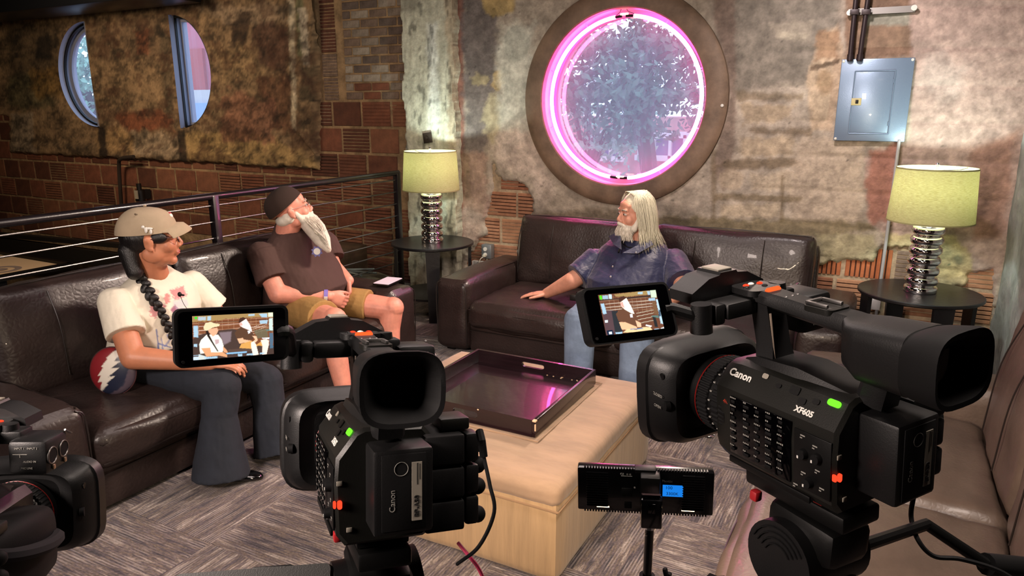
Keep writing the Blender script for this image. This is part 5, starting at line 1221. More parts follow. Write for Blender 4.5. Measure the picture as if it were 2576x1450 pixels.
loft(bm, [[pp + d_ * .010 * a + sd * .014 * b_ + nn_ * h_ for a, b_ in ((-1, -1), (1, -1), (1, 1), (-1, 1))] for h_ in (-.006, .003)]); obj('band_tag', bm, M_white, wb_)

# ---------------------------------------------------------------- long haired man on the sofa by the window
nt_ = thing('person', 'man with long white hair and beard, dark blue shirt and light jeans', 'person', (-1.38, 4.2, .38))
fT = Vector((-.22, -.975, 0)).normalized(); lat = (-fT.y, fT.x, 0); HMc = onY(1597, 537, 4.17); HM = hmat(HMc, (-.67, -.74), -2, 0, 1.06); nb = onY(1598, 618, 4.22)
shR, shL = onY(1503, 652, 4.20), onY(1690, 650, 4.24); elR = onY(1440, 706, 4.06); wrR = onZ(1376, 738, .432); elL = onY(1722, 722, 4.04); wrL = Vector((-1.10, 3.84, .50))
kR, kL = Vector((-1.52, 3.70, .40)), Vector((-1.17, 3.68, .39)); aR, aL = Vector((-1.47, 3.56, .08)), Vector((-1.13, 3.50, .08))
bm = BM(); head(bm, HM, 1.12, 1.25); cap_(bm, HM @ Vector((0, -.02, -.05)), nb + Vector((0, 0, -.03)), .068, .075)
torso(bm, [((-1.38, 4.24, .44), .18, .15, lat, up), ((-1.38, 4.20, .60), .18, .15, lat, up), ((-1.375, 4.22, .74), .17, .10, lat, up), (nb + Vector((0, 0, -.03)), .075, .065, lat, up)])
limb(bm, [shR + Vector((0, 0, -.03)), elR, wrR], [.056, .056, .034]); limb(bm, [shL + Vector((0, 0, -.03)), elL, wrL], [.056, .056, .034])
hand(bm, wrR, (-.93, -.15, -.12), (0, 0, -1), (.1, -1, 0), 1.0, (6, 6, 8), 6, (52, 5)); hand(bm, wrL, (-.45, -.85, -.2), (0, 0, -1), (-.8, .3, 0), 1.0, (18, 22, 18))
for h_, k_, a_ in (((-1.47, 4.15, .46), kR, aR), ((-1.27, 4.15, .46), kL, aL)): limb(bm, [Vector(h_), k_, a_], [.09, .065, .042])
remeshed('body', bm, VX, M_skin, nt_, 3); face_parts(nt_, HM, lips=True, brow='#8f857a')
M_blue_s = mat('navy_shirt', '#1c2142', .5, bump=(9, .9, .016), stretch=(1, 1, 1.8), var=.08, vscale=5, sheen=.2)
bm = BM(); torso(bm, [((-1.38, 4.22, .43), .25, .18, lat, up), ((-1.385, 4.17, .50), .275, .235, lat, up), ((-1.385, 4.165, .58), .27, .235, lat, up), ((-1.38, 4.19, .66), .255, .19, lat, up), ((-1.375, 4.21, .73), .235, .15, lat, up), ((-1.37, 4.225, .785), .19, .115, lat, up), ((-1.37, 4.225, .825), .12, .09, lat, up), (nb + Vector((0, .01, .02)), .086, .076, lat, (.0, -.35, 1))])
for s_, e_, fr_ in ((shR, elR, .82), (shL, elL, .85)): m_ = s_.lerp(e_, fr_); cyl(bm, s_, m_, .082, .094, 22); ball(bm, s_ + Vector((0, 0, -.012)), (.083, .080, .072))
shirt = remeshed('shirt', bm, VX, M_blue_s, nt_, 4, post=folds(.012, 6, 22, (1, 1, 1.3)))
bm = BM()
def lapel(pts, n0):
    pts = [Vector(p_) for p_ in pts]; n0 = Vector(n0) * .004; a = [bm.verts.new(p_ + n0) for p_ in pts]; b_ = [bm.verts.new(p_ - n0) for p_ in pts]; n = len(a); bm.faces.new(a); bm.faces.new(b_[::-1])
    for i in range(n): bm.faces.new((a[i], a[(i + 1) % n], b_[(i + 1) % n], b_[i]))
lapel([onY(1550, 586, 4.12), onY(1561, 596, 4.06), onY(1563, 628, 4.01), onY(1543, 614, 4.06), onY(1532, 594, 4.13)], (0, -1, 0)); obj('collar', bm, M_blue_s, nt_)
bm = BM(); lapel([onY(1632, 598, 4.12), onY(1602, 618, 4.06), onY(1567, 636, 4.01), onY(1604, 638, 4.03), onY(1644, 616, 4.10)], (0, -1, 0)); obj('collar', bm, M_blue_s, nt_)
for q in ((1541, 671), (1536, 697), (1600, 636)):
    p = onY(*q, 3.945 if q[1] > 650 else 4.02); bm = BM(); ball(bm, p, (.007, .004, .007)); obj('shirt_button', bm, M_chrome, nt_)
bm = BM(); tube(bm, spline([onY(1652, 596, 4.17), onY(1612, 620, 4.08), onY(1578, 622, 4.075), onY(1560, 605, 4.10)], 6), .0035, 6); tube(bm, [onY(1560, 624, 4.06), onY(1556, 636, 4.03)], .006, 6); obj('necklace', bm, M_blk, nt_)
M_jean = mat('light_denim', '#66778e', .9, bump=(14, .6, .01), var=.22, vscale=6)
bm = BM(); torso(bm, [((-1.38, 4.24, .39), .215, .16, lat, up), ((-1.38, 4.22, .47), .22, .18, lat, up)])
for h_, k_, a_ in (((-1.47, 4.14, .45), kR, aR), ((-1.27, 4.14, .45), kL, aL)): h_ = Vector(h_); limb(bm, [h_, k_], [.115, .098]); cyl(bm, k_, a_ + Vector((0, 0, -.04)), .096, .075, 24)
remeshed('jeans', bm, VX, M_jean, nt_, 4, post=folds(.008, 9, 25))
for a_ in (aR, aL):
    d = Vector((-.15, -1, 0)).normalized(); s_ = Vector((-d.y, d.x, 0)); o_ = Vector((a_.x, a_.y, .006)); rings = []
    for u, w_, h_ in ((-.06, .034, .06), (.0, .042, .085), (.07, .044, .07), (.14, .048, .05), (.19, .036, .035), (.21, .015, .02)): rings.append([o_ + d * u + s_ * w_ * math.cos(2 * math.pi * k / 20) + Vector((0, 0, h_ * (.5 + .5 * math.sin(2 * math.pi * k / 20)))) for k in range(20)])
    bm = BM(); loft(bm, rings); obj('shoe', bm, mat('dark_shoe', '#1a1614', .5), nt_, ang=60)
for a_ in (Vector((-2.50, 2.78, .08)), Vector((-2.56, 3.28, .08))):
    d = Vector((1, .1, 0)).normalized(); s_ = Vector((-d.y, d.x, 0)); o_ = Vector((a_.x, a_.y, .006)); rings = []
    for u, w_, h_ in ((-.06, .036, .07), (.0, .045, .10), (.07, .046, .08), (.14, .050, .06), (.19, .038, .04), (.21, .015, .02)): rings.append([o_ + d * u + s_ * w_ * math.cos(2 * math.pi * k / 20) + Vector((0, 0, h_ * (.5 + .5 * math.sin(2 * math.pi * k / 20)))) for k in range(20)])
    bm = BM(); loft(bm, rings); obj('shoe', bm, mat('dark_shoe', '#1a1614', .5), mt, ang=60)
# hair shell + strands, beard
bm = BM(); ball(bm, (0, -.025, .046), (.086, .100, .086), HM); ball(bm, (0, -.055, -.03), (.084, .072, .11), HM)
for sx in (-1, 1): cap_(bm, HM @ Vector((sx * .070, -.006, .045)), HM @ Vector((sx * .086, -.030, -.09)), .024, .028); cap_(bm, HM @ Vector((sx * .086, -.030, -.09)), HM @ Vector((sx * .098, -.035, -.165)), .028, .015)
cap_(bm, HM @ Vector((0, -.07, -.08)), HM @ Vector((0, -.085, -.15)), .070, .06)
hs = remeshed('hair', bm, .0055, M_wh2, nt_, 4)
rb = random.Random(9)
def genh(i):
    sx = -1 if i % 2 else 1; a = R(rb.uniform(54, 179)) * sx; k = rb.uniform(.98, 1.12); x_ = math.sin(a); y_ = math.cos(a); ln = rb.uniform(-.235, -.15) ; fl = rb.uniform(.0, .05) * (1 if rb.random() < .3 else .3)
    top = Vector((.012 * sx, rb.uniform(-.07, .055), .128)); s1 = Vector((x_ * .070 * k, -.012 + y_ * .078 * k, .100)); s2 = Vector((x_ * .096 * k, -.020 + y_ * .096 * k, .02)); s3 = Vector((x_ * .108 * k, -.03 + y_ * .092 * k, -.08)); e_ = Vector((x_ * (.118 + fl) + rb.uniform(-.012, .012), -.035 + y_ * (.10 + fl) + rb.uniform(-.012, .012), ln))
    return [HM @ p_ for p_ in (top, s1, s2, s3, e_)]
strands('hair_strands', genh, 620, M_wh2, hs, .0021)
bm = BM()
for c0, r_ in (((0, .050, -.085), (.066, .052, .040)), ((0, .060, -.105), (.060, .046, .036)), ((0, .055, -.125), (.046, .038, .030))): ball(bm, c0, r_, HM)
for sx in (-1, 1): cap_(bm, HM @ Vector((sx * .064, .012, -.025)), HM @ Vector((sx * .054, .035, -.08)), .014, .022); cap_(bm, HM @ Vector((0, .102, -.047)), HM @ Vector((sx * .036, .082, -.062)), .0125, .010)
bd = remeshed('beard', bm, .005, M_wh, nt_, 3)
def genb(i):
    a = rb.uniform(-1.5, 1.5); p0 = Vector((.058 * math.sin(a), .042 + .056 * math.cos(a), rb.uniform(-.12, -.06))); d = Vector((math.sin(a) * .5, math.cos(a) * .6, -1)).normalized() * rb.uniform(.02, .045); return [HM @ p0, HM @ (p0 + d * .5 + Vector((0, .002, 0))), HM @ (p0 + d)]
strands('beard_strands', genb, 260, M_wh, bd, .0016)
p = onY(1447, 748, 3.98); bm = BM(); box(bm, p, (.06, .05, .04), bev=.008); box(bm, p + Vector((.03, .01, .015)), (.05, .03, .05), bev=.008); tag(obj('belt_pack', bm, M_plas), 'small black transmitter pack on the sofa beside the blue-shirted man', 'transmitter')
# ================================================================== CAMCORDERS (built once in millimetres, then copied)
CS = .00105
M_led_g = emit('led_green', '#6bff2a', .8); M_led_r = emit('led_red', '#ff3a20', .9); M_led_o = emit('tally_orange', '#ff5a28', .7)
M_lab = mat('battery_label', '#8b8579', .6); M_prt = mat('panel_print', '#8f8d86', .6); M_inkd = mat('label_ink', '#1b1a18', .7)


def cob(name, bm, m, par, ang=35, label=None, kind=None):
    bmesh.ops.transform(bm, matrix=Matrix.Scale(CS, 4), verts=bm.verts); return obj(name, bm, m, par, ang, local=True, label=label, kind=kind)


def rloop(y, hw, hh, cx, cz, e=.45, n=32):
    out = []
    for k in range(n):
        a = 2 * math.pi * k / n; ca, sa = math.cos(a), math.sin(a); out.append(Vector((cx + hw * math.copysign(abs(ca) ** e, ca), y, cz + hh * math.copysign(abs(sa) ** e, sa))))
    return out


def ctext(s, size, m, o, xd, yd, par, name='lettering', bold=0, align='CENTER'):
    xd, yd = Vector(xd).normalized(), Vector(yd).normalized(); zd = xd.cross(yd); Mx = Matrix((xd, yd, zd)).transposed().to_4x4(); Mx = Matrix.Scale(CS, 4) @ Matrix.Translation(o) @ Mx
    return text(s, size, m, Mx, name, par, .25, align, local=True, bold=bold)


def ribring(y0, y1, r, n=44, dr=1.6, cz=50):
    prof = []
    for k in range(n * 4): prof.append(r + (dr if (k % 4) in (1, 2) else 0))
    N_ = len(prof); rings = [[Vector((rr * f * math.cos(2 * math.pi * k / N_), y, cz + rr * f * math.sin(2 * math.pi * k / N_))) for k, rr in enumerate(prof)] for y, f in ((y0, .97), (y0 + 1, 1), (y1 - 1, 1), (y1, .97))]
    bm = BM(); loft(bm, rings); return bm


def camcorder(label, mw):
    t = thing('camcorder', label, 'video camera', mw=mw, group=None)
    # body with a sloping upper left shoulder
    sec = [(50, 0), (50, 104), (40, 116), (-24, 118), (-33, 114), (-53, 88), (-55, 60), (-53, 6), (-44, -6), (40, -6)]
    ys = [(-60, .94), (-56, 1), (92, 1), (112, .95), (122, .84)]
    bm = BM(); loft(bm, [[Vector((x * f, y, 52 + (z - 52) * f)) for x, z in sec] for y, f in ys]); bod = cob('body', bm, M_plas2, t, 28)
    bm = BM(); box(bm, (-55, 42, 46), (2.4, 92, 72), bev=1); pan = cob('control_panel', bm, M_gls, t)
    bm = BM(); box(bm, (-55, -32, 44), (2.2, 48, 66), bev=1); box(bm, (-54, 30, 0), (3, 120, 8), bev=1); cob('control_panel', bm, M_blk, t, kind='stuff')
    rp = random.Random(6)
    for i in range(5):
        for j in range(7):
            bm = BM(); y = 78 - i * 17 + (4 if i == 0 else 0); z = 76 - j * 10
            box(bm, (-57, y, z), (1.5, 9 if i % 2 else 6, 3.6), bev=.6, seg=1); cob('button', bm, M_rub, t)
    bm = BM()
    for i in range(5):
        for j in range(7):
            y = 78 - i * 17 + (4 if i == 0 else 0); z = 80.5 - j * 10; n = rp.randint(2, 4)
            for k in range(n): box(bm, (-56.6, y + 4 - k * 2.4, z), (.3, 1.5, rp.uniform(1.2, 2.0)))
    for q in ((-20, 72), (-36, 66), (-40, 40), (-22, 30), (-12, 12), (-46, 22)): box(bm, (-56.3, q[0], q[1]), (.3, 6, 1.4)); box(bm, (-56.3, q[0] + 2, q[1] - 3), (.3, 3, 1.2))
    cob('panel_marks', bm, M_prt, t, kind='stuff')
    for q in ((-22, 52), (-40, 54), (-30, 22)):
        bm = BM(); cyl(bm, (-56, q[0], q[1]), (-62, q[0], q[1]), 6, 5, 18); cob('dial', bm, M_rub, t)
        bm = BM(); box(bm, (-62.2, q[0] + 3, q[1] - 3), (.6, 2, 3)); cob('dial_mark', bm, M_white, t)
    nb_ = (-.81, 0, .59); up_ = (.59, 0, .81)
    def bv(u, y, h=.6): return (-53 + 20 * u - .81 * h, y, 88 + 26 * u + .59 * h)
    ctext('Canon', 13, M_white, bv(.62, 86), (0, -1, 0), up_, t, bold=.35); ctext('XF605', 9, M_white, bv(.25, -14), (0, -1, 0), up_, t, bold=.35)
    for u, y, s_ in ((.75, 30, 5), (.8, 8, 9), (.55, -6, 7), (.7, -22, 6), (.9, 52, 6)):
        bm = BM(); c = bv(u, y, .5); vs = prism(bm, rrect(s_ * 1.4, s_, 2, 4), 1.2); xf(bm, vs, Matrix.Translation(c) @ Vector(nb_).to_track_quat('Z', 'Y').to_matrix().to_4x4()); cob('button', bm, M_blk if y != 52 else M_lab, t)
    bm = BM(); c = bv(.86, -42, .2); vs = prism(bm, rrect(7, 15, 3, 5), 2.2); xf(bm, vs, Matrix.Translation(c) @ Vector(nb_).to_track_quat('Z', 'X').to_matrix().to_4x4()); cob('power_light', bm, M_led_g, t)
    bm = BM(); vs = prism(bm, rrect(5, 9, 2.2, 5), 2.2); xf(bm, vs, Matrix.Translation((-50, -61, 40)) @ Matrix.Rotation(R(90), 4, 'X')); box(bm, (-55, -60, 40), (3, 5, 8), bev=1.5); cob('access_light', bm, M_led_r, t, kind='stuff')
    for q in ((-50, -61, 62), (-40, -61, 12)): bm = BM(); box(bm, q, (6, 1.5, 5), bev=.5); cob('label_patch', bm, M_lab, t)
    # raised housing in front of the handle + lens
    bm = BM(); loft(bm, [[Vector((x, y, z)) for x, z in ((-26 * f, 116), (-22 * f, 116 + h), (26 * f, 116 + h), (38 * f, 116))] for y, f, h in ((100, .8, 2), (80, 1, 9), (20, 1, 12), (-30, .9, 5), (-50, .8, 1))]); cob('top_cover', bm, M_plas, t)
    bm = BM(); rings = [[Vector((r * math.cos(2 * math.pi * k / 40), y, 50 + r * math.sin(2 * math.pi * k / 40))) for k in range(40)] for y, r in ((100, 54), (112, 53), (114, 47), (172, 47), (174, 30))]; loft(bm, rings); cob('lens_barrel', bm, M_blk, t)
    cob('zoom_ring', ribring(117, 131, 48), M_rub, t); cob('focus_ring', ribring(137, 156, 49, 52), M_rub, t); cob('iris_ring', ribring(100, 112, 53, 60, 1.0), M_rub, t)
    bm = BM()
    for a in range(100, 260, 14): c, s_ = math.cos(R(a)), math.sin(R(a)); box(bm, (48 * c, 134, 50 + 48 * s_), (1.6, 3.4, 1.6))
    cob('ring_scale', bm, M_prt, t, kind='stuff'); bm = BM(); rr = [Vector((49.4 * math.cos(R(a)), 158, 50 + 49.4 * math.sin(R(a)))) for a in range(0, 361, 9)]; tube(bm, rr, .7, 5, False); cob('red_ring', bm, mat('ring_red', '#7d1410', .4), t)
    ctext('4K', 7, mat('print_red', '#a5321c', .5), (-53.5, 98, 70), (0, -1, 0), (.2, 0, 1), t)
    bm = BM(); loft(bm, [rloop(y, hw, hh, 0, cz, .42) for y, hw, hh, cz in ((176, 55, 52, 50), (170, 70, 58, 48), (178, 80, 64, 46), (206, 87, 69, 44.5), (208, 90, 71, 44), (226, 91, 72, 44), (230, 88, 69, 44), (230, 82, 62, 44), (182, 62, 50, 48), (176, 50, 46, 50))]); hd = cob('lens_hood', bm, M_plas, t, 40)
    bm = BM(); bm.faces.new([bm.verts.new((44 * math.cos(2 * math.pi * k / 32), 184, 50 + 44 * math.sin(2 * math.pi * k / 32))) for k in range(32)]); cob('front_glass', bm, M_gls, hd)
    for sx in (-1, 1):
        bm = BM(); cyl(bm, (sx * 81, 184, 82), (sx * 79, 184, 82), 4.5, seg=14); cob('hood_hole', bm, M_blk, hd)
        bm = BM(); cyl(bm, (sx * 76, 176, 44), (sx * 82, 178, 44), 6.5, seg=14); cob('hood_lever', bm, M_rub, hd)
    ctext('▸CLOSED' if False else 'CLOSED', 5.5, M_prt, (-84.5, 190, 56), (0, -1, -.02), (.02, 0, 1), hd); ctext('OPEN', 5.5, M_prt, (-84.5, 190, 40), (0, -1, -.02), (.02, 0, 1), hd)
    # handle: pylons, bar, shoe, tally lamp
    P = [(-62, 112), (-70, 150), (-62, 176), (-40, 186), (0, 188), (50, 191), (84, 194), (104, 196)]; hw_ = [17, 17, 17, 16, 15, 15, 17, 20]; th_ = [16, 15, 14, 11, 10, 10, 9, 7]
    bm = BM(); SP = spline([(0, y, z) for y, z in P], 4); rings = []
    for i, p in enumerate(SP):
        u = i / 4; k = min(int(u), len(P) - 2); f = u - k; a = hw_[k] * (1 - f) + hw_[k + 1] * f; b_ = th_[k] * (1 - f) + th_[k + 1] * f; tt = (SP[min(i + 1, len(SP) - 1)] - SP[max(i - 1, 0)]).normalized(); nn = Vector((0, -tt.z, tt.y)); X = Vector((1, 0, 0))
        rings.append([p + X * a * c1 + nn * b_ * s1 for c1, s1 in ((1, .5), (.75, 1), (-.75, 1), (-1, .5), (-1, -.5), (-.6, -1), (.6, -1), (1, -.5))])
    loft(bm, rings); hn = cob('handle', bm, M_plas, t, 40)
    bm = BM(); loft(bm, [[Vector((sx * w_, y + dy, z)) for sx, dy in ((-1, -13), (1, -13), (1, 13), (-1, 13))] for y, z, w_ in ((70, 112, 20), (76, 140, 14), (86, 188, 14))]); cob('handle_post', bm, M_plas, hn, 40)
    bm = BM(); tube(bm, [(-13, 61, 124), (-11, 70, 178)], 1.4, 6); cob('post_edge', bm, mat('edge_sheen', '#8c7e70', .35), hn)
    bm = BM(); vs = prism(bm, rrect(48, 44, 12, 6), 7); xf(bm, vs, Matrix.Translation((0, 104, 196))); cob('control_head', bm, M_plas, hn)
    bm = BM(); vs = prism(bm, rrect(22, 6, 3, 6), 3); xf(bm, vs, Matrix.Translation((0, 78, 202)) @ Matrix.Rotation(R(40), 4, 'X')); cob('tally_light', bm, M_led_o, hn)
    for q, m_ in (((-8, 112, 203), M_led_r), ((2, 114, 203), M_white), ((12, 110, 203), M_led_r), ((-15, 104, 203), M_blk), ((8, 98, 203), M_rub)): bm = BM(); ball(bm, q, (4, 3.4, 2), u=12, v=8); cob('button', bm, m_, hn)
    for x in (-8, 2, 10): bm = BM(); ball(bm, (x, 50, 201), (1.8, 1.8, 1), u=8, v=6); cob('handle_screw', bm, M_steel, hn)
    bm = BM()
    for dx, sy in ((-11, 26), (11, 26)): box(bm, (dx, 4, 202), (4, sy, 4), bev=.8)
    box(bm, (0, 18, 202), (24, 4, 4), bev=.8); box(bm, (0, 4, 199), (26, 30, 2), bev=.6); sh_ = cob('accessory_shoe', bm, M_steel, hn, kind='stuff')
    bm = BM(); vs = prism(bm, rrect(34, 38, 8, 5), 6); xf(bm, vs, Matrix.Translation((0, 2, 194))); cob('shoe_base', bm, M_plas2, hn)
    # viewfinder
    bm = BM(); loft(bm, [rloop(y, hw, hh, -2, cz, .5) for y, hw, hh, cz in ((-34, 18, 12, 186), (-44, 30, 25, 172), (-60, 34, 31, 168), (-112, 36, 33, 169), (-114, 34, 31, 169))]); ev = cob('viewfinder', bm, M_plas, t, 40)
    bm = BM(); loft(bm, [rloop(y, hw, hh, -3, cz, .62) for y, hw, hh, cz in ((-112, 37, 32, 169), (-120, 39, 34, 170), (-146, 42, 37, 172), (-151, 41.5, 36.5, 172), (-150, 37, 32, 172), (-130, 22, 18, 170))]); cob('eyecup', bm, M_rub, ev, 40)
    bm = BM(); lp = rloop(-131, 20, 16, -3, 170, .6); bm.faces.new([bm.verts.new(p) for p in lp]); cob('eyepiece_glass', bm, M_gls, ev)
    # arm carrying the screen hinge, microphone hood, XLR block
    bm = BM(); box(bm, (-36, 104, 184), (46, 34, 20), bev=4); box(bm, (-66, 104, 182), (16, 28, 26), bev=5); ar = cob('hinge_arm', bm, M_plas, t, kind=None)
    bm = BM(); cyl(bm, (-84, 104, 162), (-84, 104, 196), 13, 12, 24); cob('hinge_drum', bm, M_plas, ar, 50)
    bm = BM(); vs = prism(bm, [(-58, 0), (58, 0), (56, 12), (30, 26), (14, 28), (12, 31), (-12, 31), (-14, 28), (-30, 26), (-56, 12)], 42); xf(bm, vs, Matrix.Translation((-22, 168, 190)) @ Matrix.Rotation(R(90), 4, 'X')); mh = cob('microphone_hood', bm, M_plas, t)
    bm = BM(); box(bm, (-22, 147, 222), (22, 30, 3), bev=1); cob('hood_plate', bm, M_lab, mh)
    bm = BM(); tube(bm, spline([(20, 116, 190), (14, 140, 196), (-20, 150, 194)], 4), 9, 8); cob('front_arm', bm, M_plas, mh)
    bm = BM(); box(bm, (32, 104, 186), (34, 30, 18), bev=3); cyl(bm, (30, 100, 194), (30, 100, 203), 11, 10, 18); box(bm, (66, 98, 164), (50, 56, 48), bev=7); xb = cob('audio_input_block', bm, M_plas, t)
    for y in (84, 112):
        bm = BM(); rr = [Vector((91.5, y + 11 * math.cos(R(a)), 164 + 11 * math.sin(R(a)))) for a in range(0, 361, 15)]; tube(bm, rr, 1.1, 6, False); cob('socket_ring', bm, M_steel, xb)
        bm = BM(); cyl(bm, (90.5, y, 164), (91.8, y, 164), 9.2, seg=20); cob('audio_socket', bm, M_rub, xb)
        bm = BM(); box(bm, (92.5, y, 148), (3, 6, 7), bev=1.5); cob('release_tab', bm, mat('tab_metal', '#b59a80', .3, .8), xb)
    bm = BM(); tube(bm, spline([(84, 128, 186), (92, 132, 180), (90, 120, 188)], 4), 1.6, 6); cob('cable_clip', bm, M_steel, xb)
    ctext('INPUT 1   INPUT 2', 3.6, M_prt, (66, 69.3, 178), (1, 0, 0), (0, 0, 1), xb); ctext('AUDIO IN', 3.6, M_prt, (70, 69.3, 160), (1, 0, 0), (0, 0, 1), xb); ctext('MIC LINE', 3.6, M_prt, (66, 69.3, 151), (1, 0, 0), (0, 0, 1), xb)
    bm = BM(); box(bm, (58, 69.6, 170), (18, .5, .7)); box(bm, (58, 69.6, 168), (.7, .5, 5)); cob('panel_marks', bm, M_prt, xb, kind='stuff')
    # right grip, rear terminal covers and knobs
    bm = BM(); loft(bm, [rloop(y, hw, hh, cx, cz, .5) for y, hw, hh, cx, cz in ((-60, 24, 50, 62, 55), (-50, 30, 54, 66, 55), (20, 33, 54, 70, 54), (80, 28, 46, 66, 50), (100, 16, 34, 58, 48))]); gp = cob('grip', bm, M_rub, t, 40)
    bm = BM(); tube(bm, spline([(70, -58, 92), (104, -30, 80), (112, 20, 66), (100, 70, 56), (70, 92, 50)], 6), 9, 8); cob('hand_strap', bm, mat('strap', '#17151a', .9), gp)
    for k in range(3):
        bm = BM(); box(bm, (60, -68, 18 + 36 * k), (44, 18, 33), bev=3); cob('terminal_cover', bm, M_rub, t)
        bm = BM(); box(bm, (92, -60, 20 + 35 * k), (16, 26, 32), bev=4); cob('side_cover', bm, M_plas, t)
    for z in (10, 42, 66, 90): bm = BM(); ball(bm, (103, -58, z), (9, 9, 9.5), u=16, v=10); cob('cover_knob', bm, M_rub, t)
    bm = BM(); box(bm, (76, -40, 114), (34, 40, 14), bev=3); cob('top_knob', bm, M_plas2, t)
    # battery
    bm = BM(); box(bm, (8, -82, 60), (62, 46, 88), bev=4); bt = cob('battery', bm, M_plas, t)
    bm = BM(); box(bm, (8, -105.6, 60), (46, 1.2, 78), bev=.6); cob('battery_face', bm, M_rub, bt)
    bm = BM(); box(bm, (21, -106.6, 60), (10.5, .8, 60)); st_ = cob('battery_sticker', bm, M_lab, bt)
    ctext('BP-A30', 7.2, M_inkd, (21, -107.2, 45), (0, 0, 1), (-1, 0, 0), bt, bold=.2); ctext('Canon', 8.5, M_prt, (-4, -106.4, 52), (0, 0, 1), (-1, 0, 0), bt)
    bm = BM(); rr = [Vector((5 + 7 * math.cos(R(a)), -106.4, 84 + 7 * math.sin(R(a)))) for a in range(0, 361, 15)]; tube(bm, rr, .35, 5, False); cob('battery_check', bm, M_prt, bt)
    bm = BM(); box(bm, (21.5, -107.1, 78), (1, .2, 22)); box(bm, (24, -107.1, 80), (.6, .2, 16)); cob('sticker_print', bm, M_inkd, bt, kind='stuff')
    bm = BM(); box(bm, (0, 20, -12), (58, 120, 13), bev=2); cob('quick_plate', bm, M_blk, t)
    bm = BM(); box(bm, (-30, -20, -12), (4, 12, 9), bev=1); cob('plate_lever', bm, mat('lever_red', '#8c1c18', .5), t)
    return t


def copytree(o, parent=None):
    c = o.copy(); COL.objects.link(c)
    if parent is not None: c.parent = parent
    for ch in list(o.children): copytree(ch, c)
    return c


def pose(p, yaw, pitch, roll): return Matrix.Translation(p) @ Matrix.Rotation(yaw, 4, 'Z') @ Matrix.Rotation(pitch, 4, 'X') @ Matrix.Rotation(roll, 4, 'Y')


C1 = pose((-0.507, 0.605, 1.121), 0.874, -0.195, 0.083); C2 = pose((-0.037, 0.859, 1.175), 0.952, -0.042, -0.061); C3 = pose((-1.034, 0.366, 0.968), 0.573, -0.135, 0.033)
cam1 = camcorder('camcorder in the middle foreground seen from behind, screen swung out to its left', C1)
cams = [cam1]
for Mx, lab in ((C2, 'large camcorder at the right foreground seen from its left side'), (C3, 'camcorder cut off by the lower left edge, facing away')):
    c = copytree(cam1); c.matrix_world = Mx; c.location, c.rotation_euler, c.scale = Mx.to_translation(), Mx.to_euler(), Mx.to_scale(); WM[c.name] = Mx; c['label'] = lab; cams.append(c)
for c in cams: c['group'] = 'camcorders on tripods'


# ------------------------------------------------------------------ screens
def screen_mesh(quad, base, ops, w_, h_, texts=()):
    nx, ny = 150, 84; U, V_ = np.meshgrid(np.linspace(0, 1, nx), np.linspace(0, 1, ny)); U = U.ravel(); V_ = V_.ravel(); q = np.array(quad, float)
    P = (q[0] * (1 - U[:, None]) + q[1] * U[:, None]) * (1 - V_[:, None]) + (q[3] * (1 - U[:, None]) + q[2] * U[:, None]) * V_[:, None]
    C = paint(P, base, ops); i = np.arange(nx * ny).reshape(ny, nx); f = np.stack([i[:-1, :-1], i[:-1, 1:], i[1:, 1:], i[1:, :-1]], -1).reshape(-1, 4)[:, ::-1]
    me = bpy.data.meshes.new('screen'); me.from_pydata(np.stack([(U - .5) * w_, np.zeros(len(U)), (.5 - V_) * h_], 1).tolist(), [], f.tolist()); setcol(me, C); return me


M_scr = emit('screen_glow', '#ffffff', .62, attr='tint')
BR = '#7d4a30'; OV = '#a9cbe0'


def man_ops(dx=0, dy=0, k=1.0):
    T = lambda L_: [((x - 1300) * k + 1300 + dx, (y - 600) * k + 600 + dy) for x, y in L_]
    return [(T([(1215, 480), (1120, 530), (1050, 620), (1110, 760), (1160, 840), (1250, 740), (1300, 770), (1480, 770), (1500, 660), (1440, 560)]), '#5c4030', 3, 3, .1, 1), (T([(1150, 360), (1170, 290), (1250, 265), (1320, 290), (1290, 330), (1200, 380), (1160, 410)]), '#4a2f25', 3, 0, .1, 1),
            (T([(1160, 400), (1320, 300), (1350, 350), (1400, 420), (1440, 500), (1455, 600), (1400, 560), (1250, 500), (1180, 460)]), '#fbe6dc', 3, 0, .1, 1), (T([(1160, 400), (1210, 380), (1240, 440), (1190, 460)]), '#e0a79a', 3, 0, .1, 1), (T([(1350, 570), (1410, 560), (1420, 620), (1370, 630)]), '#f6f0f4', 2, 2, .2, 1),
            (T([(1110, 740), (1240, 725), (1260, 760), (1440, 790), (1470, 830), (1300, 830), (1160, 850)]), '#e9b48e', 3, 0, .1, 1), (T([(1460, 680), (1560, 690), (1590, 780), (1540, 830), (1480, 810), (1530, 760)]), '#f0bf9b', 3, 0, .1, 1)]


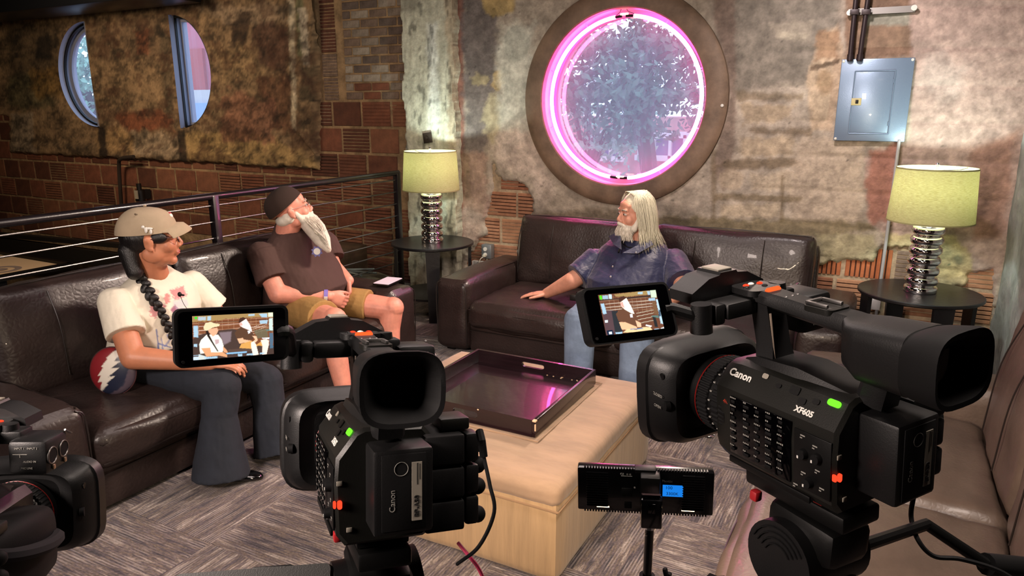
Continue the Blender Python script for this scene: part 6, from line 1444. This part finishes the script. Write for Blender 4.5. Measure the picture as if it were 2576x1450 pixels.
s1q = ((110, 240), (1960, 160), (1975, 1090), (130, 1205))
hud1 = [([(165, 250), (220, 250), (220, 305), (165, 305)], '#38d838', 2, 0, .1, 1), ([(240, 255), (410, 250), (410, 330), (240, 335)], '#b5cfe0', 6, 12, .1, .7), ([(445, 240), (520, 236), (520, 330), (445, 335)], OV, 4, 6, .1, .9), ([(1370, 200), (1520, 195), (1520, 235), (1370, 240)], OV, 4, 8, .1, .85),
        ([(1620, 190), (1820, 185), (1820, 270), (1690, 270)], OV, 4, 10, .1, .9), ([(1840, 165), (1960, 160), (1962, 260), (1840, 262)], '#dcefc8', 3, 3, .1, 1), ([(1640, 340), (1830, 330), (1820, 410), (1640, 415)], OV, 4, 10, .1, .85), ([(1860, 290), (1950, 290), (1955, 560), (1870, 560)], '#cfe4dd', 5, 16, .08, .9),
        ([(1870, 620), (1960, 620), (1960, 960), (1880, 970)], '#4e6f86', 6, 18, .08, .9), ([(140, 450), (235, 450), (240, 700), (140, 700)], OV, 5, 16, .07, .9), ([(140, 850), (220, 850), (220, 910), (140, 910)], OV, 3, 3, .1, .95), ([(130, 1090), (300, 1085), (300, 1100), (130, 1104)], OV, 2, 0, .1, .9), ([(860, 1055), (1330, 1020), (1330, 1060), (870, 1085)], '#8fc1e6', 3, 6, .1, .9),
        ([(370, 1140), (660, 1125), (660, 1170), (370, 1180)], OV, 3, 8, .1, .9), ([(1120, 1085), (1225, 1080), (1225, 1130), (1120, 1130)], OV, 3, 6, .1, .9), ([(1330, 1080), (1480, 1070), (1480, 1110), (1330, 1115)], OV, 3, 6, .1, .9), ([(1640, 1060), (1750, 1055), (1750, 1090), (1640, 1095)], OV, 3, 6, .1, .9), ([(130, 1130), (250, 1125), (250, 1200), (130, 1205)], '#cfe0ee', 4, 8, .1, .9)]
brk = [([(100, y), (2000, y - 60), (2000, y - 52), (100, y + 8)], '#c49a78', 2, 2, .1, .7) for y in (330, 400, 470, 545, 620)] + [([(x, 260 + (x * 7 % 40)), (x + 9, 260 + (x * 7 % 40)), (x + 9, 640), (x, 640)], '#b98f6e', 2, 3, .1, .5) for x in range(250, 1950, 130)]
ops1 = brk + [([(100, 200), (1960, 130), (1960, 250), (820, 300), (800, 330), (100, 370)], '#a78a58', 6, 20, .05, .9), ([(240, 400), (1960, 300), (1960, 310), (240, 412)], '#3a2620', 2, 0, .1, .9)] + [([(250, y), (1800, y - 90), (1800, y - 84), (250, y + 8)], '#d8b9a8', 2, 0, .1, .9) for y in (460, 555, 640)] + [([(1460, y + 110), (1800, y), (1800, y + 6), (1460, y + 118)], '#d9c8b0', 2, 0, .1, .9) for y in (380, 430, 480, 530)] + \
    [([(1500, 560), (1800, 520), (1850, 720), (1580, 740)], '#6a6650', 8, 20, .05, .8), ([(1790, 540), (1960, 530), (1960, 575), (1800, 580)], '#5e7a74', 2, 0, .1, 1), ([(120, 740), (300, 640), (700, 560), (1000, 520), (1150, 560), (1200, 900), (1980, 900), (1975, 1100), (120, 1210)], '#4b3a34', 5, 4, .1, 1), ([(700, 600), (980, 580), (960, 800), (800, 880)], '#8d7a80', 20, 10, .05, .8), ([(900, 980), (1450, 950), (1450, 1020), (900, 1040)], '#5e483e', 8, 6, .05, .9)] + man_ops() + \
    [([(1160, 950), (1200, 860), (1400, 800), (1500, 810), (1560, 880), (1700, 790), (1850, 830), (1700, 910), (1600, 900), (1440, 970)], '#d99f55', 4, 3, .1, 1), ([(1430, 830), (1500, 800), (1550, 880), (1610, 1100), (1480, 1115), (1440, 960)], '#ffe9d6', 3, 0, .1, 1), ([(1660, 780), (1780, 755), (1860, 790), (1850, 900), (1800, 1095), (1700, 1105), (1700, 900)], '#ffe6d2', 3, 0, .1, 1), ([(1690, 725), (1880, 720), (1860, 760), (1700, 745)], '#f4f2fb', 2, 0, .1, 1),
     ([(400, 560), (450, 540), (520, 720), (690, 1020), (660, 1030), (450, 720)], '#2a1f1c', 2, 0, .1, 1), ([(260, 860), (300, 760), (420, 650), (520, 640), (680, 650), (760, 760), (800, 900), (780, 1030), (640, 1040), (500, 1040), (280, 1060)], '#f8f3e2', 4, 0, .1, 1), ([(410, 580), (480, 640), (560, 800), (690, 1020), (660, 1020), (530, 820), (440, 680)], '#2a1f1c', 3, 0, .1, 1),
     ([(440, 520), (660, 500), (680, 560), (650, 630), (560, 690), (480, 600)], '#e3ab88', 3, 0, .1, 1), ([(355, 480), (400, 390), (520, 365), (600, 400), (720, 415), (700, 460), (560, 490), (430, 560), (370, 540)], '#e3d3a8', 3, 0, .1, 1), ([(300, 940), (500, 930), (520, 1040), (780, 1030), (880, 1100), (880, 1150), (700, 1110), (420, 1130)], '#e0a074', 3, 0, .1, 1), ([(780, 900), (870, 990), (900, 1060), (800, 1040)], '#dd9f74', 3, 0, .1, 1), ([(600, 760), (700, 750), (700, 830), (620, 870)], '#b58a94', 5, 8, .1, .8), ([(250, 1070), (420, 1130), (400, 1200), (250, 1205)], '#cfd4cf', 4, 4, .1, 1)] + hud1
s2q = ((185, 285), (1575, 125), (1775, 960), (350, 1190))
ops2 = [([(200, y), (1600, y - 150), (1600, y - 142), (200, y + 8)], '#b08a6c', 2, 2, .1, .7) for y in (420, 500, 590, 680)] + [([(x, 280), (x + 8, 280), (x + 60, 640), (x + 50, 640)], '#a98567', 2, 3, .1, .6) for x in range(420, 1500, 110)] + \
    [([(560, 260), (1400, 140), (1440, 230), (860, 300), (600, 310)], '#a98d5a', 6, 16, .05, .9), ([(200, 400), (1450, 250), (1455, 285), (210, 420)], '#3a2c28', 3, 0, .1, 1)] + [([(350, y + 130), (1490, y), (1490, y + 9), (350, y + 140)], '#ded2c0', 2, 0, .1, .95) for y in (350, 425, 490)] + [([(1080, y + 100), (1520, y), (1520, y + 10), (1080, y + 112)], '#cfc8b0', 2, 0, .1, .95) for y in (560, 630, 710, 790)] + \
    [([(270, 640), (480, 620), (620, 640), (740, 1100), (350, 1190)], '#5a4448', 5, 4, .1, 1), ([(490, 640), (640, 620), (740, 1090), (560, 1120)], '#303236', 6, 4, .1, 1), ([(1450, 700), (1640, 680), (1650, 740), (1480, 730)], '#5f7a72', 2, 0, .1, 1), ([(1480, 720), (1560, 730), (1620, 940), (1540, 940)], '#2c2d2e', 3, 0, .1, 1), ([(1480, 380), (1560, 370), (1640, 680), (1520, 650)], '#7a5a40', 6, 6, .05, .9),
     ([(800, 560), (680, 600), (590, 700), (650, 860), (800, 880), (1080, 950), (1120, 800), (1040, 640), (900, 560)], '#6b4836', 3, 3, .1, 1), ([(660, 400), (700, 320), (780, 288), (860, 320), (800, 360), (700, 420)], '#4f3229', 3, 0, .1, 1), ([(695, 440), (850, 330), (890, 400), (960, 510), (1040, 680), (960, 670), (800, 590), (720, 520)], '#fff0e0', 3, 0, .1, 1), ([(695, 440), (760, 420), (800, 560), (720, 520)], '#e8aa9c', 3, 0, .1, 1), ([(925, 690), (985, 680), (1000, 760), (940, 760)], '#fbf6fb', 2, 2, .2, 1),
     ([(660, 880), (800, 870), (1080, 960), (1100, 1010), (900, 1040), (720, 1040)], '#f3bd92', 3, 0, .1, 1), ([(1060, 820), (1190, 870), (1200, 960), (1100, 970)], '#f2bf9a', 3, 0, .1, 1), ([(740, 1110), (860, 1020), (1080, 1030), (1250, 960), (1420, 950), (1470, 1010), (1300, 1060), (1100, 1080)], '#f6cf9c', 4, 3, .1, 1), ([(1310, 900), (1470, 920), (1440, 950), (1310, 930)], '#fbfbfb', 2, 0, .1, 1),
     ([(215, 295), (270, 290), (280, 390), (225, 385)], '#57dc2c', 2, 0, .1, 1), ([(285, 290), (420, 285), (420, 370), (290, 375)], OV, 5, 12, .1, .8), ([(430, 265), (500, 262), (510, 360), (445, 365)], '#c9e2ee', 3, 0, .1, 1), ([(1130, 190), (1250, 180), (1250, 230), (1130, 235)], OV, 4, 8, .1, .9), ([(1350, 160), (1430, 155), (1440, 240), (1380, 245)], OV, 4, 8, .1, .9), ([(1435, 140), (1575, 125), (1600, 290), (1460, 300)], '#cfe8c4', 3, 2, .1, 1),
     ([(1390, 320), (1560, 300), (1560, 360), (1400, 375)], OV, 4, 10, .1, .9), ([(1575, 330), (1640, 330), (1760, 860), (1690, 860)], '#bcdcec', 6, 16, .07, .9), ([(1640, 560), (1690, 560), (1700, 700), (1640, 700)], '#223a52', 4, 8, .1, .9), ([(240, 480), (320, 470), (375, 700), (290, 715)], OV, 5, 10, .08, .95), ([(320, 850), (395, 845), (400, 900), (330, 905)], '#e2f1f4', 3, 0, .1, 1), ([(360, 1080), (500, 1060), (530, 1170), (390, 1190)], '#14233c', 3, 0, .1, 1), ([(410, 1110), (480, 1100), (490, 1155), (420, 1160)], '#e6ebf2', 3, 2, .1, 1), ([(570, 1110), (730, 1090), (730, 1135), (570, 1150)], OV, 3, 8, .1, .9), ([(920, 1020), (1240, 975), (1240, 1000), (925, 1035)], '#5e86b4', 2, 4, .1, .9), ([(1520, 985), (1650, 970), (1650, 1005), (1520, 1015)], OV, 3, 6, .1, .9), ([(1680, 960), (1775, 920), (1775, 965), (1700, 980)], '#d8dcdc', 3, 0, .1, .9)]


def lcd(camo, Mc, Mw, me, gap):
    Ml = Mc.inverted() @ Mw; L_ = lambda bm: bmesh.ops.transform(bm, matrix=Ml, verts=bm.verts)
    bm = BM(); o = rrect(.126, .066, .009, 6); vs = prism(bm, o, .013); xf(bm, vs, Matrix.Rotation(R(90), 4, 'X') @ Matrix.Translation((0, 0, -.013))); L_(bm); h = obj('display_housing', bm, M_plas, camo, local=True)
    bm = BM(); vs = prism(bm, rrect(.118, .060, .006, 5), .001); xf(bm, vs, Matrix.Rotation(R(90), 4, 'X')); L_(bm); obj('bezel', bm, M_gls, h, local=True)
    me.transform(Ml @ Matrix.Translation((0, -.0016, 0))); me.materials.append(M_scr); link(me, 'screen', h, local=True)
    bm = BM(); d = Ml @ Vector((-.055, -.0015, -.026)); cyl(bm, d, d + (Ml.to_3x3() @ Vector((0, -.001, 0))), .0018, seg=12); obj('housing_screw', bm, M_rub, h, local=True)
    # link from the housing's inner edge to the hinge drum
    a = Ml @ Vector((.063, .006, 0)); b_ = Vector((-84, 104, 180)) * CS; bm = BM(); tube(bm, spline([a - (Ml.to_3x3() @ Vector((.012, 0, 0))), a, a.lerp(b_, .6), b_], 4), .0085, 10); obj('hinge_link', bm, M_plas, camo, local=True)


L1 = pose((-0.654, 0.547, 1.345), 1.099, -0.167, 0.11); L2 = pose((-0.254, 0.771, 1.37), 1.001, -0.471, 0.052)
lcd(cam1, C1, L1, screen_mesh(s1q, BR, ops1, .089, .0495), 0); lcd(cams[1], C2, L2, screen_mesh(s2q, '#6f4634', ops2, .083, .0470), 0)
# cable plugged into the middle camcorder, pink cord below it
q1 = [atd(1206, 1085, .80), atd(1212, 1110, .79)]; bm = BM(); tube(bm, [q1[0], q1[1], atd(1217, 1150, .79)], .0045, 8); tube(bm, spline([atd(1217, 1150, .79), atd(1232, 1220, .78), atd(1243, 1290, .78), atd(1205, 1375, .80), atd(1150, 1420, .84)], 8), .0022, 8)
tag(obj('black_cable', bm, M_rub), 'thin black cable looping down the right side of the middle camcorder', 'cable')
bm = BM(); tube(bm, spline([atd(1152, 1366, .86), atd(1180, 1400, .85), atd(1200, 1425, .86), atd(1215, 1455, .87), atd(1230, 1500, .88)], 8), .0022, 8); tag(obj('pink_cord', bm, mat('pink_cord', '#c8365f', .5)), 'pink cord hanging under the middle camcorder', 'cord')


# ------------------------------------------------------------------ tripods
def tripod(Mc, label, reach, a0, pan=None):
    t = thing('tripod', label, 'tripod', ((Mc @ Vector((0, .02, 0))).x, (Mc @ Vector((0, .02, 0))).y, 0)); top = Mc @ Vector((0, 20 * CS, -19 * CS)); yw = Mc.to_euler().z; Hd = Matrix.Translation(top) @ Matrix.Rotation(yw, 4, 'Z'); W_ = lambda bm: bmesh.ops.transform(bm, matrix=Hd, verts=bm.verts)
    bm = BM(); vs = box(bm, (0, .02, -.0315), (.062, .15, .022), bev=.004); xf(bm, vs, Mc @ Matrix.Scale(1, 4)); vs = box(bm, (0, -.02, -.05), (.07, .10, .05), bev=.012); xf(bm, vs, Hd); hd = obj('fluid_head', bm, M_blk, t)
    bm = BM(); cyl(bm, (-.052, -.01, -.085), (.052, -.01, -.085), .048, seg=32); W_(bm); obj('tilt_drum', bm, M_plas, hd)
    for k in range(4):
        bm = BM(); rr = [Vector((-.0535, -.01 + (.020 + .007 * k) * math.cos(R(a)), -.085 + (.020 + .007 * k) * math.sin(R(a)))) for a in range(20, 160, 14)]; tube(bm, rr, .0012, 5); W_(bm); obj('drum_ridge', bm, M_rub, hd)
    bm = BM(); box(bm, (0, -.01, -.12), (.085, .10, .06), bev=.02); W_(bm); obj('pan_base', bm, M_blk, hd)
    bm = BM(); lathe(bm, [(.001, -.145), (.052, -.145), (.055, -.15), (.055, -.17), (.058, -.172), (.058, -.186), (.05, -.19), (.046, -.21), (.03, -.235), (.001, -.235)], (0, -.01, 0), 40); W_(bm); obj('bowl', bm, M_plas2, t)
    bm = BM(); lathe(bm, [(.0585, -.174), (.0600, -.176), (.0600, -.183), (.0585, -.185)], (0, -.01, 0), 40); W_(bm); obj('bowl_ring', bm, mat('ring_pale', '#a08e76', .4, .6), t)
    bm = BM(); vs = ball(bm, (.03, -.045, -.142), (.010, .010, .003)); W_(bm); obj('bubble_level', bm, mat('level_green', '#2f6a28', .3), hd)
    bm = BM(); box(bm, (-.038, .045, -.03), (.012, .012, .014), bev=.003); W_(bm); obj('release_lever', bm, mat('lever_red', '#a51f24', .5), hd)
    for s_ in (-1, 1):
        bm = BM(); tube(bm, [(s_ * .05, .03, -.15), (s_ * .085, .045, -.152)], .008, 8); prism(bm, [(.022 * (1.1 if k % 2 else .85) * math.cos(R(22.5 * k)), .022 * (1.1 if k % 2 else .85) * math.sin(R(22.5 * k))) for k in range(16)], .02, Matrix.Translation((s_ * .09, .048, -.165))); W_(bm); obj('clamp_knob', bm, M_rub, t, kind='stuff')
    if pan:
        A = Hd @ Vector((.045, -.03, -.09)); bm = BM(); tube(bm, [A] + [Vector(p) for p in pan], .0085, 10); ph_ = obj('pan_bar', bm, M_blk, t)
        bm = BM(); tube(bm, [Vector(pan[-1]), Vector(pan[-1]) + (Vector(pan[-1]) - A).normalized() * .12], .015, 12); obj('grip_sleeve', bm, M_rub, ph_)
    cz = Hd @ Vector((0, -.01, -.22)); bm = BM(); cyl(bm, cz + Vector((0, 0, .02)), cz + Vector((0, 0, -.05)), .042, .036, 24); obj('crown', bm, M_blk, t)
    for k in range(3):
        a = R(a0 + 120 * k); d = Vector((math.cos(a), math.sin(a), 0)); s_ = Vector((-d.y, d.x, 0)); p0 = cz + d * .045; p1 = Vector((cz.x, cz.y, .02)) + d * reach; pm = p0.lerp(p1, .52); bm = BM()
        for q in (-1, 1): tube(bm, [p0 + s_ * .02 * q, pm + s_ * .014 * q], .0095, 10)
        box(bm, (0, 0, 0), (.06, .03, .03), M=Matrix.Translation(p0), bev=.006); box(bm, (0, 0, 0), (.05, .03, .05), M=Matrix.Translation(pm), bev=.006); lg_ = obj('leg', bm, M_plas, t, kind=None)
        bm = BM(); tube(bm, [p0.lerp(p1, .40), p1], .009, 10); obj('lower_leg', bm, M_blk, lg_)
        bm = BM(); ball(bm, p1 + Vector((0, 0, -.004)), (.02, .02, .014)); obj('foot', bm, M_rub, lg_)
    return t


tripod(C1, 'black tripod under the middle camcorder', .30, 20)
tripod(C2, 'black tripod under the right camcorder with a long pan bar', .28, 75, [atd(2330, 1320, 1.0), atd(2480, 1420, .98)])
tripod(C3, 'black tripod under the camcorder at the lower left', .30, 30)
bm = BM(); tube(bm, spline([atd(2300, 1240, .98), atd(2292, 1300, .99), atd(2310, 1360, .975), atd(2350, 1400, .97), atd(2420, 1408, .965), atd(2520, 1440, .96), atd(2600, 1500, .95)], 8), .0032, 7); tag(obj('control_cable', bm, M_rub), 'black control cable strapped along the pan bar of the right tripod', 'cable')

# ------------------------------------------------------------------ LED panel on its stand, seen from behind
PL = pose((-0.328, 1.115, 0.944), 0.349, 0.027, -0.028)
lp_ = thing('video_light', 'small black LED video light on a stand, seen from behind by the ottoman', 'video light', mw=PL)


def lob(name, bm, m, par, ang=35, kind=None): return obj(name, bm, m, par, ang, local=True, kind=kind)


M_gp = mat('glossy_plastic', '#08080a', .18, coat=.3)
bm = BM(); box(bm, (0, .011, 0), (.236, .022, .084), bev=.003); cs_ = lob('housing', bm, M_gp, lp_)
for sx in (-1, 1):
    for k in range(15): bm = BM(); box(bm, (sx * .083, -.0008, .034 - .0047 * k), (.038, .0022, .0022), bev=.0006, seg=1); lob('vent_rib', bm, M_gp, cs_)
for sz in (-1, 1):
    bm = BM()
    for k in range(44): box(bm, (-.105 + .0049 * k, .004, sz * .0425), (.0026, .008, .003))
    lob('edge_fins', bm, M_gp, cs_, kind='stuff')
bm = BM(); box(bm, (-.031, -.0006, -.002), (.019, .0016, .016), bev=.0008); lob('socket_frame', bm, M_rub, cs_); bm = BM(); box(bm, (-.029, -.0006, -.028), (.013, .0016, .012), bev=.0008); lob('socket_frame', bm, M_rub, cs_)
bm = BM(); box(bm, (.048, -.0005, .0045), (.035, .001, .022)); d_ = lob('display', bm, emit('display_blue', '#1c86f2', .42), cs_)
M_seg = mat('lcd_digits', '#0c3f96', .6); I3 = Matrix.Rotation(R(90), 4, 'X')
for s_, sz, p in (('100', .0085, (.041, -.0012, .0105)), ('3300K', .0080, (.047, -.0012, -.001))): text(s_, sz, M_seg, Matrix.Translation(p) @ I3, 'lettering', d_, .0001, local=True)
text('CE', .0055, M_white, Matrix.Translation((-.040, -.0004, .033)) @ I3, 'lettering', cs_, .0001, local=True); text('Phottix', .0060, M_grey_print, Matrix.Translation((.038, -.0004, .0225)) @ I3, 'lettering', cs_, .0001, local=True)
bm = BM(); box(bm, (-.032, -.0005, .0295), (.019, .0003, .0006)); lob('label_line', bm, M_white, cs_)
for x, z in ((-.031, .033), (-.026, .033)): bm = BM(); cyl(bm, (x, -.0004, z), (x, -.0008, z), .0018, seg=10); lob('approval_mark', bm, M_grey_print, cs_)
bm = BM(); cyl(bm, (-.018, -.0004, .008), (-.018, -.0012, .008), .0016, seg=10); lob('indicator', bm, M_white, cs_)
M_lv = emit('lit_vent', '#ffd9a0', 5)
for x, z in ((-.073, -.0335), (.075, -.0335)): bm = BM(); box(bm, (x, .0004, z), (.022, .0012, .0024)); lob('lit_vent', bm, M_lv, cs_)
bm = BM(); box(bm, (.008, -.012, .014), (.034, .028, .056), bev=.003); box(bm, (.0, .004, .0425), (.036, .02, .006), bev=.001); bk_ = lob('mount_block', bm, M_blk, lp_)
bm = BM(); box(bm, (.010, -.034, -.018), (.036, .018, .056), bev=.003); lob('battery', bm, M_gp, bk_); bm = BM(); vs = prism(bm, rrect(.032, .034, .003, 4), .002); xf(bm, vs, Matrix.Translation((.009, -.026, .0105)) @ Matrix.Rotation(R(-28), 4, 'X')); lob('battery_top', bm, mat('brushed_cover', '#5e4a4c', .3, .4), bk_)
bm = BM(); box(bm, (.010, -.0435, -.006), (.012, .0008, .018), bev=.0003); lob('window', bm, M_gls, bk_)
wz = PL @ Vector((.008, -.030, -.046)); sd = thing('light_stand', 'thin black light stand carrying the small LED video light', 'light stand', (wz.x, wz.y, 0))
bm = BM(); cyl(bm, wz, wz + Vector((0, 0, -.006)), .0095, seg=18); obj('spigot', bm, M_chrome, sd)
bm = BM(); cyl(bm, wz + Vector((0, 0, -.006)), wz + Vector((0, 0, -.10)), .0078, seg=18); obj('upper_pole', bm, M_gp, sd)
bm = BM(); ball(bm, wz + Vector((-.003, -.008, -.016)), .0022); obj('rivet', bm, M_chrome, sd)
bm = BM(); c0 = wz + Vector((0, 0, -.10)); cyl(bm, c0, c0 + Vector((0, 0, -.035)), .014, seg=18); box(bm, c0 + Vector((.012, 0, -.018)), (.02, .016, .02), bev=.003); cl_ = obj('collar', bm, M_rub, sd)
bm = BM(); cyl(bm, c0 + Vector((.018, .008, -.015)), c0 + Vector((.026, .012, -.013)), .006, seg=12); obj('knob_shaft', bm, M_chrome, cl_)
bm = BM(); vs = box(bm, (0, 0, 0), (.008, .010, .026), bev=.003); xf(bm, vs, Matrix.Translation(c0 + Vector((.032, .014, -.004))) @ Matrix.Rotation(R(25), 4, 'Y')); vs = box(bm, (0, 0, 0), (.008, .010, .018), bev=.003); xf(bm, vs, Matrix.Translation(c0 + Vector((.029, .014, .006))) @ Matrix.Rotation(R(-15), 4, 'Y')); obj('wing_knob', bm, M_rub, cl_, kind='stuff')
bm = BM(); cyl(bm, c0 + Vector((0, 0, -.03)), Vector((wz.x, wz.y, .12)), .0105, seg=16); obj('lower_pole', bm, M_blk, sd)
for k in range(3): a = R(70 + 120 * k); d = Vector((math.cos(a), math.sin(a), 0)); bm = BM(); tube(bm, [Vector((wz.x, wz.y, .34)), Vector((wz.x, wz.y, .012)) + d * .22], .007, 8); tube(bm, [Vector((wz.x, wz.y, .14)), Vector((wz.x, wz.y, .17)) + d * .13], .004, 6); obj('leg', bm, M_blk, sd)
# its light (faces away from the camera)
al = bpy.data.lights.new('panel_beam', 'AREA'); al.shape = 'RECTANGLE'; al.size = .21; al.size_y = .07; al.energy = 9; al.color = (1, .78, .55); ao = bpy.data.objects.new('panel_beam', al); COL.objects.link(ao); ao.parent = lp_; ao.location = (0, .026, 0); ao.rotation_euler = (R(90), 0, 0)
bm = BM(); box(bm, (0, .0228, 0), (.215, .0012, .072)); lob('diffuser', bm, emit('panel_face', '#ffdcb4', 6), lp_)

# ------------------------------------------------------------------ slim monitor at the lower edge
mp = atd(640, 1426, .80); q0, q1 = atd(447, 1447, .80), atd(836, 1418, .80); ax = (q1 - q0); Lm = ax.length; ax.normalize()
mo = thing('field_monitor', 'slim black monitor tipped flat at the lower edge between two camcorders', 'monitor', mp); dn = Vector((0.35, -.55, -.75)); dn = (dn - ax * dn.dot(ax)).normalized(); nn = ax.cross(dn).normalized()
Mm = Matrix.Translation((q0 + q1) / 2 + dn * .05) @ Matrix((ax, -dn, nn)).transposed().to_4x4()
bm = BM(); xf(bm, prism(bm, rrect(Lm, .10, .006, 5), .014, Matrix.Translation((0, 0, -.007))), Mm); ho = obj('housing', bm, M_plas2, mo)
bm = BM(); xf(bm, box(bm, (0, -.004, .0078), (Lm - .02, .08, .001)), Mm); obj('screen', bm, M_gls, ho)
bm = BM(); xf(bm, box(bm, (.02, .046, .004), (.045, .012, .016), bev=.002), Mm); obj('hinge', bm, M_plas, ho)
e0 = Mm @ Vector((.03, -.045, 0)); bm = BM(); tube(bm, spline([e0, e0 + Vector((.03, .03, -.08)), C1 @ Vector((-.02, -.02, -.16))], 5), .007, 10); obj('arm', bm, M_blk, mo)
